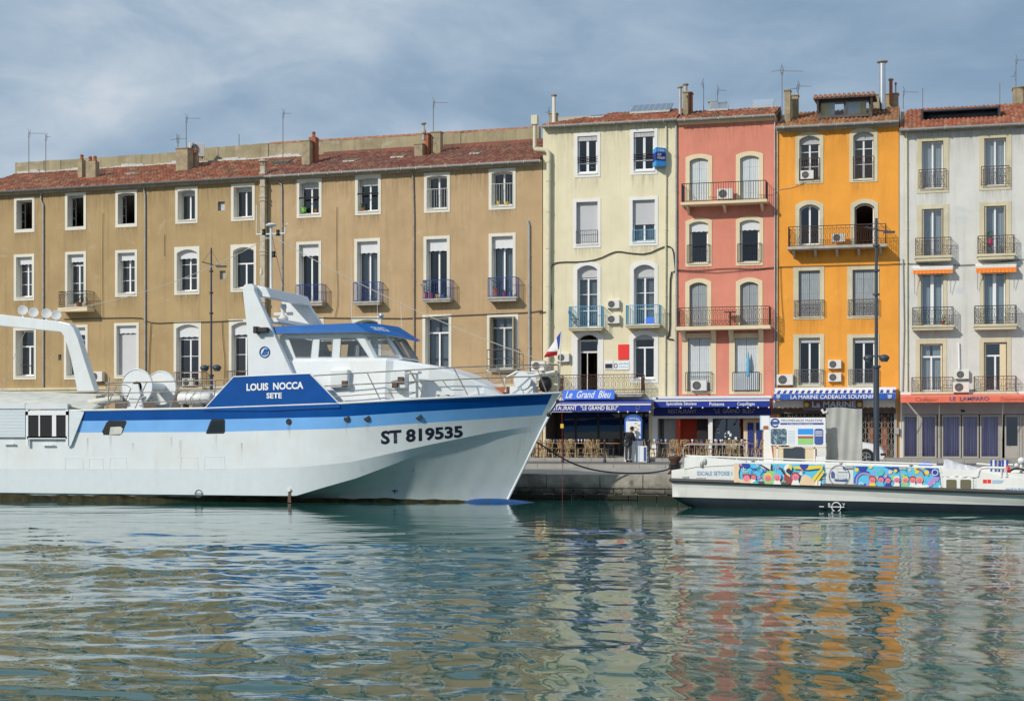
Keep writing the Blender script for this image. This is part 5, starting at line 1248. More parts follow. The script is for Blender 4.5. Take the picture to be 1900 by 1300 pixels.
# ---------------------------------------------------------------- terrace chairs and tables
def chair_proto(loc):
    t = thing('bistro_chair', loc, 0, 'rattan bistro chair', 'chair', 'rattan chairs on the restaurant terraces')
    g = MB(); g.box(-.21, .21, -.21, .21, .44, .475); g.build('seat', 'rattan_dark', t, bevel=.01)
    g = MB(); g.tube([(-.19, .20, .45), (-.215, .27, .72), (-.18, .305, .90), (0, .31, .93), (.18, .305, .90), (.215, .27, .72), (.19, .20, .45)], .018, 5)
    for z_ in (.56, .66, .76, .85): y_ = .20+(z_-.45)*.235; g.tube([(-.20, y_, z_), (.20, y_, z_)], .010, 4)
    for k in range(5): x_ = -.14+.07*k; g.tube([(x_, .22, .47), (-x_*.9, .305, .90)], .009, 4)
    g.build('backrest', 'rattan', t)
    for sx in (-1, 1):
        for sy in (-1, 1): g = MB(); g.tube([(.18*sx, .17*sy, .45), (.235*sx, .24*sy, 0)], .017, 5); g.build('leg', 'rattan', t)
    g = MB(); g.tube([(-.2, -.2, .22), (.2, -.2, .22), (.2, .2, .22), (-.2, .2, .22)], .009, 4, closed=True); g.build('stretcher', 'rattan', t)
    return t
def table_proto(loc):
    t = thing('cafe_table', loc, 0, 'cafe table', 'table', 'small tables on the restaurant terraces')
    g = MB(); g.box(-.33, .33, -.33, .33, .72, .75); g.build('tabletop', 'tabletop', t, bevel=.008)
    g = MB(); g.lathe([(.22, 0), (.22, .02), (.03, .05), (.03, .72)], 10); g.build('pedestal', 'iron_dark', t); return t
def glasses(loc, k, lab):
    rr = random.Random(k); g = MB()
    for i in range(3): x_, y_ = rr.uniform(-.2, .2), rr.uniform(-.2, .2); g.lathe([(.03, 0), (.008, .01), (.008, .08), (.04, .13), (.035, .19)], 8, 'z', (x_, y_, 0))
    tag(g.build('wine_glasses', 'glassblue' if k % 2 else 'poster_white', None, loc=loc, smooth=True), lab, 'glassware', 'glasses set on the terrace tables')
cproto = tproto = None; nch = 0
cols_ = [(1000, 'the terrace just right of the trawler bow'), (1030, 'the terrace behind the nearest post'), (1078, 'the middle of the left terrace'), (1136, 'the left terrace beside the man'), (1232, 'the right terrace beside the menu stand'), (1296, 'the right terrace under the red wall'), (1340, 'the right terrace under the posters'), (1392, 'the right terrace next to the tour kiosk')]
rown = ['front row', 'second row', 'back row']; rr = random.Random(21)
for ci, (px, where) in enumerate(cols_):
    for ri, Y in enumerate((75.55, 76.75, 77.95)):
        F = Frame(0, Y, 0); x_ = F.s(px)+rr.uniform(-.06, .06)-.22*ri; P = Vector((x_, Y, ZP))
        if tproto is None: tproto = table_proto(P); tt = tproto
        else: tt = copy_tree(tproto); tt.location = P
        tt['label'] = 'small brown table in the %s of %s' % (rown[ri], where)
        if ci != 3: glasses(P+Vector((0, 0, .752)), ci*3+ri, 'glasses on the %s table of %s' % (rown[ri].split()[0], where))
        for sg, nm in ((-1, 'left'), (1, 'right')):
            if ci == 3 and sg == 1: continue
            p = P+Vector((sg*rr.uniform(.50, .60), rr.uniform(-.08, .08), 0)); rz = -sg*math.pi/2+rr.uniform(-.25, .25)
            if cproto is None: cproto = chair_proto(p); c = cproto
            else: c = copy_tree(cproto); c.location = p
            c.rotation_euler = (0, 0, rz)
            c['label'] = 'rattan chair %s of the %s table in %s' % (nm, rown[ri].split()[0], where); nch += 1
for pxs in (1018, 1062, 1096, 1250, 1270, 1362):
    F = Frame(0, 75.25, 0); c = copy_tree(cproto); c.location = (F.s(pxs), 75.25, ZP); c.rotation_euler = (0, 0, math.pi+rr.uniform(-.4, .4)); c['label'] = {1018: 'rattan chair with its back to the road, nearest the trawler bow', 1062: 'rattan chair backing onto the kerb just right of the rusty post', 1096: 'rattan chair backing onto the kerb left of the dark post', 1250: 'rattan chair backing onto the kerb above the mooring bollard', 1270: 'rattan chair backing onto the kerb at the barrier\'s left end', 1362: 'rattan chair backing onto the kerb behind the barrier\'s right end'}[pxs]
# ---------------------------------------------------------------- the trawler
YC = 55.5
FC = Frame(0, YC, 0)
O0 = FC.s(500)
trawler = thing('fishing_trawler', (O0, YC, 0), 0, 'big white fishing trawler with blue stripes moored at the quay', 'fishing boat')
def bx(px, b=3.0): return FC.s(px, b)-O0
def bz(px, py, b=3.0): return FC.z(px, py, b)
def bp(px, py, b=3.0): return Vector((bx(px, b), -b, bz(px, py, b)))
def interp(c, x):
    if x <= c[0][0]: return c[0][1]
    for (x0, y0), (x1, y1) in zip(c, c[1:]):
        if x <= x1: return y0+(y1-y0)*(x-x0)/(x1-x0)
    return c[-1][1]
def stem(py): return 1040-100*(py-729)/195
XS = bx(-125)
def hull_row(curve, yend, B, L, p, z=None, xend=None):
    pe = xend if xend is not None else stem(yend); Xe = bx(pe, 0)
    ze = bz(pe, yend, 0); pts = []; N = 150
    for i in range(N+1):
        u = i/N; u = 1-(1-u)**1.7; X = XS+(Xe-XS)*u; d = Xe-X
        b = B*(1-(1-min(1, d/L))**p)
        px, t = FC.px(X+O0, b)
        zz = z if z is not None else CAMZ+(HOR-interp(curve, px))/FPX*t
        if i == N: b = 0.02; zz = ze if z is None else z
        pts.append((X, b, zz))
    return pts
sheer_c = [(-130, 764.5), (155, 761), (380, 757), (630, 748), (780, 739.6), (860, 736), (1040, 728.5)]
dark_c = [(-130, 784), (150, 780.6), (400, 777.8), (630, 772.9), (780, 763.3), (1018, 749.7), (1030, 749)]
light_c = [(-130, 805), (143, 802), (400, 801), (630, 795), (780, 784.8), (1007, 770), (1020, 769)]
kn_c = [(-130, 869), (400, 870), (560, 866), (650, 857), (719, 842), (800, 824), (908, 802), (1008, 787)]
ch_c = [(-130, 945), (500, 938), (530, 925), (600, 904), (660, 887), (719, 865), (765, 847), (818, 831.6), (870, 819.6), (908, 812), (1000, 800)]
rows = [hull_row(sheer_c, 729, 3.0, 8.5, 2.4), hull_row(dark_c, 749, 2.97, 8.8, 2.3), hull_row(light_c, 769, 2.94, 9.2, 2.2), hull_row(kn_c, 789, 2.92, 9.8, 2.1), hull_row(ch_c, 801, 2.90, 10.6, 1.95)]
rows[4] = [(X, b, max(z, .27)) for X, b, z in rows[4]]
rows[3] = [(X, b, max(z, rows[4][i][2]+.05)) for i, (X, b, z) in enumerate(rows[3])]
r5 = hull_row(None, 921, 2.80, 14.5, 1.45, z=.19, xend=942); r6 = hull_row(None, 930, 2.76, 14.8, 1.42, z=-.18, xend=937); r7 = [(X, b*.4, -1.3) for X, b, z in r6]
rng = random.Random(9)
r5 = [(X, b, z+.030*math.sin(X*2.1)*math.sin(X*.9)+.012*math.sin(X*7.3)-.012*max(0, X)) for X, b, z in r5]
mids = [[(a[0]*(1-f)+c[0]*f, (a[1]*(1-f)+c[1]*f)+.03*math.sin(math.pi*f)*min(1, max(0, (a[2]-.4))), a[2]*(1-f)+c[2]*f) for a, c in zip(rows[4], r5)] for f in (.25, .5, .75)]
rows += mids+[r5, r6, r7]
hm = MB(); nR = len(rows); nC = len(rows[0])
for side in (1, -1):
    for j0, j1 in ((0, 3), (3, 4), (4, nR-1)):       # separate plates, so chine and knuckle stay crisp
        base = len(hm.v); hm.v += [(X, -b*side, z) for r in rows[j0:j1+1] for X, b, z in r]
        for j in range(j0, j1):
            for i in range(nC-1):
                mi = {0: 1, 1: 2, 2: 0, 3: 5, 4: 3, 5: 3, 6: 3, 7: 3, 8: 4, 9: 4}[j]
                if j < 2 and rows[j][-1][0]-rows[j][i+1][0] < .22: mi = 0
                a = base+(j-j0)*nC+i; hm.f.append([a, a+nC, a+nC+1, a+1]); hm.m.append(mi)
# transom
tv = [(XS, -b, z) for (X, b, z) in [r[0] for r in rows]]+[(XS, b, z) for (X, b, z) in reversed([r[0] for r in rows])]
hm.add(tv, [tuple(range(len(tv)))], 0)
hull = hm.build('hull', ['hull_white', 'hull_navy', 'hull_sky', 'hull_shaded', 'algae', 'hull_low'], trawler, smooth=True, sharp=40)
# deck and bulwark rim
dk = MB(); top = rows[0]
vs = []
for X, b, z in top: vs += [(X, -b+.02, z-.12), (X, b-.02, z-.12)]
dk.add(vs, [(2*i, 2*i+2, 2*i+3, 2*i+1) for i in range(nC-1)]); dk.build('deck', 'deck_grey', trawler)
rm = MB()
for side in (1, -1): rm.tube([(X, -b*side, z) for X, b, z in top], .045, 6)
rm.build('gunwale', 'hull_white', trawler)
stp = MB(); stp.tube([(rows[k][-1][0], 0, rows[k][-1][2]) for k in range(9)], .05, 8); stp.build('stem', 'hull_white', trawler)
# raised blue bulwark with the name
def raised(side, poly):
    g = MB(); P = [bp(x, y, 3.0) for x, y in poly]; g.prism([(p.x, p.z) for p in P], -3.03*side, -2.93*side); return g.build('bulwark', 'hull_navy', trawler)
poly = [(378, 762), (381, 757), (434, 699), (575, 693), (629, 748.5), (632, 756), (500, 762)]
bw = raised(1, poly); raised(-1, poly)
rim = MB(); rim.tube([bp(x, y, 3.0) for x, y in ((381, 757), (434, 699), (575, 693), (629, 748.5))], .035, 6); rim.build('rim', 'rail_white', bw)
def boat_text(t, x0, x1, yb, yt, b, m, parent, **k):
    return lettering(t, bx(x0, b), bx(x1, b), bz(x0, yb, b), bz(x0, yt, b), -b-.01, m, parent, **k)
boat_text('LOUIS  NOCCA', 457.5, 563, 725, 711.5, 3.03, 'white_letter', bw, bold=.035, rise=.06)
boat_text('SETE', 494.5, 523, 739, 728.5, 3.03, 'white_letter', bw, bold=.03)
# registration on the flared bow: letters laid on the hull surface
def on_hull(px, py):
    """hull surface point on the photo ray px, py (near side)"""
    b = 3.0
    for _ in range(14):
        X = bx(px, b); z = bz(px, py, b); best = None
        bb = []
        for r in rows:
            for i in range(nC-1):
                if r[i][0] <= X <= r[i+1][0]:
                    f = (X-r[i][0])/(r[i+1][0]-r[i][0]+1e-9); bb.append((r[i][2]+(r[i+1][2]-r[i][2])*f, r[i][1]+(r[i+1][1]-r[i][1])*f)); break
        nb = b
        for (z1, b1), (z0, b0) in zip(bb, bb[1:]):
            if z0 <= z <= z1: nb = b0+(b1-b0)*(z-z0)/(z1-z0+1e-9)
        b = b*.4+nb*.6
    return Vector((bx(px, b), -b, bz(px, py, b)))
def hull_text(t, quad, m, bold=0, off=.008, name='lettering'):
    (xa, ya), (xb, yb), (xc, yc), (xd, yd) = quad
    o = lettering(t, 0, 1, 0, 1, 0, m, trawler, name=name, bold=bold)
    bm_ = o.data
    for v in bm_.vertices:
        u, w = v.co.x, v.co.z
        px = (xa*(1-u)+xb*u)*(1-w)+(xd*(1-u)+xc*u)*w; py = (ya*(1-u)+yb*u)*(1-w)+(yd*(1-u)+yc*u)*w
        p = on_hull(px, py); v.co = p+Vector((off*.35, -off, 0))
    return o
# finer mesh for curved lettering is not needed: the hull is near flat over each letter
hull_text('ST', ((707, 824.5), (745, 821.5), (744.5, 796.5), (706.5, 799)), 'black_letter', bold=.038)
hull_text('819535', ((753, 821), (859, 811), (858, 789), (753, 796)), 'black_letter', bold=.038)
# portholes, square ports, welded plates, marks
for px, py, r in ((536, 782, .115), (644, 776.5, .125), (681, 775.5, .125), (777, 773, .125)):
    p = on_hull(px, py); g = MB(); g.lathe([(r, -.015), (r*.9, -.03), (r*.8, -.005)], 18, 'y', p); g.build('porthole', 'black', trawler, smooth=True)
def hull_poly(pts, m, name, off=.012, th=.02, off2=None):
    g = MB(); P = [on_hull(x, y) for x, y in pts]; a = [p+Vector((0, -off, 0)) for p in P]; b = [p+Vector((0, th, 0)) for p in P]; n = len(P)
    g.add(a+b, [tuple(range(n))]+[(i, (i+1) % n, (i+1) % n+n, i+n) for i in range(n)]); return g.build(name, m, trawler)
o = hull_poly([(191, 803), (189, 801), (198, 783), (202, 780), (233, 780), (235, 783), (226, 805), (222, 807), (192, 806.5)], 'black', 'window', off=.006)
hull_poly([(203, 806), (205, 792), (224, 791), (228, 795), (225, 805)], 'canopy_pale', 'window_shade', off=.010)
hull_poly([(382, 803), (391, 780), (394, 777), (415, 777), (417.5, 779), (417.5, 801), (415, 804), (384, 804.5)], 'black', 'window', off=.006)
hull_poly([(386, 801), (394, 782), (414, 781), (414.5, 800.5)], 'pane_dark', 'pane', off=.012)
for x0, x1, y0, y1 in ((121, 155, 849.5, 870), (165, 192, 850, 870), (203.5, 236, 849.5, 870), (335, 368, 848, 870), (379, 418, 847, 869)):
    P = [on_hull(x, y)+Vector((0, -.012, 0)) for x, y in ((x0, y1), (x0+1.5, y0), (x1-1.5, y0), (x1, y1))]; g = MB(); g.tube([p+Vector((0, .012, 0)) for p in P], .010, 4, closed=True); g.build('weld_line', 'hull_white', trawler)
def draft_ring(px, py, r, m, nm='draft_mark'):
    c = on_hull(px, py)+Vector((0, -.015, 0)); g = MB(); g.tube([(c.x+r*math.cos(k*.5236), c.y, c.z+r*math.sin(k*.5236)) for k in range(12)], .016, 4, closed=True); g.tube([(c.x-r*1.3, c.y, c.z), (c.x+r*1.3, c.y, c.z)], .014, 4); g.build(nm, m, trawler)
draft_ring(369, 915, .14, 'iron_grey')
c = on_hull(732.5, 910)+Vector((0, -.02, 0)); g = MB(); g.box(c.x-.12, c.x+.12, c.y-.01, c.y, c.z-.02, c.z+.02); g.box(c.x-.02, c.x+.02, c.y-.013, c.y-.002, c.z-.11, c.z+.11); g.build('draft_mark', 'awning_navy', trawler)
c = on_hull(537, 908); g = MB(); g.lathe([(.07, -.06), (.07, .02)], 12, 'y', c); g.build('outlet', 'rail_white', trawler); g = MB(); g.hexa([(c.x-.04, c.y-.012, c.z-.05), (c.x+.04, c.y-.012, c.z-.05), (c.x+.07, c.y-.012, .02), (c.x-.07, c.y-.012, .02)], [(c.x-.04, c.y+.01, c.z-.05), (c.x+.04, c.y+.01, c.z-.05), (c.x+.07, c.y+.01, .02), (c.x-.07, c.y+.01, .02)]); g.build('rust_stain', 'iron_rust', trawler)
# anchor bar hung on the bow
a_, b_ = on_hull(1033, 744), on_hull(1016, 769); g = MB(); g.tube([a_+Vector((.05, -.06, 0)), b_+Vector((.05, -.06, 0))], .03, 6); g.sphere(a_+Vector((.05, -.06, 0)), .07); g.sphere(b_+Vector((.05, -.06, 0)), .08); g.build('anchor_stay', 'black', trawler)
# bulb forefoot at the waterline
g = MB(); xa, xb = bx(845, .8), bx(1028, 0); N = 18
prof = []
for k in range(N+1): u = k/N; prof.append((max(.001, .95*(math.sin(math.pi*min(1, u*1.0)**.55)**.8 if 0 < u < 1 else 0)), xa+(xb-xa)*u))
for r_, x_ in prof: pass
vs = []; n = 16
for r_, x_ in prof:
    for k in range(n): vs.append((x_, r_*math.cos(2*math.pi*k/n), -.13+.30*r_*math.sin(2*math.pi*k/n)))
fs = [(i*n+k, i*n+(k+1) % n, (i+1)*n+(k+1) % n, (i+1)*n+k) for i in range(N) for k in range(n)]
g.add(vs, fs); g.build('bulbous_bow', 'bulb_blue', trawler, smooth=True)

rr = random.Random(31); qs = []
for k in range(9):
    px = rr.uniform(150, 985); top = interp(light_c, px)+rr.uniform(0, 26) if rr.random() < .75 else rr.uniform(850, 880); h = rr.uniform(14, 48); w__ = rr.uniform(3, 8)
    if 700 < px < 865 and top < 825: continue
    P = [on_hull(px, top), on_hull(px+w__, top), on_hull(px+w__, min(918, top+h)), on_hull(px, min(918, top+h))]; qs.append([p+Vector((.004, -.014, 0)) for p in P])
for px, y in ((536, 787), (644, 782), (681, 781), (777, 779), (205, 808), (400, 806), (728, 856)):
    P = [on_hull(px-3, y), on_hull(px+3, y), on_hull(px+3, y+34), on_hull(px-3, y+34)]; qs.append([p+Vector((.004, -.016, 0)) for p in P])
drips('rust_run', 'rust_drip', qs, trawler)
# gantry fins around the wheelhouse
g = MB()
def fin(bn, b2, mb):
    P = [bp(x, y, 2.2) for x, y in ((463, 702), (461.5, 615), (453.5, 542), (454.5, 531), (458, 528), (471, 527), (475, 533), (475, 540), (541, 684), (548, 697))]
    mb.prism([(p.x, p.z) for p in P], -bn, -b2)
fin(2.35, 2.05, g); fn = g.build('gantry_leg', 'hull_white', trawler, bevel=.03)
g = MB(); fin(-2.05, -2.35, g); g.build('gantry_leg', 'hull_white', trawler, bevel=.03)
g = MB(); A = bp(455, 531, 2.2); Bp = bp(475, 529, 2.2); zt = A.z; g.prism([(A.x, zt-.30), (Bp.x+.55, zt-.45), (Bp.x+.35, zt-.05), (Bp.x, zt+.03), (A.x+.05, zt)], 2.05, -2.05); 
g.build('gantry_beam', 'hull_white', trawler, bevel=.03)
g = MB(); C1 = bp(500, 604, 2.2); g.prism([(C1.x-.35, C1.z+.35), (C1.x+.2, C1.z+.30), (C1.x+.3, C1.z+.15), (C1.x-.3, C1.z+.15)], 2.05, -2.05); g.build('gantry_shelf', 'hull_white', trawler)
# leading web from beam down to the roof on the far side
g = MB(); P = [bp(x, y, -2.2) for x, y in ((566, 553), (600, 604), (540, 604), (520, 545))]; g.prism([(p.x, p.z) for p in P], 2.06, 2.3); g.build('gantry_web', 'hull_white', trawler)
g = MB(); c = bp(491, 653, 2.36); pts = [(c.x+.20*math.cos(k*.4488), c.y-.012, c.z+.20*math.sin(k*.4488)) for k in range(14)]; g.tube(pts, .022, 4, closed=True); eb = g.build('emblem', 'roof_blue', trawler)
lettering('B', c.x-.13, c.x+.15, c.z-.11, c.z+.12, c.y-.02, 'roof_blue', eb, slant=.45, bold=.03)
# floodlight on the fin, nav lights and mast
g = MB(); p = bp(489, 612, 2.42); g.box(p.x-.28, p.x+.22, p.y-.18, p.y+.05, p.z-.09, p.z+.09); g.box(p.x-.34, p.x-.18, p.y-.22, p.y+.1, p.z-.13, p.z+.13); g.build('floodlight', 'black', trawler, bevel=.02)
M0 = bp(503, 540, 1.2); zt = bz(503, 425, 1.2); g = MB(); g.tube([M0, (M0.x, M0.y, zt)], .055, 8)
zc = bz(505, 434, 1.2); g.tube([(M0.x-.62, M0.y, zc), (M0.x+.58, M0.y, zc)], .03, 6); g.tube([(M0.x+.58, M0.y, zc), (M0.x+.60, M0.y, zc+.25), (M0.x+.68, M0.y, zc+.40)], .025, 6); g.tube([(M0.x-.62, M0.y, zc), (M0.x-.62, M0.y, zc+1.15)], .018, 6); g.tube([(M0.x, M0.y, zc-.2), (M0.x-.35, M0.y, zc-.10), (M0.x-.55, M0.y, zc)], .012, 4)
g.build('mast', 'rail_white', trawler, smooth=True)
g = MB(); g.lathe([(.05, zt), (.06, zt+.08), (.20, zt+.12), (.22, zt+.16), (.12, zt+.22), (.02, zt+.24)], 16, 'z', (M0.x, M0.y, 0)); g.build('dome_aerial', 'rail_white', trawler, smooth=True)
for dx, dz in ((-.30, .10), (.30, .05), (.12, -.78)): g = MB(); g.lathe([(.07, -.1), (.075, -.05), (.06, 0), (.075, .06), (.06, .1)], 10, 'z', (M0.x+dx, M0.y-.02, zc+dz)); g.box(M0.x+dx-.1, M0.x+dx+.1, M0.y-.03, M0.y+.03, zc+dz-.13, zc+dz-.1); g.build('nav_light', 'black', trawler)
M1 = bp(524, 532, .2); z1_ = bz(524, 415, .2); g = MB(); g.tube([M1, (M1.x, M1.y, z1_)], .04, 8); g.tube([M1+Vector((.03, 0, 0)), (M1.x-.05, M1.y-.9, zc)], .012, 4); g.build('mast', 'rail_metal', trawler)
for px, yt, b_ in ((485, 505, 1.9),): p = bp(px, 528, b_); g = MB(); g.tube([p, (p.x, p.y, bz(px, yt+4, b_))], .012, 5); g.lathe([(.07, bz(px, yt+4, b_)), (.06, bz(px, yt+4, b_)+.1), (.04, bz(px, yt+4, b_)+.22)], 10, 'z', (p.x, p.y, 0)); g.build('aerial', 'pipe_cream', trawler)
g = MB(); p = bp(526, 585, -.5); g.lathe([(.18, p.z-.25), (.2, p.z-.1), (.1, p.z), (.1, p.z+.2), (.13, p.z+.35), (.1, p.z+.45)], 14, 'z', (p.x, p.y, 0)); g.box(p.x-.4, p.x+.4, p.y-.06, p.y+.06, p.z+.0, p.z+.12); g.build('radar', 'rail_white', trawler, smooth=True)
for px, y0, y1, b_ in ((652.5, 598, 470, 1.2), (701, 600, 556, 0), (745, 606, 560, .5)): p = bp(px, y0, b_); g = MB(); g.tube([p, (p.x-.03, p.y, bz(px, y1, b_))], .012, 5, r1=.006); g.build('whip_aerial', 'rail_white', trawler)
p = bp(707.5, 600, .4); g = MB(); g.tube([p, (p.x, p.y, bz(707.5, 588, .4))], .02, 6); g.sphere((p.x, p.y, bz(707.5, 585, .4)), .10); g.build('searchlight', 'steel_flue', trawler, smooth=True)

# wheelhouse: near wall at b=1.9, angled corner panes, front panes
hw1 = 1.9
def mirror(pts): return pts+[Vector((p.x, -p.y, p.z)) for p in reversed(pts)]
ringT = [bp(519, 622, hw1), bp(672, 620.5, hw1), bp(719, 622, 1.0), bp(743, 626, 0.0)]
ringB = [bp(519, 668, hw1), bp(696, 666, hw1), bp(748, 665, 1.0), bp(770, 667, 0.0)]
zT = ringT[0].z; zB = ringB[0].z
def level(r, z): return [Vector((p.x, p.y, z)) for p in r]
ringT, ringB = level(ringT, zT), level(ringB, zB)
T_ = ringT+[Vector((p.x, -p.y, p.z)) for p in reversed(ringT[:-1])]; B_ = ringB+[Vector((p.x, -p.y, p.z)) for p in reversed(ringB[:-1])]
g = MB(); n = len(T_)
# walls with window openings, panes set in
def wall_quad(mb, a0, a1, b0, b1, holes):
    """a: top edge, b: bottom edge; holes in (u,v) polygons. v 0 bottom 1 top"""
    P = lambda u, v: (b0*(1-u)+b1*u)*(1-v)+(a0*(1-u)+a1*u)*v
    loops = [[Vector((0, 0, 0)), Vector((1, 0, 0)), Vector((1, 1, 0)), Vector((0, 1, 0))]]+[[Vector((u, v, 0)) for u, v in reversed(h)] for h in holes]
    tri = tessellate_polygon(loops); pts = [p for l in loops for p in l]; mb.add([P(p.x, p.y) for p in pts], [tuple(t) for t in tri])
    nrm = (b1-b0).cross(a0-b0).normalized()
    out = []
    for h in holes:
        Q = [P(u, v) for u, v in h]; c = sum(Q, Vector())/len(Q); out.append((Q, nrm)); m_ = len(Q)
        mb.add(Q+[q-nrm*.06 for q in Q], [(i, (i+1) % m_, (i+1) % m_+m_, i+m_) for i in range(m_)])
    return out
allw = []
def uvs(pts, a0, a1, b0, b1, b):
    r = []
    for x, y in pts:
        p = bp(x, y, b); v = (p.z-b0.z)/(a0.z-b0.z); xl = b0.x*(1-v)+a0.x*v; xr = b1.x*(1-v)+a1.x*v; r.append(((p.x-xl)/(xr-xl), v))
    return r
def uvhole(pts): return pts
H1 = [uvs(w_, T_[0], T_[1], B_[0], B_[1], hw1) for w_ in ([(549, 663), (576, 663), (580, 628), (536, 628)], [(591, 662), (615, 662), (617, 629), (593.5, 629)], [(630.5, 662), (684, 662), (661, 627), (632.5, 627)])]
allw += wall_quad(g, T_[0], T_[1], B_[0], B_[1], H1)
hf = [[(.12, .10), (.88, .10), (.84, .90), (.14, .90)]]; hf2 = [[(.06, .10), (.47, .10), (.47, .90), (.06, .90)], [(.55, .10), (.95, .10), (.95, .90), (.55, .90)]]
for i in range(1, n-2): allw += wall_quad(g, T_[i], T_[i+1], B_[i], B_[i+1], hf if i in (1, n-3) else hf2)
def mir(Q): return [(1-u, v) for u, v in reversed(Q)]
allw += wall_quad(g, T_[n-2], T_[n-1], B_[n-2], B_[n-1], [mir(h) for h in H1])
g.add([T_[0], B_[0], B_[-1], T_[-1]], [(0, 1, 2, 3)])
wh = g.build('wheelhouse', 'hull_white', trawler)
for Q, nrm in allw:
    p = MB(); p.add([q-nrm*.045 for q in Q], [tuple(range(len(Q)))]); o = p.build('window', 'pane_wheel' if 'pane_wheel' in MATS else 'pane_clear', wh)
    m_ = len(Q); fr = MB(); fr.tube([q+nrm*.006 for q in Q], .022, 5, closed=True); fr.build('frame', 'zinc', o)
# consoles inside
g = MB(); g.box(ringB[1].x-1.2, ringB[1].x+.2, -1.2, 1.2, zB-.3, zB+.15); g.box(ringB[0].x+.8, ringB[0].x+1.2, -.5, .5, zB-.2, zB+.45); g.build('console', 'shop_grey', wh)
# blue roof visor with overhang
def vring(pts, b): return [bp(x, y, bb) for (x, y), bb in zip(pts, b)]
top_ = vring(((505, 605), (657, 597), (700, 598), (740, 603)), (2.15, 2.15, 1.3, 0)); bot_ = vring(((508, 619), (681, 615.5), (742, 625), (775, 634)), (2.2, 2.2, 1.25, 0))
zt0 = top_[0].z; 
top_ = level(top_, 0); bot_ = level(bot_, 0)
zt_ = [bz(505, 606, 2.15), bz(657, 599, 2.15), bz(718, 600, 1.3), bz(752, 606, 0)]; zb_l = [bz(508, 619, 2.2), bz(681, 615.5, 2.2), bz(742, 625, 1.25), bz(775, 634, 0)]
top_ = [Vector((p.x, p.y, z)) for p, z in zip(top_, zt_)]; bot_ = [Vector((p.x, p.y, z)) for p, z in zip(bot_, zb_l)]
TT = top_+[Vector((p.x, -p.y, p.z)) for p in reversed(top_[:-1])]; BB = bot_+[Vector((p.x, -p.y, p.z)) for p in reversed(bot_[:-1])]
g = MB(); n = len(TT); g.add(TT+BB, [(i, i+1, i+1+n, i+n) for i in range(n-1)]+[(n-1, 0, n, 2*n-1)]+[tuple(range(n-1, -1, -1))])
vz = g.build('visor', 'roof_blue', trawler); g = MB(); g.add([p+Vector((0, 0, .01)) for p in BB], [tuple(range(n))]); g.build('visor_underside', 'hull_white', trawler)
# name on the angled face of the visor
P0, P1, Q0, Q1 = TT[1], TT[2], BB[1], BB[2]
nrm = (Q1-Q0).cross(P0-Q0).normalized()
o = lettering('LOUIS NOCCA', 0, 1, 0, 1, 0, 'white_letter', vz, bold=.01)
for v in o.data.vertices:
    u, w = .40+.56*v.co.x, .34+.34*v.co.z; v.co = (Q0*(1-u)+Q1*u)*(1-w)+(P0*(1-u)+P1*u)*w+nrm*.015
# lower house: sections from aft to fore  (x, half width at top, ztop)
secs = [(bx(513), 2.05, zB+.02), (bx(560), 2.05, zB+.02), (bx(700), 2.05, zB+.02), (bx(735, 1.6), 1.9, bz(760, 668, 1)), (bx(800, 1.5), 1.75, bz(800, 678, 1.0)), (bx(848, 1.2), 1.5, bz(848, 691, .8)), (bx(900, 1.0), 1.15, bz(898, 714, .6)), (bx(929, .8), .95, bz(929, 731, .5))]
g = MB(); vs = []
for X, w_, z in secs:
    zb_ = interp([(p[0], p[2]) for p in rows[0]], X)-.12; wb = w_+.18
    vs += [(X, -wb, zb_), (X, -w_, max(z-.10, zb_+.02)), (X, -w_+.12, max(z, zb_+.04)), (X, w_-.12, max(z, zb_+.04)), (X, w_, max(z-.10, zb_+.02)), (X, wb, zb_)]
N = len(secs)
g.add(vs, [(6*i+k, 6*i+6+k, 6*i+7+k, 6*i+1+k) for i in range(N-1) for k in range(5)]+[(0, 1, 2, 3, 4, 5), tuple(6*(N-1)+k for k in (5, 4, 3, 2, 1, 0))])
g.build('deckhouse', 'hull_white', trawler)
for x0, x1, y0, y1, dd_ in ((612, 645, 685, 720, .30), (725, 752, 687, 720, .25)):
    g = MB(); p0, p1 = bp(x0, y1, 2.35), bp(x1, y0, 2.35); g.box(p0.x, p1.x, -2.35, -2.0, p0.z, p1.z); g.build('vent_box', 'hull_white', trawler, bevel=.04)
for x_, y_ in ((641, 711), (734, 713), (745, 704)):
    p = bp(x_, y_, 2.4); g = MB(); g.box(p.x-.14, p.x+.08, p.y-.06, p.y+.08, p.z-.12, p.z+.10); g.build('lamp_box', 'iron_rust', trawler, bevel=.02)
p = bp(766, 738, 2.5); g = MB(); g.box(p.x-.14, p.x+.14, -2.55, -2.25, p.z, p.z+.95); g.box(p.x-.25, p.x+.25, -2.6, -2.2, p.z+.90, p.z+1.0); g.build('davit', 'hull_white', trawler, bevel=.02)
for x_ in (808, 826): p = on_hull(x_, 740); g = MB(); g.lathe([(.10, p.z), (.07, p.z+.05), (.07, p.z+.12), (.11, p.z+.17)], 10, 'z', (p.x, p.y+.25, 0)); g.build('bitt', 'pipe_cream', trawler)
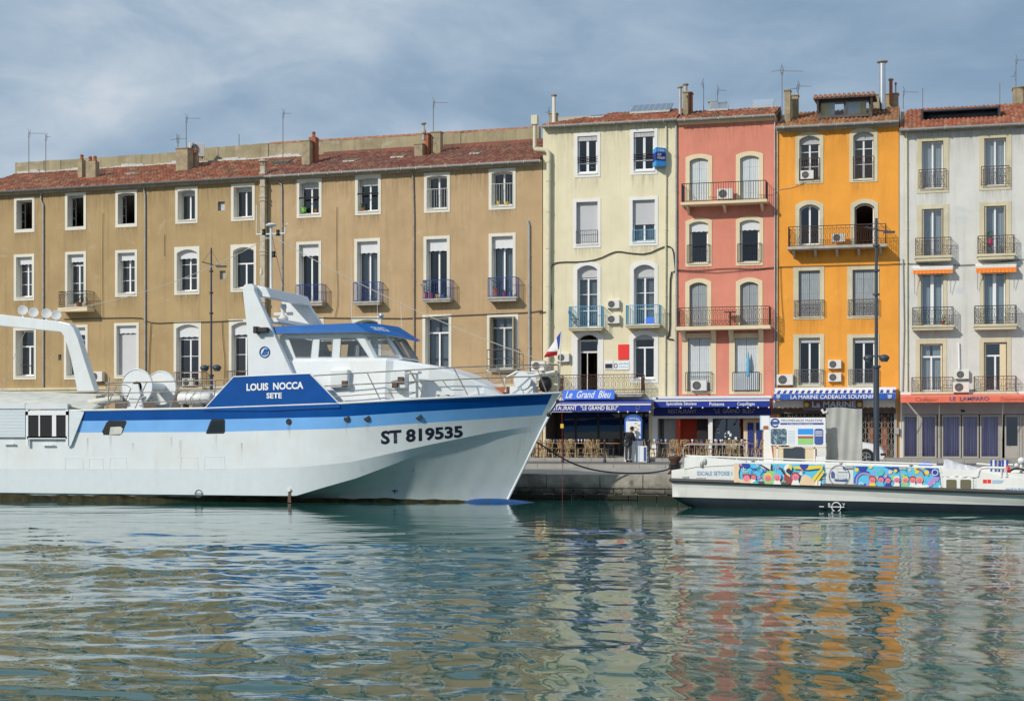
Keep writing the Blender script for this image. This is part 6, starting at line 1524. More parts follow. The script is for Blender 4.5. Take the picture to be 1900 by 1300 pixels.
# bow rail
def deck_edge(px, side=1):
    for i in range(nC-1):
        pass
def rail_pt(px, py, k=.98):
    b = 3.0
    for _ in range(12):
        X = bx(px, b); bb = interp([(p[0], p[1]) for p in rows[0]], X)*k; b = b*.4+bb*.6
    return bp(px, py, b)
def mirr(P): return [Vector((p.x, -p.y, p.z)) for p in P]
def samp(pts, n=10):
    out = []
    for (x0, y0), (x1, y1) in zip(pts, pts[1:]): out += [rail_pt(x0+(x1-x0)*k/n, y0+(y1-y0)*k/n) for k in range(n)]
    return out+[rail_pt(*pts[-1])]
g = MB()
top_r = samp([(582, 696.6), (716, 689), (860, 680.5), (960, 677), (1034, 676)]); mid_r = samp([(602, 716), (760, 708), (860, 703), (960, 699), (1030, 697)]); low_r = samp([(619, 736), (700, 730), (773, 727)])
for P in (top_r, mid_r): 
    for Q in (P, mirr(P)): g.tube(Q, .024, 5)
g.tube(low_r, .018, 5)
for a_, b_ in (((682, 693), (706, 742)), ((760.6, 688), (787.7, 737)), ((842, 683), (868, 733)), ((921, 679), (941, 728)), ((995, 678), (1013.5, 726)), ((775, 723), (775, 738))):
    P = [rail_pt(*a_), rail_pt(*b_)]; g.tube(P, .022, 5); g.tube(mirr(P), .022, 5)
g.tube([rail_pt(1036, 676), rail_pt(1036, 728)], .028, 5)
P = samp([(822, 706), (830, 718), (838, 723), (860, 723)], 3); g.tube(P, .018, 5)
g.build('bow_rail', 'rail_metal', trawler)
# windlass and clutter on the foredeck
p = bp(975, 727, 0); g = MB(); g.lathe([(.34, -.5), (.34, -.42), (.16, -.40), (.16, .40), (.34, .42), (.34, .5)], 14, 'y', (p.x, 0, p.z+.42)); g.box(p.x-.5, p.x+.4, -.45, .45, p.z-.1, p.z+.2); g.build('windlass', 'hull_white', trawler, smooth=False)
g = MB(); g.sphere((p.x+.75, .1, p.z+.30), .26, .26, .32); g.build('engine_cover', 'black', trawler, smooth=True)
g = MB(); q_ = bp(930, 727, 0); g.box(q_.x-.45, q_.x+.30, -.3, .3, q_.z-.05, q_.z+.18); g.build('hatch_cover', 'terracotta', trawler, bevel=.03)
g = MB(); g.tube([(q_.x+.3, -.4, q_.z), (q_.x+.25, -.4, q_.z+.5), (q_.x+.7, -.35, q_.z+.75), (q_.x+1.4, 0, q_.z+.7)], .05, 6); g.tube([(p.x+.3, -.3, p.z+.6), (p.x+1.2, -.2, p.z+.75)], .06, 6); g.build('davit_arm', 'rail_white', trawler)
# aft: rail, net drum, liferaft cradle, arch with floodlights, shelter
g = MB()
def rp(x, y, b=2.9): return bp(x, y, b)
g.tube([rp(196, 710), rp(300, 708), rp(428, 704)], .026, 5); g.tube([rp(180, 730), rp(300, 727), rp(402, 724)], .02, 5); g.tube([rp(175, 748), rp(300, 745), rp(390, 744)], .018, 5)
for a_, b_ in (((203, 700), (200, 760)), ((216, 716), (195, 760)), ((272, 709), (250, 758)), ((336, 707), (316, 757)), ((400, 706), (398, 735))): g.tube([rp(*a_), rp(*b_)], .022, 5)
g.tube([rp(196, 712, 2.5), rp(235, 714, 2.5), rp(243, 720, 2.5), rp(225, 762, 2.5)], .02, 5); g.tube([rp(194, 733, 2.5), rp(238, 734, 2.5)], .018, 5)
g.build('aft_rail', 'rail_metal', trawler)
g = MB(); g.tube([(bx(196, -2.9), 2.9, bz(196, 710, 2.9)), (bx(428, -2.9), 2.9, bz(428, 704, 2.9))], .026, 5); g.build('aft_rail', 'rail_metal', trawler)
c = bp(254, 717, 1.6); R0 = 34/50*1.02
nd = MB(); nd.lathe([(.22, -1.6), (.22, .4)], 14, 'y', (c.x, 0, c.z)); drum = nd.build('net_drum', 'hull_white', trawler, smooth=True)
for yy in (-1.6, .35): f = MB(); f.lathe([(R0, yy), (R0+.02, yy+.03), (R0, yy+.06)], 40, 'y', (c.x, 0, c.z)); f.tube([(c.x+(R0-.01)*math.cos(k*.26), yy-.01, c.z+(R0-.01)*math.sin(k*.26)) for k in range(24)], .02, 4, closed=True); f.build('flange', 'hull_white', drum, smooth=True)
for yy in (-1.75, .55): g = MB(); g.hexa([(c.x-.42, yy, c.z-1.15), (c.x+.42, yy, c.z-1.15), (c.x+.12, yy, c.z+.1), (c.x-.12, yy, c.z+.1)], [(c.x-.42, yy+.1, c.z-1.15), (c.x+.42, yy+.1, c.z-1.15), (c.x+.12, yy+.1, c.z+.1), (c.x-.12, yy+.1, c.z+.1)]); g.build('drum_stand', 'hull_white', drum)
# box arch of the stern
g = MB(); prof = [(-60, 585, 604), (0, 583, 604.5), (113, 596.6, 616)]
P = [bp(x, y, 2.4) for x, y in ((-100, 584), (0, 583), (113, 596.6), (129, 600.5), (137, 610), (145, 629), (158, 671.6), (176, 726), (143.4, 726), (131.6, 666), (120, 626), (113, 616), (0, 604.5), (-100, 603))]
g.prism([(p.x, p.z) for p in P], -2.4, -2.0); g.build('stern_arch', 'hull_white', trawler, bevel=.03)
for x_, y_ in ((43, 576), (63, 580), (87, 582), (105, 585)):
    p = bp(x_, y_, 2.1); g = MB(); n = 16
    g.lathe([(.02, .12), (.10, .10), (.19, .02), (.205, -.06), (.19, -.09), (.05, -.06)], n, 'y', (0, 0, 0)); o = g.build('floodlight', 'rail_white', trawler, smooth=True, loc=p); o.rotation_euler = (R(-8), 0, R(28)); s_ = MB(); s_.box(p.x-.04, p.x+.04, p.y-.03, p.y+.03, p.z-.34, p.z-.12); s_.build('lamp_bracket', 'rail_white', trawler)
# shelter deck: pale canopy roof, roller shutters and a window
g = MB(); zr0 = bz(60, 728, 1.0); zf = bz(60, 748, 3.0)
g.hexa([bp(-110, 750, 2.95), bp(122, 750, 2.95), bp(206, 731, .5), bp(-110, 722, .5)], [Vector((bx(-110), -2.95, zf-.08)), Vector((bx(122), -2.95, zf-.08)), bp(206, 731, .5)-Vector((0, 0, .1)), bp(-110, 722, .5)-Vector((0, 0, .1))])
g.hexa([bp(122, 750, 2.95), bp(168, 760, 2.9), bp(220, 742, .5), bp(206, 731, .5)], [bp(122, 752, 2.95), bp(168, 762, 2.9), bp(220, 744, .5), bp(206, 733, .5)])
g.build('shelter_roof', 'canopy_pale', trawler)
def onside(name, m, rects, b, th=.05):
    g = MB()
    for x0, x1, y0, y1 in rects: a, c_ = bx(x0, b), bx(x1, b); g.box(a, c_, -b, -b+th, bz((x0+x1)/2, y1, b), bz((x0+x1)/2, y0, b))
    return g.build(name, m, trawler)
onside('shutter_box', 'corrugated', [(-110, 46, 748.5, 758), (47, 125, 749, 758.5)], 3.10, .2)
mt = mat('slat', (0.66, 0.72, 0.76), .5)
def slats(x0, x1, y0, y1, b=3.04):
    g = MB(); a, c_ = bx(x0, b), bx(x1, b); z0, z1 = bz(x0, y1, b), bz(x0, y0, b); n = int((z1-z0)/.055)
    for k in range(n): za = z0+(z1-z0)*k/n; zb2 = z0+(z1-z0)*(k+1)/n; g.add([(a, -b, za), (c_, -b, za), (c_, -b-.015, zb2-.012), (a, -b-.015, zb2-.012), (c_, -b, zb2), (a, -b, zb2)], [(0, 1, 2, 3), (3, 2, 4, 5)])
    return g.build('roller_shutter', mt, trawler)
slats(-110, 47, 758, 811); g = None
sl_ = MB(); P = [(bx(x, 3.04), bz(x, y, 3.04)) for x, y in ((128, 760), (156, 764), (131, 827), (126, 827))]; sl_.prism(P, -3.04, -3.0); sl_.build('side_panel', 'corrugated', trawler)
b0 = 3.08; g = MB()
for x0, x1, y0, y1 in ((48, 52, 759, 827), (122, 126, 759, 827), (48, 126, 763, 770), (50, 124, 809, 814), (71.5, 74, 770, 810), (96.5, 104, 770, 812), (52, 122, 809, 812)): g.box(bx(x0, b0), bx(x1, b0), -b0, -b0+.05, bz(x0, y1, b0), bz(x0, y0, b0))
o = g.build('window', 'pvc', trawler); p = MB(); p.add([(bx(53, 3.05), -3.045, bz(53, 810, 3.05)), (bx(122, 3.05), -3.045, bz(53, 810, 3.05)), (bx(122, 3.05), -3.045, bz(53, 770, 3.05)), (bx(53, 3.05), -3.045, bz(53, 770, 3.05))], [(0, 1, 2, 3)]); p.build('pane', 'dark_void', o)
onside('ledge', 'hull_white', [(5, 26, 822, 824.5), (77, 99, 824, 826.5)], 3.06, .06)
g = MB(); c = bp(200, 741, 2.0); g.tube([bp(165, 746, 2.0), bp(225, 738, 2.0)], .12, 10); g.build('boom', 'canopy_pale', trawler, smooth=True)
g = MB(); rr = random.Random(12)
for k in range(26):
    c_ = bp(215+rr.uniform(-25, 60), 752, rr.uniform(-.5, 1.9)); r_ = rr.uniform(.18, .42); g.tube([c_+Vector((r_*math.cos(j*.7), r_*math.sin(j*.7), .12+rr.uniform(0, .25)+.02*j)) for j in range(9)], .035, 5)
tag(g.build('rope_coils', 'rope_pale', None, loc=(O0, YC, 0)), 'heap of pale rope coils on the aft deck of the trawler under the net drum', 'rope')
# liferaft canister, its own thing
c = bp(363, 739, 2.2); lr = thing('liferaft_canister', (O0+c.x, YC+c.y, c.z), 0, 'white liferaft drum lashed on the trawler deck behind the blue bulwark', 'liferaft'); hl = (bx(394, 2.2)-bx(332, 2.2))/2; r_ = .26
g = MB(); g.lathe([(.02, -hl), (r_*.75, -hl+.02), (r_, -hl+.10), (r_, -.02), (r_+.02, -.01), (r_+.02, .01), (r_, .02), (r_, hl-.10), (r_*.75, hl-.02), (.02, hl)], 20, 'x'); g.build('drum', 'rail_white', lr, smooth=True)
for x_ in (-.3, 0, .3): g = MB(); g.lathe([(r_+.006, x_-.02), (r_+.008, x_+.02)], 20, 'x'); g.build('strap', 'zinc', lr)
g = MB(); g.box(-.45, -.38, -.2, .2, -.62, -.2); g.box(.38, .45, -.2, .2, -.62, -.2); g.build('cradle', 'iron_dark', lr)
g = MB(); c2 = bp(385, 737, 1.0); g.lathe([(.3, -.7), (.3, .7)], 16, 'x', (c2.x, c2.y, c2.z)); g.build('deck_tank', 'zinc', trawler, smooth=True)

# rigging lines, rope, flag: things of their own
def smooth_line(P, n=2):
    if len(P) < 4: return P
    for _ in range(n):
        Q = [P[0]]
        for a, b in zip(P, P[1:]): Q += [a.lerp(b, .25), a.lerp(b, .75)]
        P = Q+[P[-1]]
    return P
def line(name, label, P, r, m, cat='rope', group=None):
    P = smooth_line([Vector(p) for p in P]); o = P[0].copy(); g = MB(); g.tube([p-o for p in P], r, 5); return tag(g.build(name, m, None, loc=o), label, cat, group)
def W_(p): return Vector((p.x+O0, YC+p.y, p.z))
def sagline(a, b, sag, n=14): return [a.lerp(b, k/n)-Vector((0, 0, sag*4*(k/n)*(1-k/n))) for k in range(n+1)]
line('stay_wire', 'pale stay line with small lights running from the mast down to the trawler bow', sagline(W_(bp(508, 440, 1.2)), W_(bp(1036, 678, 0)), .35), .014, 'rope_pale')
line('stay_wire', 'pale stay line with small lights running from the mast down to the stern floodlights', sagline(W_(bp(500, 440, 1.2)), W_(bp(113, 575, 2.1)), .45), .014, 'rope_pale')
line('halyard', 'pale line dropping from the stern arch at the left edge of the photo', sagline(W_(bp(48, 612, 2.3)), W_(bp(2, 728, 2.3)), -.1), .010, 'rope_pale')
st0 = W_(on_hull(996, 820)); line('mooring_rope', 'thick dark mooring rope sagging from the trawler bow to the rusty bollard', [st0]+[Vector(F.world(F.s(x), 0, F.z(x, y))) for x, y, F in [(x, y, Frame(0, Y, 0)) for x, y, Y in ((1008, 827, 55.8), (1035, 845, 56.4), (1060, 858.5, 56.9), (1085, 867.5, 57.4), (1112, 873.5, 57.8), (1145, 877, 58.2), (1180, 877.8, 58.5), (1210, 876.5, 58.75), (1236, 872, 59.0), (1246, 867, 59.2))]], .032, 'rope_dark')
p0 = W_(bp(1042, 737, 0)); line('marker_rope', 'thin red rope hanging from the tip of the bow into the water', [p0, (p0.x+.05, p0.y, 1.2), (p0.x+.03, p0.y, -.05)], .008, 'rope_red')
tg = MB(); tg.box(-.06, .06, -.01, .01, -.08, .08); o = tag(tg.build('rope_tag', 'pot_yellow', None, loc=(p0.x+.02, p0.y-.02, FC.z(1044, 790))), 'small yellow tag tied to the thin red rope', 'tag')
ft = W_(bp(1038, 676, 0)); fl = thing('flag', ft, 0, 'tricolour flag in blue, white and red on a staff at the trawler bow', 'flag')
g = MB(); tp = W_(bp(1042, 612, 0))-ft; g.tube([(0, 0, -.9), tp*.5, tp], .018, 6); g.build('staff', 'rail_white', fl)
Lf = lambda x, y: W_(bp(x, y, 0))-ft
A, Bq, C_, D_ = Lf(1041, 614), Lf(1035, 655), Lf(1009, 663), Lf(1026, 640)
# cloth hangs in folds: hoist from A to Bq, fly edge D_ to C_
N, M = 18, 10
def cloth(u, v): p = (A*(1-v)+Bq*v)*(1-u)+(D_*(1-v)+C_*v)*u; return p+Vector((0, .07*math.sin(7*u+3*v), 0))
for k, (u0, u1, m_) in enumerate(((0, .42, 'flag_blue'), (.42, .74, 'flag_white'), (.74, 1, 'flag_red'))):
    pass
for v0, v1, m_ in ((0, 1, None),):
    for (f, m2) in ((0, 'flag_blue'), (1, 'flag_white'), (2, 'flag_red')):
        g = MB(); vs = []
        # bands run parallel to the hoist; the wind folds them down so the red fly trails along the lower edge
        for j in range(M+1):
            for i in range(7):
                w = (f+i/6)/3; u = j/M
                a = A.lerp(Bq, .0)+(Vector((0, 0, 0))); hoist = A.lerp(Bq, u*0.98)
                fly = Lf(1036, 625).lerp(Lf(1009, 663), .0)
                p = {0: A, 1: Lf(1032, 626), 2: Lf(1016, 652), 3: Lf(1009, 663)}; q_ = {0: Lf(1037, 645), 1: Lf(1036.5, 650), 2: Lf(1034.5, 652), 3: Lf(1033, 659)}
                k = f; t = i/6; P0 = p[k].lerp(p[k+1], t); Q0 = q_[k].lerp(q_[k+1], t)
                vs.append(P0.lerp(Q0, u)+Vector((0, .05*math.sin(6*w+2*u), 0)))
        g.add(vs, [(j*7+i, j*7+i+1, (j+1)*7+i+1, (j+1)*7+i) for j in range(M) for i in range(6)]); g.build('flag_cloth', m2, fl, smooth=True)
# ---------------------------------------------------------------- the electric tour boat
PL = Frame(0, 0, 0)
def grd(px, t): rx, ry = ray(px); return Vector((rx*t, ry*t, 0))
_a, _b = grd(1246, 53.2), grd(1900, 48.6)
phi = math.atan2(_b.y-_a.y, _b.x-_a.x)
FT = Frame(_a.x, _a.y, phi)
tour = thing('tour_boat', (_a.x, _a.y, 0), phi, 'low white electric tour boat with colourful cartoon panels along its side', 'tour boat')
LB = FT.s(2040); BW = 3.6
def tp(px, py, d=0.0): return FT.p(px, py, d)
def tz(px, py, d=0.0): return FT.z(px, py, d)
def tx(px, d=0.0): return FT.s(px, d)
# hull side: d>0 towards the camera. sections along x
rub_c = [(1246, 893), (1900, 916.5), (2040, 921)]; und_c = [(1246, 921.5), (1400, 925.5), (1600, 930), (1900, 938.5), (2040, 943)]; topc = [(1246, 872), (1268, 868.5), (1290, 864), (1380, 857), (1560, 862), (1740, 868), (1900, 878), (2040, 884)]
g = MB(); N = 80; cols = []
for i in range(N+1):
    X = LB*i/N; px, t = FT.px(X, 0); inr = -.35*max(0, 1-X/1.6)**2
    z_r = CAMZ+(HOR-interp(rub_c, px))/FPX*t; z_u = CAMZ+(HOR-interp(und_c, px))/FPX*t; z_t = CAMZ+(HOR-interp(topc, px))/FPX*t
    flare = -.10-.32*min(1, X/14)*((X/14) if X < 14 else 1)
    zk = -.25 if X > 1.6 else z_u-.05-(z_u-.05+.25)*(X/1.6)**.6
    cols.append([(X, 0, z_t), (X, 0.0, z_r+.05), (X, flare*.9, z_r-.18-.22*min(1, X/16)), (X, flare, z_u), (X, flare-.12, (z_u+zk)/2), (X, flare-.35, zk)])
for side in (0, 1):
    base = len(g.v)
    for c in cols:
        for X, d, z in c: g.v.append((X, -d if side == 0 else BW+d, z))
    for i in range(N):
        for k in range(5):
            a = base+i*6+k; g.f.append([a, a+1, a+7, a+6]); g.m.append({0: 0, 1: 1, 2: 0, 3: 2, 4: 2}[k])
n6 = (N+1)*6
for k in range(5): g.f.append([k, k+1, n6+k+1, n6+k]); g.m.append(0 if k < 3 else 2)
for i in range(N): a = i*6+5; g.f.append([a, a+6, n6+a+6, n6+a]); g.m.append(2)
th = g.build('hull', ['boat_white', 'boat_under', 'antifoul'], tour, smooth=True)
g = MB(); P = [Vector(c[1]) for c in cols]; P = [Vector((p.x, 0-.02, p.z+.0)) for p in P]; g.tube(P, .075, 8); g.tube([P[0]+Vector((-.02, 0, 0)), P[0]+Vector((-.02, BW, 0))], .075, 8); g.tube([p+Vector((0, BW+.04, 0)) for p in P], .075, 8)
g.build('rubbing_strake', 'rubber', tour, smooth=True)
g = MB()
for i in range(N): pass
vs = []
for c in cols: X, d, z = c[0]; vs += [(X, .05, z-.35), (X, BW-.05, z-.35)]
g.add(vs, [(2*i, 2*i+2, 2*i+3, 2*i+1) for i in range(N)]); g.build('deck', 'deck_grey', tour)
# raised side, stepped at the left end, with printed panels
g = MB(); up = [(1270, 868), (1271, 847), (1283, 845), (1345, 848), (1540, 853), (1735, 860), (1738, 872)]
P = [tp(x, y, .015) for x, y in ((1269, 870), (1270.5, 848), (1284, 846), (1345, 851), (1384, 854), (1384, 861), (1290, 866))]; g.prism([(p.x, p.z) for p in P], -.03, .06)
P = [tp(x, y) for x, y in ((1362, 864), (1362, 856.5), (1540, 859), (1745, 866), (1748, 876), (1540, 868))]; g.prism([(p.x, p.z) for p in P], -.02, .05); g.build('side_screen', 'boat_white', tour)
g = MB()
for (y0, y1) in (((1272, 845), (1738, 861)), ((1280, 852), (1738, 866))): g.tube([tp(*y0, -.05), tp(*y1, -.05)], .030, 6)
for k in range(12): x_ = 1285+k*41; yy = 845.6+(x_-1272)*.0343; p = tp(x_, yy, -.05); g.tube([p, p-Vector((0, 0, .30))], .018, 5)
g.tube([tp(1272, 845, -BW), tp(1738, 861, -BW)], .03, 6)
g.build('hand_rail', 'rail_white', tour)
for px in (1307, 1396, 1560, 1690): p = tp(px, 851+(px-1272)*.03, .04); g = MB(); g.lathe([(.05, p.z-.03), (.07, p.z), (.05, p.z+.03)], 8, 'z', (p.x, p.y+.05, 0)); g.build('lashing', 'rail_metal', tour)
# chocks, name, small print
def tl_text(t, x0, x1, yb, yt, m, d=.03, **k):
    px = (x0+x1)/2; o = lettering(t, tx(x0, d), tx(x1, d), tz(x0, yb, d), tz(x0, yt, d), -d-.005, m, tour, rise=tz(x1, yb, d)-tz(x0, yb, d)+k.pop('rz', 0), **k); return o
tl_text('ESCALE SETOISE I', 1293.5, 1357.5, 881, 873.5, 'blue_letter', bold=.0)
tl_text('100% ELECTRIQUE', 1323, 1356, 892, 889, 'blue_letter')
tl_text('MADE IN FRANCE', 1866, 1908, 909.5, 905, 'blue_letter')
for (x0, x1, y0, y1, m_) in ((1266, 1278, 883, 885.5, 'zinc'), (1291.5, 1308.5, 885, 891.5, 'zinc')):
    g = MB(); g.box(tx(x0), tx(x1), -.03, .0, tz(x0, y1), tz(x0, y0)); g.build('chock', m_, tour)
g = MB()
for x_, y_ in ((1302, 861), (1308, 856)): p = tp(x_, y_, .04); g.sphere(p, .07, .05, .12)
g.build('fairlead', 'zinc', tour)
p = tp(1303, 851, -.3); g = MB(); g.box(p.x-.18, p.x+.12, p.y-.1, p.y+.1, p.z-.08, p.z+.08); g.build('valve_box', 'sign_red', tour)
# murals: printed film; generic shapes of figures, birds, arcs
def clip_poly(P, C):
    """clip polygon P (2-D) by convex ccw polygon C"""
    for i in range(len(C)):
        a, b = C[i], C[(i+1) % len(C)]; out = []
        ins = lambda p: (b[0]-a[0])*(p[1]-a[1])-(b[1]-a[1])*(p[0]-a[0]) >= -1e-9
        for j in range(len(P)):
            p, q = P[j-1], P[j]; ip, iq = ins(p), ins(q)
            if ip != iq:
                d1 = (b[0]-a[0])*(p[1]-a[1])-(b[1]-a[1])*(p[0]-a[0]); d2 = (b[0]-a[0])*(q[1]-a[1])-(b[1]-a[1])*(q[0]-a[0]); t = d1/(d1-d2); out.append((p[0]+(q[0]-p[0])*t, p[1]+(q[1]-p[1])*t))
            if iq: out.append(q)
        P = out
        if len(P) < 3: return []
    return P
MC = ['sky', 'navy', 'yellow', 'pink', 'lilac', 'green', 'orange', 'maroon', 'white', 'sand', 'teal', 'black']
def mural(poly, seed, shapes):
    Q = [tp(x, y, .03) for x, y in poly]; g = MB(); C = [(p.x, p.z) for p in Q]
    if sum(C[i-1][0]*C[i][1]-C[i][0]*C[i-1][1] for i in range(len(C))) < 0: C = C[::-1]
    g.prism(C, -.034, -.022); lay = .036; rr = random.Random(seed); xa, xb = min(p[0] for p in poly), max(p[0] for p in poly); ya, yb_ = min(p[1] for p in poly), max(p[1] for p in poly); sc_ = []
    for k in range(int((xb-xa)*.42)):
        x_, y_ = rr.uniform(xa, xb), rr.uniform(ya, yb_); m_ = rr.choice(['lilac', 'teal', 'navy', 'pink', 'white', 'lilac', 'green', 'yellow', 'sand', 'navy']); r_ = rr.uniform(1.2, 4.6); q = rr.random()
        if q < .3: sc_.append(('arc', m_, (x_, y_, r_*1.7, rr.uniform(0, 200), rr.uniform(230, 330), .6)))
        elif q < .55: sc_.append(('disc', m_, (x_, y_, r_*.55)))
        else: a0 = rr.uniform(0, 6.28); sc_.append(('poly', m_, [(x_+r_*rr.uniform(.5, 1.5)*math.cos(a0+j*1.25), y_+r_*rr.uniform(.5, 1.4)*math.sin(a0+j*1.25)) for j in range(5)]))
    shapes = sc_+shapes
    for kind, m_, args in shapes:
        lay += .0008; mi = MC.index(m_); polys = []
        if kind == 'disc': cx_, cy_, r_ = args; c = tp(cx_, cy_, .04); rr = r_/53.0; polys = [[(c.x+rr*math.cos(k*math.pi/9), c.z+rr*math.sin(k*math.pi/9)) for k in range(18)]]
        elif kind == 'poly':
            pp = [tp(x, y, .04) for x, y in args]; tri = tessellate_polygon([[Vector((p.x, p.z, 0)) for p in pp]]); polys = [[(pp[i].x, pp[i].z) for i in t] for t in tri]
        elif kind == 'arc':
            cx_, cy_, r_, a0, a1, w = args; c = tp(cx_, cy_, .04); f = lambda q, k: (c.x+q/53*math.cos(R(a0+(a1-a0)*k/14)), c.z+q/53*math.sin(R(a0+(a1-a0)*k/14)))
            polys = [[f(r_-w, k), f(r_+w, k), f(r_+w, k+1), f(r_-w, k+1)] for k in range(14)]
        for P in polys:
            P = clip_poly(P, C)
            if len(P) >= 3: g.add([(x, -lay, z) for x, z in P], [tuple(range(len(P)))], mi)
    return g.build('mural', ['mural_'+k for k in MC], tour)
def face(cx_, cy_, r_, hair, body):
    return [('poly', body, [(cx_-r_*1.3, cy_+r_*2.4), (cx_-r_*.7, cy_+r_*.8), (cx_+r_*.7, cy_+r_*.8), (cx_+r_*1.3, cy_+r_*2.4)]), ('disc', hair, (cx_, cy_-r_*.25, r_*1.15)), ('disc', 'pink', (cx_, cy_+r_*.1, r_*.95)), ('disc', 'black', (cx_-r_*.35, cy_, r_*.13)), ('disc', 'black', (cx_+r_*.35, cy_, r_*.13)), ('arc', 'maroon', (cx_, cy_+r_*.1, r_*.45, 210, 330, r_*.09))]
m1 = [('poly', 'sand', [(1362.5, 859.5), (1371, 859.5), (1373, 868), (1371, 876), (1372, 886), (1379, 894.5), (1362.5, 894)]), ('disc', 'navy', (1384, 860.5, 7)), ('arc', 'navy', (1400, 856, 13, 190, 350, .7)), ('poly', 'white', [(1408, 860), (1432, 860.5), (1430, 873), (1416, 868)]), ('poly', 'black', [(1408, 861), (1413, 861), (1430, 871), (1428, 874)]), ('poly', 'black', [(1431, 860.5), (1433, 860.5), (1432, 874), (1430, 874)]), ('poly', 'maroon', [(1378, 879), (1392, 878), (1392, 886), (1379, 887)]), ('disc', 'green', (1431, 887, 14)), ('poly', 'sand', [(1372, 889), (1400, 888), (1402, 896), (1374, 895)]),
 ('disc', 'pink', (1386, 887, 6))]+face(1399, 885, 4.5, 'maroon', 'white')+face(1426, 886, 6.5, 'yellow', 'green')+face(1443, 885, 6.5, 'sky', 'white')+[('poly', 'maroon', [(1456, 876), (1460, 880), (1472, 888), (1473, 895), (1464, 898), (1456, 890)]), ('poly', 'black', [(1447, 868), (1450, 867), (1459, 879), (1456, 881)]), ('disc', 'white', (1463, 868, 7)), ('disc', 'yellow', (1467, 866, 4)), ('disc', 'black', (1464, 873, 4.5)), ('poly', 'yellow', [(1472, 865), (1528, 862.5), (1526, 868), (1500, 871), (1474, 869)]), ('disc', 'navy', (1493, 862.5, 8))]+face(1477, 884, 6.5, 'maroon', 'white')+[('poly', 'sand', [(1484, 899), (1488, 884), (1494, 880), (1503, 883), (1516, 897), (1518, 900.5)]), ('poly', 'yellow', [(1506, 889), (1526, 866), (1528, 868), (1512, 892)]), ('poly', 'yellow', [(1514, 891), (1529, 871), (1530, 876), (1519, 893)]), ('poly', 'white', [(1514, 891), (1524, 892), (1523, 900.5), (1513, 900)]), ('poly', 'maroon', [(1518, 891), (1519.3, 891), (1519, 900.5), (1517.7, 900.5)]), ('disc', 'pink', (1489, 873, 2)), ('poly', 'teal', [(1398, 894), (1404, 891), (1410, 897), (1399, 897)])]
mural([(1362.5, 859), (1530, 861), (1530.5, 901), (1362.5, 895)], 1, m1)
m2 = [('poly', 'navy', [(1588, 865), (1610, 865), (1606, 872), (1597, 874), (1588, 869)]), ('disc', 'yellow', (1590, 871, 3.6)), ('disc', 'yellow', (1616, 865.5, 3.2)), ('arc', 'navy', (1604, 892, 17, 60, 190, 1.1)), ('arc', 'lilac', (1604, 892, 14, 50, 200, 1.6)), ('poly', 'navy', [(1640, 865.5), (1668, 866), (1668, 874), (1655, 871)]), ('disc', 'teal', (1634, 876, 6)), ('poly', 'lilac', [(1606, 900), (1612, 892), (1624, 899), (1628, 904), (1608, 903)]), ('poly', 'green', [(1655, 880), (1664, 884), (1662, 892), (1652, 890)])]+face(1619, 889.5, 5.6, 'maroon', 'yellow')+face(1635, 889.5, 5.0, 'navy', 'sky')+face(1648, 890.5, 4.8, 'navy', 'navy')+[('disc', 'yellow', (1662, 873, 3.0)), ('arc', 'lilac', (1668, 896, 8, 60, 200, 1.6))]+face(1664.5, 889.5, 5.0, 'white', 'white')
mural([(1583, 863.5), (1669, 865), (1670, 906.5), (1583, 903)], 2, m2)
m3 = [('poly', 'navy', [(1716, 867.5), (1740, 868.5), (1743, 884), (1734, 883), (1722, 874)]), ('disc', 'yellow', (1700, 868.8, 3.6)), ('arc', 'maroon', (1700, 884, 14, 10, 90, 1.2)), ('arc', 'white', (1735, 876, 5, 0, 350, .7)), ('disc', 'yellow', (1720, 876, 4)), ('arc', 'lilac', (1738, 900, 11, 70, 190, 4)), ('disc', 'pink', (1722, 881, 1.6)), ('disc', 'green', (1676, 881, 3)), ('poly', 'teal', [(1672, 897), (1690, 894), (1692, 907), (1671, 906)])]+face(1680, 890, 4.8, 'yellow', 'green')+face(1694, 890, 5.2, 'maroon', 'white')+face(1706.5, 891, 5.4, 'orange', 'white')+[('poly', 'white', [(1690, 899), (1722, 899), (1725, 903), (1712, 904), (1692, 903)])]
mural([(1671, 866), (1742, 868), (1746, 909.5), (1671, 906.5)], 3, m3)
# round badge between the panels
c = tp(1557, 882, .035); g = MB(); r_ = 18.2/53
g.tube([(c.x+r_*math.cos(k*.262), c.y, c.z+r_*math.sin(k*.262)) for k in range(24)], .010, 4, closed=True)
em = g.build('emblem', 'navy_letter', tour)
g = MB(); g.prism([(c.x-.16, c.z-.17), (c.x+.24, c.z-.19), (c.x+.28, c.z-.10), (c.x+.05, c.z-.13), (c.x-.16, c.z-.11)], c.y-.004, c.y); g.box(c.x-.27, c.x-.17, c.y-.004, c.y, c.z-.07, c.z+.08); g.prism([(c.x-.29, c.z+.08), (c.x-.15, c.z+.08), (c.x-.22, c.z+.16)], c.y-.004, c.y); g.prism([(c.x+.13, c.z+.22), (c.x+.22, c.z+.18), (c.x+.20, c.z+.28), (c.x+.12, c.z+.30)], c.y-.004, c.y)
for k in range(7): g.prism([(c.x-.06+k*.05, c.z+.14), (c.x-.02+k*.05, c.z+.14), (c.x-.04+k*.05, c.z+.10)], c.y-.004, c.y)
g.build('emblem_ink', 'navy_letter', em)
lettering('ESCALE', c.x-.10, c.x+.24, c.z+.01, c.z+.07, c.y-.004, 'poster_pale', em); lettering('SETOISE', c.x-.10, c.x+.24, c.z-.08, c.z-.02, c.y-.004, 'poster_pale', em)
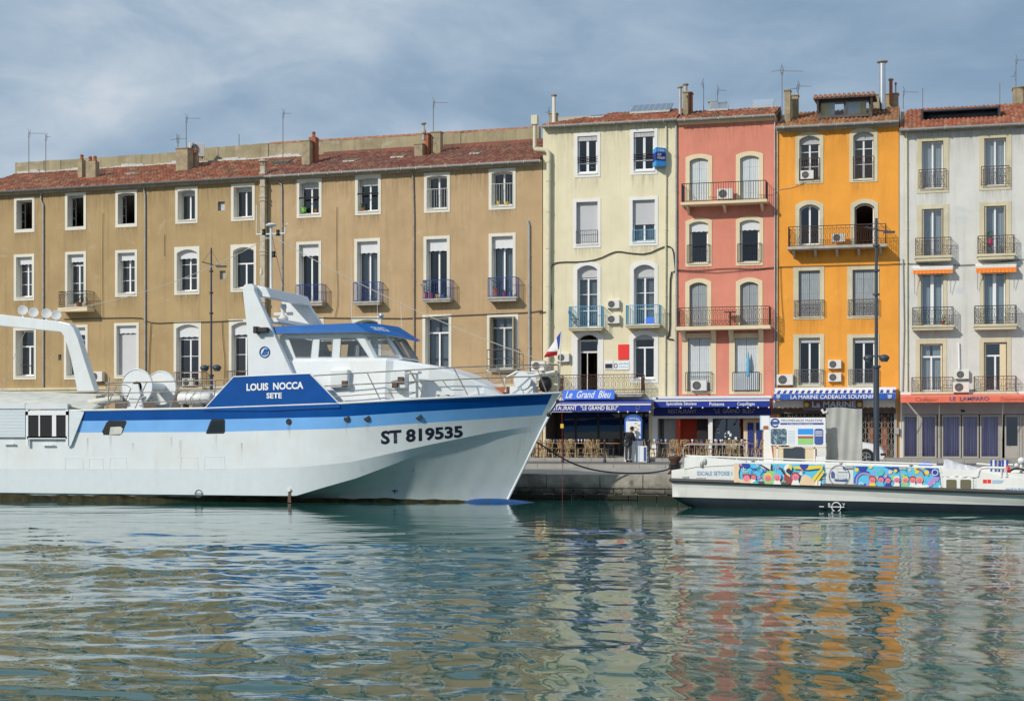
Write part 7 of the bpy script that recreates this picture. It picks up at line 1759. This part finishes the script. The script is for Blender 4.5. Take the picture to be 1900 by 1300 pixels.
for px in (1577, 1676): p = tp(px, 866 if px < 1600 else 868, .04); g = MB(); g.box(p.x-.15, p.x+.12, p.y-.02, p.y+.01, p.z-.05, p.z+.05); g.build('cleat_plate', 'zinc', tour)
# plimsoll mark on the dark bottom
def botpt(px, py): return tp(px, py, -.17)+Vector((0, -.03, 0))
c = botpt(1552, 940); g = MB(); g.tube([(c.x+.155*math.cos(k*.524), c.y, c.z+.155*math.sin(k*.524)) for k in range(12)], .018, 4, closed=True); g.tube([(c.x-.27, c.y, c.z), (c.x+.27, c.y, c.z)], .016, 4); g.tube([(c.x-.58, c.y, c.z), (c.x-.42, c.y, c.z)], .016, 4); g.build('draft_mark', 'white_letter', tour)
lettering('B', c.x-.27, c.x-.20, c.z+.04, c.z+.13, c.y-.01, 'white_letter', tour); lettering('V', c.x+.21, c.x+.29, c.z+.05, c.z+.14, c.y-.01, 'white_letter', tour)
# cabin hatch windows, tarpaulin, helm corner, handrail hoop
g = MB(); a, b = tx(1751), tx(1806); z0, z1 = tz(1778, 912), tz(1778, 884); g.box(a, b, -.03, .08, z0, z1); hb_ = g.build('locker', 'boat_white', tour, bevel=.02)
mat('smoked', (0.16, 0.145, 0.085), .2)
for x0, x1 in ((1756, 1775), (1782, 1802)): g = MB(); g.prism(rrect(tx(x0), tx(x1), tz(x0, 906), tz(x0, 889), .03), -.045, -.031); g.build('window', 'smoked', hb_)
g = MB(); N, M = 20, 8; vs = []
ty = [(1750, 852), (1760, 854), (1775, 860), (1790, 863), (1812, 868)]
for i in range(N+1):
    px = 1749+(1812-1749)*i/N; xx = tx(px, -.2); zt_ = tz(px, interp(ty, px), -.2)
    for j in range(M+1):
        v = j/M; d_ = .04-.9*v; z_ = (tz(px, 884, 0)) if j == 0 else (tz(px, 884, 0)+(zt_-tz(px, 884, 0))*min(1, v*1.6))
        vs.append((xx+.02*math.sin(j*2+i), -d_+.03*math.sin(i*1.3+j), z_+.02*math.sin(i*.9+j*1.7)))
g.add(vs, [(i*(M+1)+j, i*(M+1)+j+1, (i+1)*(M+1)+j+1, (i+1)*(M+1)+j) for i in range(N) for j in range(M)]); g.build('tarpaulin', 'tarp_pale', tour, smooth=True)
g = MB(); P = [tp(x, y, .01) for x, y in ((1812, 911), (1816, 880), (1822, 875), (1870, 883), (1900, 887), (1990, 893), (2036, 925), (1812, 915))]; g.prism([(p.x, p.z) for p in P], -.02, .05); g.build('side_screen', 'boat_white', tour)
g = MB(); g.tube([tp(1814, 884, .02), tp(1816, 874, .02), tp(1822, 868, .02), tp(1830, 867, .02), tp(1866, 868, .02), tp(1868, 884, .02)], .045, 8); g.tube([tp(1858, 868, .02), tp(1858, 885, .02)], .035, 6); g.tube([tp(1812, 860, -1), tp(1840, 862, -1), tp(1880, 862, -1)], .04, 6); g.build('hoop_rail', 'rail_white', tour)
for k, px in enumerate((1848, 1861)):
    p = tp(px, 861, -.35); g = MB()
    for j in range(5): g.box(p.x-.17+.07*j, p.x-.17+.07*j+.055, p.y-.06, p.y+.02, p.z-.30, p.z+.14, j % 2)
    g.build('striped_cushion', ['flag_blue', 'poster_white'], tour)
p = tp(1870, 878, -.25); g = MB(); g.lathe([(.09, p.z-.2), (.10, p.z+.1), (.05, p.z+.2), (.03, p.z+.25)], 12, 'z', (p.x, p.y, 0)); g.build('fire_extinguisher', 'sign_red', tour, smooth=True)
g = MB(); p = tp(1716, 861, -.4); g.prism([(p.x-.23, p.z-.20), (p.x+.22, p.z-.20), (p.x+.20, p.z+.02), (p.x+.12, p.z+.07), (p.x-.12, p.z+.07), (p.x-.21, p.z+.02)], p.y, p.y+.3); g.build('seat', 'sign_blue', tour, bevel=.02)
g = MB(); p = tp(1888, 880, -.6); g.tube([p+Vector((.28*math.cos(a_*.4), 0, .2*math.sin(a_*.4))) for a_ in range(9)], .035, 6); g.box(p.x-.3, p.x+.35, p.y, p.y+.5, p.z-.3, p.z+.05); g.build('helm', 'black', tour)
g = MB(); p = tp(1895, 866, -.8); g.tube([p-Vector((0, 0, .5)), p+Vector((0, 0, .2))], .05, 8); g.sphere(p+Vector((0, 0, .2)), .12); g.sphere(p+Vector((-.15, 0, .05)), .08); g.build('searchlight', 'rail_white', tour, smooth=True)
g = MB()
for x_, m_ in ((1824, 1), (1832, 0)): g.box(tx(x_), tx(x_+7), -.028, -.021, tz(x_, 896), tz(x_, 889), 0)
g.build('sticker', 'sign_red', tour)
g = MB()
for k, yy in enumerate((890.5, 892.5, 895)): g.box(tx(1841), tx(1862-3*(k == 2)), -.028, -.021, tz(1841, yy+.9), tz(1841, yy))
g.build('print_line', 'blue_letter', tour)

for k in range(9):
    for y0, y1 in ((.25, 1.45), (2.1, 3.3)):
        x_ = 1.6+1.05*k; g = MB(); g.box(x_, x_+.42, y0, y1, .62, .68); g.box(x_+.38, x_+.44, y0, y1, .68, 1.08); g.box(x_+.1, x_+.3, y0+.2, y1-.2, .3, .62); g.build('bench', 'poster_white' if k % 2 else 'sign_blue', tour)
# ---------------------------------------------------------------- parked car, mostly behind the booth
t, F = stand(1575, 71.4, ZR, 'parked_car', 'white car with its nose showing right of the tarpaulin booth', 'car'); s0 = F.s(1575); L_ = F.s(1643)-s0
x1_ = L_; x0_ = L_-4.3
prof = [(x0_, .35), (x0_+.02, .95), (x0_+.25, 1.10), (x0_+.7, 1.50), (x0_+1.3, 1.58), (x0_+2.2, 1.55), (x0_+3.0, 1.08), (x0_+3.9, .92), (x0_+4.18, .74), (x0_+4.28, .52), (x0_+4.22, .28)]
secs_ = [(-.88, .0), (-.90, .0), (-.80, .0)]
g = MB(); ys = [(-.78, .10, .94), (-.90, .02, 1.0), (-.90, -.02, 1.0)]
n = len(prof); vs = []
rings_ = [(-.62, .985, .02), (-.84, .93, .0), (-.90, .62, 0), (-.90, .0, 0)]
def body_pt(x, z, k):
    # tumblehome above the waist
    if k == 0: return (x, -.66, z)
    if k == 1: return (x, -.82+(.0 if z < 1.0 else .0), min(z-.06, z))
for sd in (-1, 1):
    base = len(g.v)
    for x, z in prof:
        up_ = max(0, z-1.0); y_t = (.90-.36*up_)
        g.v += [(x, 0, z), (x*1, sd*(y_t-.16), z-.01), (x, sd*y_t, z-.10 if z > .4 else z)]; g.v += [(x, sd*.90, min(z-.1, .85) if z > .5 else z)]; g.v += [(x, sd*.86, .25)]
    for i in range(n-1):
        for k in range(4): a = base+i*5+k; g.f.append([a, a+1, a+6, a+5]); g.m.append(0)
cb_ = g.build('body', 'car_white', t, smooth=True)
for xw in (x0_+.80, x0_+3.45):
    for sd in (-1, 1):
        a = MB(); a.lathe([(.30, -.005), (.37, -.005), (.37, .015), (.30, .015)], 20, 'y', (xw, sd*.905, .36)); a.build('wheel_arch', 'black', t)
        w_ = MB(); w_.lathe([(.20, -.11), (.31, -.11), (.335, -.07), (.335, .07), (.31, .11), (.2, .11)], 24, 'y', (xw, sd*.84, .335)); wo_ = w_.build('wheel', 'tyre', t, smooth=True)
        r_ = MB(); yy = sd*.84+sd*.115
        for k in range(5):
            a_ = k*2*math.pi/5; c_, s_ = math.cos(a_), math.sin(a_); r_.tube([(xw, yy, .335), (xw+.2*c_, yy, .335+.2*s_)], .028, 5)
        r_.tube([(xw+.205*math.cos(k*.4), yy, .335+.205*math.sin(k*.4)) for k in range(16)], .018, 4, closed=True); r_.build('rim', 'rim', wo_)
for sd in (-1, 1):
    h = MB(); h.hexa([(x1_-.42, sd*.87, .80), (x1_-.12, sd*.74, .72), (x1_-.10, sd*.70, .64), (x1_-.40, sd*.905, .70)], [(x1_-.42, sd*.89, .81), (x1_-.11, sd*.76, .73), (x1_-.07, sd*.72, .64), (x1_-.40, sd*.915, .70)]); h.build('headlight', 'pane_dark', t)
    wdw = MB(); wdw.add([(x0_+.75, sd*.775, 1.40), (x0_+2.15, sd*.775, 1.42), (x0_+2.85, sd*.895, 1.02), (x0_+.45, sd*.905, 1.02)], [(0, 1, 2, 3)]); wdw.build('side_window', 'pane_dark', t)
g = MB(); g.add([(x0_+2.25, -.62, 1.56), (x0_+2.25, .62, 1.56), (x0_+3.0, .76, 1.10), (x0_+3.0, -.76, 1.10)], [(0, 1, 2, 3)]); g.build('windscreen', 'pane_dark', t)
g = MB(); g.box(x1_-.04, x1_+.005, -.55, .55, .36, .50); g.box(x1_-.2, x1_-.02, -.9, -.6, .42, .52); g.build('grille', 'black', t)

# ---------------------------------------------------------------- the man at the menu stand
F = Frame(0, 73.75, 0)
def skinned(name, m, verts, edges, radii, parent, sub=2):
    me = D.meshes.new(name); me.from_pydata([Vector(v) for v in verts], edges, []); me.materials.append(MATS[m]); o = D.objects.new(name, me); link(o, parent)
    o.modifiers.new('skin', 'SKIN'); sk = me.skin_vertices
    if not sk: 
        import bmesh
        b = bmesh.new(); b.from_mesh(me); b.verts.layers.skin.verify(); b.to_mesh(me); b.free(); sk = me.skin_vertices
    for i, r in enumerate(radii): sk[0].data[i].radius = r if isinstance(r, tuple) else (r, r)
    sk[0].data[0].use_root = True; s_ = o.modifiers.new('sub', 'SUBSURF'); s_.levels = sub; s_.render_levels = sub
    for p in me.polygons: p.use_smooth = True
    return o
man = thing('person', F.world(F.s(1165.5), 0, ZR), R(-20), 'standing man in a dark jacket and grey trousers, head bowed over his hands', 'person')
# x right, y away; he faces away-right, leaning forward slightly
J = dict(pel=(0, 0, .93), spine=(.03, .02, 1.12), chest=(.07, .05, 1.32), neck=(.10, .07, 1.47), headb=(.13, .11, 1.54), head=(.16, .14, 1.64), crown=(.16, .13, 1.72),
 hl=(-.09, .01, .90), kl=(-.10, -.01, .50), al=(-.10, .0, .09), fl=(-.06, .14, .04), hr=(.09, -.01, .90), kr=(.10, .04, .50), ar=(.08, .02, .09), fr=(.13, .15, .04),
 sl=(-.14, .06, 1.40), el=(-.20, .10, 1.13), wl=(-.02, .28, 1.05), sr=(.24, .02, 1.39), er=(.30, .10, 1.12), wr=(.16, .28, 1.06))
names = list(J); idx = {k: i for i, k in enumerate(names)}
E_ = [('pel', 'spine'), ('spine', 'chest'), ('chest', 'neck'), ('neck', 'headb'), ('headb', 'head'), ('head', 'crown'), ('pel', 'hl'), ('hl', 'kl'), ('kl', 'al'), ('al', 'fl'), ('pel', 'hr'), ('hr', 'kr'), ('kr', 'ar'), ('ar', 'fr'), ('chest', 'sl'), ('sl', 'el'), ('el', 'wl'), ('chest', 'sr'), ('sr', 'er'), ('er', 'wr')]
rad = dict(pel=(.09, .08), spine=(.07, .06), chest=(.07, .06), neck=.055, headb=.07, head=.095, crown=.07, hl=.07, kl=.05, al=.04, fl=.04, hr=.07, kr=.05, ar=.04, fr=.04, sl=.04, el=.035, wl=.028, sr=.04, er=.035, wr=.028)
skinned('body', 'skin', [J[k] for k in names], [(idx[a], idx[b]) for a, b in E_], [rad[k] for k in names], man)
def part(nm, m, keys, edges, rr_): 
    ks = keys; ix = {k: i for i, k in enumerate(ks)}; pts = [J[k] for k in ks]; skinned(nm, m, pts, [(ix[a], ix[b]) for a, b in edges], rr_, man)
J['cuffl'] = (-.05, .245, 1.065); J['cuffr'] = (.19, .245, 1.07); J['coll'] = (.105, .075, 1.46); J['hem'] = (0, 0, .88); J['waist'] = (.01, .01, 1.0); J['mid'] = (.05, .035, 1.22)
part('jacket', 'jacket', ['spine', 'chest', 'coll', 'hem', 'sl', 'el', 'cuffl', 'sr', 'er', 'cuffr', 'waist', 'mid'], [('spine', 'mid'), ('mid', 'chest'), ('chest', 'coll'), ('spine', 'waist'), ('waist', 'hem'), ('chest', 'sl'), ('sl', 'el'), ('el', 'cuffl'), ('chest', 'sr'), ('sr', 'er'), ('er', 'cuffr')], [.165, .17, .08, .155, .10, .075, .05, .10, .075, .05, .16, .17])
J['cl'] = (-.10, 0, .10); J['cr'] = (.08, .02, .10)
part('trousers', 'trousers', ['pel', 'hl', 'kl', 'cl', 'hr', 'kr', 'cr'], [('pel', 'hl'), ('hl', 'kl'), ('kl', 'cl'), ('pel', 'hr'), ('hr', 'kr'), ('kr', 'cr')], [(.155, .125), .10, .078, .068, .10, .078, .068])
g = MB(); hd = J['head']; g.sphere((hd[0]-.01, hd[1]-.015, hd[2]+.025), .108, .112, .112, 16, 10); g.build('hair', 'hair', man, smooth=True)
g = MB(); f_ = Vector((.35, .80, -.35)).normalized(); c = Vector(hd); sd_ = f_.cross(Vector((0, 0, 1))).normalized(); up_ = sd_.cross(f_)
g.sphere(c+f_*.115-up_*.01, .016, .02, .026); o = g.build('nose', 'skin', man, smooth=True)
g = MB()
for s_ in (-1, 1): g.sphere(c+sd_*s_*.102-up_*.01, .018, .02, .032)
g.build('ears', 'skin', man, smooth=True)
for s_ in (-1, 1): g = MB(); g.sphere(c+f_*.098+sd_*s_*.033+up_*.015, .011); g.build('eye', 'black', man)
g = MB(); g.tube([c+f_*.104+sd_*.02-up_*.05, c+f_*.108-up_*.052, c+f_*.104-sd_*.02-up_*.05], .005, 5); g.build('mouth', 'terracotta', man)
for k, w_, s_ in (('wl', Vector(J['wl']), 1), ('wr', Vector(J['wr']), -1)):
    g = MB(); d_ = Vector((s_*.5, .85, .12)).normalized(); q = d_.cross(Vector((0, 0, 1))).normalized(); u_ = q.cross(d_)
    g.sphere(w_+d_*.045, .036, .044, .024, 12, 8)
    for i, ln in enumerate((.070, .078, .074, .058)):
        b_ = w_+d_*.075+q*(.030-.020*i); g.tube([b_, b_+d_*ln*.5-u_*.008, b_+d_*ln*.85-u_*.030], .0088, 6, r1=.007)
    b_ = w_+d_*.035+q*.038*s_; g.tube([b_, b_+d_*.03+q*.02*s_-u_*.004, b_+d_*.058+q*.018*s_-u_*.012], .010, 6, r1=.008); g.build('hand', 'skin', man, smooth=True)
for a_, b_ in (('al', 'fl'), ('ar', 'fr')):
    p, q_ = Vector(J[a_]), Vector(J[b_]); g = MB(); g.sphere((p.x*.5+q_.x*.5, p.y*.45+q_.y*.5, .05), .055, .145, .055, 12, 8); g.build('shoe', 'shoe', man, smooth=True)

# ---------------------------------------------------------------- air conditioners
def ac_proto():
    t = thing('air_conditioner', (0, 0, 0), 0, 'ac', 'air conditioner', 'air conditioning units on the house fronts')
    g = MB(); g.box(-.42, .42, -.30, 0, 0, .56); g.build('housing', 'ac_white', t, bevel=.02)
    g = MB(); g.lathe([(.02, -.302), (.215, -.302), (.225, -.312), (.215, -.306)], 24, 'y', (-.11, 0, .28)); g.build('fan_opening', 'ac_dark', t)
    g = MB()
    for r_ in (.06, .11, .16, .21): g.tube([(-.11+r_*math.cos(k*.35), -.318, .28+r_*math.sin(k*.35)) for k in range(18)], .005, 4, closed=True)
    for k in range(4): a_ = k*math.pi/4; g.tube([(-.11-.21*math.cos(a_), -.318, .28-.21*math.sin(a_)), (-.11+.21*math.cos(a_), -.318, .28+.21*math.sin(a_))], .005, 4)
    g.build('fan_grille', 'zinc', t)
    g = MB(); g.box(-.34, -.30, -.32, .02, -.06, 0); g.box(.30, .34, -.32, .02, -.06, 0); g.build('bracket', 'iron_dark', t); return t
acp = None
for F_, px, py, w_, d, lab in ((FA, 183, 708, 32, .0, 'air conditioner on the tan wall right of the stern arch'), (FA, 352, 717, 26, .25, 'air conditioner on the small balcony behind the liferaft'), (FA, 1001, 688, 28, .6, 'upper air conditioner of the pair behind the bow rail'), (FA, 994, 706, 26, .9, 'lower air conditioner of the pair behind the bow rail'),
 (FB, 1046, 671.5, 25, .0, 'air conditioner beside the flag at the open balcony door'), (FB, 1139, 572.5, 24, .0, 'upper air conditioner between the two pale blue balconies'), (FB, 1139, 600.5, 25, .0, 'lower air conditioner between the two pale blue balconies'), (FB, 1346, 370.5, 29, .25, 'air conditioner standing on the top balcony of the pink house'),
 (FB, 1298, 725, 30, -.02, 'air conditioner behind the guard rail of the pink house'), (FB, 1498, 333.5, 24, -.10, 'rusty air conditioner in the top left window of the orange house'), (FB, 1556, 450, 24, .3, 'air conditioner on the long balcony of the orange house'), (FB, 1457, 714.5, 30, .0, 'large air conditioner at the lower left corner of the orange house'),
 (FB, 1549, 684, 24, .0, 'upper air conditioner between the lower orange house windows'), (FB, 1549, 708, 24, .0, 'lower air conditioner between the lower orange house windows'), (FB, 1785, 703, 24, .0, 'upper air conditioner between the lower grey house balconies'), (FB, 1783, 728, 28, .45, 'lower air conditioner between the lower grey house balconies')):
    if acp is None: acp = ac_proto(); o = acp
    else: o = copy_tree(acp)
    s_, t_ = F_.st(px, d); o.location = F_.world(s_, d, CAMZ+(HOR-py)/FPX*t_); o.rotation_euler = (0, 0, F_.phi); k = w_/30.0; o.scale = (k, k, k*1.0); o['label'] = lab

# ---------------------------------------------------------------- aerials on the roofs
def aerial(F_, px, ybase, ytop, yb, lab, head='yagi', dirx=1, ln=1.2, second=None):
    s_, t_ = F_.st(px, -yb); z0, z1 = CAMZ+(HOR-ybase)/FPX*t_, CAMZ+(HOR-ytop)/FPX*t_; h = z1-z0
    t = thing('tv_aerial', F_.world(s_, -yb, z0), F_.phi, lab, 'aerial', 'aerials standing above the roofs')
    g = MB(); g.tube([(0, 0, -.5), (0, 0, h)], .022, 6); g.build('mast', 'iron_grey', t)
    def yagi(zc, dx, L_):
        g = MB(); g.tube([(0, 0, zc), (dx*L_, 0, zc-.08*L_)], .014, 5)
        for k in range(int(L_/.12)): x_ = dx*(.1+.12*k); zz_ = zc-.08*abs(x_); g.tube([(x_, -.12, zz_-.03), (x_, .12, zz_+.03)], .008, 4)
        g.tube([(-.02*dx, -.15, zc+.28), (.10*dx, 0, zc), (-.02*dx, .15, zc-.28)], .010, 4); g.tube([(.02*dx, .15, zc+.28), (.10*dx, 0, zc), (.02*dx, -.15, zc-.28)], .010, 4); g.build('antenna', 'iron_grey', t)
    if head == 'yagi': yagi(h-.08, dirx, ln)
    if second: yagi(h*second[0], second[1], second[2])
aerial(FA, 53.5, 325, 245, 4.6, 'leftmost aerial above the left end of the tan roof', ln=1.1)
aerial(FA, 85, 322, 249, 4.6, 'thin aerial mast just right of the leftmost aerial', head=None, second=(.93, 1, .35))
aerial(FA, 345.5, 280, 217, 3.6, 'tall aerial above the middle chimneys of the left tan roof', ln=1.0); aerial(FA, 330, 280, 255, 3.8, 'low wide aerial by the middle chimneys of the left tan roof', dirx=-1, ln=.5, second=(.9, 1, .6))
aerial(FA, 443.5, 275, 249, 5.6, 'short bare mast on the left parapet wall', head=None); aerial(FA, 525, 290, 208, 3.6, 'aerial above the skylight just right of the tall flue', ln=.55)
aerial(FA, 804, 245, 188, 3.8, 'aerial standing on the chimney group of the right tan roof', ln=.9)
aerial(FB, 1020, 214, 205, 1.3, 'small aerial on the chimney of the yellow house', dirx=-1, ln=.25); aerial(FB, 1305.5, 195, 153, 3.2, 'bare mast with a short arm above the pink roof', dirx=-1, ln=.2)
aerial(FB, 1331, 190, 165, 3.6, 'short aerial on the far chimney of the pink roof', ln=.5); aerial(FB, 1451, 200, 129, 1.2, 'long aerial above the seam of the pink and orange roofs', dirx=1, ln=1.1, second=(.985, -1, .55))
aerial(FB, 1481, 190, 157, 2.2, 'short aerial behind the left chimney of the orange roof', dirx=1, ln=.7, second=(.8, -1, .6)); aerial(FB, 1712, 196, 164, 3.4, 'bare mast left of the dark roof light of the grey house', head=None)
aerial(FB, 1855, 205, 154, 1.8, 'bare mast right of the dark roof light of the grey house', head=None); aerial(FB, 1885, 180, 109, 4.0, 'tall aerial at the right edge above the grey house', ln=.6, second=(.55, -1, .25))
aerial(FB, 1676, 185, 168, 4.0, 'low aerial beside the steel flue of the orange roof', ln=.8)
# the rooftop cooling unit beside the left chimneys
o = copy_tree(acp); s_, t_ = FA.st(364, -4.4); o.location = FA.world(s_, -4.4, CAMZ+(HOR-292)/FPX*t_); o.rotation_euler = (0, 0, R(35)); o.scale = (1.1, 1.1, 1.5); o['label'] = 'cooling unit on the roof beside the middle chimneys of the left tan house'

# ---------------------------------------------------------------- cables on the fronts
def cable(F_, pts, r, lab, d=.06, m='cable'):
    P = [F_.world(*(lambda a: (a[0], d, CAMZ+(HOR-y)/FPX*a[1]))(F_.st(x, d))) for x, y in pts]; P = smooth_line(P, 1); o = P[0].copy(); g = MB(); g.tube([p-o for p in P], r, 5); tag(g.build('cable', m, None, loc=o), lab, 'cable', 'cables along the house fronts')
cable(FA, [(118, 592), (190, 590), (262, 589), (268, 594), (285, 600), (325, 598), (392, 597), (450, 594)], .022, 'dark cable running along the left tan house above the first floor windows')
cable(FA, [(560, 588), (620, 590), (700, 590), (760, 591), (830, 586), (900, 583), (980, 580), (1006, 576)], .022, 'dark cable running along the right tan house above the first floor windows')
cable(FA, [(280, 600), (278, 640), (276, 695)], .018, 'short cable dropping beside the second downpipe of the left tan house'); cable(FA, [(412, 597), (414, 640), (418, 670), (415, 715)], .014, 'loose cable dropping right of the left street lamp')
cable(FA, [(191, 395), (190, 500), (191, 592)], .012, 'thin vertical cable between the second and third window columns of the left tan house'); cable(FA, [(305, 435), (305, 475)], .012, 'short rusty streak of cable under the top windows of the left tan house'); cable(FA, [(625, 384), (624, 480), (628, 560), (621, 590)], .012, 'thin wavy cable down the middle of the right tan house')
cable(FB, [(1021, 570), (1021, 500), (1026, 489), (1040, 486), (1080, 486), (1110, 481), (1135, 469), (1147, 466), (1170, 470), (1200, 472), (1228, 459), (1240, 456), (1249, 462), (1252, 490), (1253, 503)], .030, 'thick black cable looping across the yellow house')
cable(FB, [(1253, 503), (1244, 505), (1243, 560), (1243, 620), (1236, 628), (1250, 630)], .035, 'thick black cable dropping down the right edge of the yellow house'); cable(FB, [(1022, 545), (1024, 570), (1020, 578), (1000, 580)], .024, 'tangled cable at the big cream pipe')
cable(FB, [(1254, 500), (1290, 503), (1350, 497), (1400, 500), (1440, 495), (1500, 494), (1560, 492), (1640, 491), (1668, 489), (1720, 490), (1800, 493), (1900, 481)], .018, 'thin black cable strung along the pink, orange and grey houses'); cable(FB, [(1254, 503), (1330, 506), (1440, 497)], .014, 'lower sagging cable on the pink house')
cable(FB, [(1448, 495), (1450, 560), (1455, 610), (1452, 632), (1444, 640)], .012, 'loose thin cable at the left edge of the orange house'); cable(FB, [(1445, 351), (1470, 347), (1497, 337)], .014, 'cable running up to the rusty air conditioner of the orange house', m='pipe_tan')
cable(FB, [(1779, 636), (1780, 684)], .045, 'white conduit rising from the air conditioners of the grey house', m='pvc', d=.08)

# ---------------------------------------------------------------- balcony plants and small things
def plant(F_, px, py, d, lab, pm, r=.10, h=.18, leaves=.16, n=26, grp='potted plants on the balconies and sills', seed=0):
    s_, t_ = F_.st(px, d); t = thing('potted_plant', F_.world(s_, d, CAMZ+(HOR-py)/FPX*t_), 0, lab, 'plant', grp)
    g = MB(); g.lathe([(r*.7, 0), (r, h), (r*1.08, h), (r*1.08, h+.03), (r*.9, h+.03)], 12); g.build('pot', pm, t)
    rr = random.Random(seed+int(px)); g = MB()
    for k in range(n):
        a_ = rr.uniform(0, 6.28); q = rr.uniform(.2, 1)*leaves; z_ = h+rr.uniform(.02, leaves*2.2); c = Vector((q*math.cos(a_), q*math.sin(a_)*.6, z_)); u_ = Vector((rr.uniform(-1, 1), rr.uniform(-1, 1), rr.uniform(.2, 1))).normalized()*.07; v_ = u_.cross(Vector((rr.uniform(-1, 1), rr.uniform(-1, 1), 0))).normalized()*.03
        g.add([c-u_, c-v_, c+u_, c+v_], [(0, 1, 2, 3)])
    if n: g.build('leaves', 'leaf', t)
for a in ((FA, 564, 393, -.1, 'lime green pot on the top floor sill nearest the tall flue', 'pot_green', .13, .2, .08, 8), (FA, 586, 394, -.1, 'small terracotta pot on the top floor sill nearest the tall flue', 'terracotta', .08, .13, .06, 6), (FA, 673, 390, -.1, 'planter of dark leaves on the second top floor sill right of the flue', 'terracotta', .12, .1, .14, 16),
 (FA, 925, 379, .0, 'yellow planter on the left of the barred top sill beside the yellow house', 'pot_yellow', .10, .13, .12, 12), (FA, 941, 380, .0, 'yellow planter on the right of the barred top sill beside the yellow house', 'pot_yellow', .12, .11, .05, 4),
 (FA, 791, 553, .35, 'tall spiky plant at the left of the third blue balcony', 'pot_pink', .12, .3, .30, 40), (FA, 800, 554, .35, 'purple pot on the third blue balcony', 'pot_pink', .10, .24, .12, 12), (FA, 811, 554, .35, 'yellow pot on the third blue balcony', 'pot_yellow', .09, .2, .1, 10), (FA, 821, 554, .35, 'pale blue pot on the third blue balcony', 'pot_blue', .09, .2, .1, 10),
 (FA, 920, 549, .35, 'large terracotta pot with a shrub on the blue balcony beside the yellow house', 'terracotta', .15, .38, .30, 46), (FA, 936, 550, .35, 'pink pot on the blue balcony beside the yellow house', 'pot_pink', .10, .18, .10, 12), (FA, 947, 550, .35, 'deep blue pot on the blue balcony beside the yellow house', 'pot_blue', .10, .2, .14, 14),
 (FA, 147, 568, .45, 'terracotta pot with a leafy plant on the iron balcony of the left tan house', 'terracotta', .20, .20, .26, 30), (FB, 1838, 452, .52, 'pink flowering pot hung on the upper right balcony of the grey house', 'pot_pink', .12, .2, .2, 30), (FB, 1750, 602, .35, 'terracotta pot on the black balcony of the grey house', 'terracotta', .1, .15, .12, 12)): plant(*a)
# folded blue parasol behind the guard rail of the pink house
s_, t_ = FB.st(1387.5, .2); t = thing('parasol', FB.world(s_, .06, CAMZ+(HOR-727)/FPX*t_), 0, 'folded blue parasol leaning by the shuttered window of the pink house', 'parasol'); h = (727-652)/FPX*t_
g = MB(); g.tube([(0, 0, 0), (0, 0, h)], .02, 6); g.build('pole', 'iron_grey', t); g = MB(); g.lathe([(.05, h*.36), (.13, h*.42), (.10, h*.6), (.12, h*.7), (.05, h*.9), (.02, h*.98)], 10); g.build('canopy', 'iron_lightblue', t, smooth=True)
# small table on the pink balcony, chairs and towel on the blue balconies
s_, t_ = FB.st(1355, .45); t = thing('balcony_table', FB.world(s_, .45, CAMZ+(HOR-604)/FPX*t_), 0, 'small dark table on the long lower balcony of the pink house', 'table'); g = MB(); g.box(-.3, .3, -.22, .22, .70, .73); g.build('tabletop', 'black', t); g = MB(); g.tube([(0, 0, 0), (0, 0, .7)], .05, 6); g.build('pedestal', 'black', t)
for px, d, lab, m_ in ((1066, .3, 'folding chair on the left pale blue balcony of the yellow house', 'iron_dark'),):
    s_, t_ = FB.st(px, d); t = thing('folding_chair', FB.world(s_, d, CAMZ+(HOR-606.5)/FPX*t_), 0, lab, 'chair'); g = MB(); g.box(-.2, .2, -.18, .18, .42, .45); g.build('seat', m_, t); g = MB(); g.tube([(-.2, 0, .45), (-.28, 0, .9), (-.28, .01, .92)], .015, 4); g.box(-.30, -.26, -.17, .17, .7, .88); g.build('backrest', m_, t)
    for s2 in (-.16, .16): g = MB(); g.tube([(-.2, s2, 0), (.18, s2, .44)], .013, 4); g.tube([(.2, s2, 0), (-.2, s2, .44)], .013, 4); g.build('leg', m_, t)
g = MB(); s_, t_ = FB.st(1206, .70); w = FB.world(s_, .70, CAMZ+(HOR-600)/FPX*t_); g.box(-.22, .22, -.02, .02, 0, .34); tag(g.build('towel', 'sign_blue', None, loc=w), 'blue towel hung over the right pale blue balcony rail', 'towel')
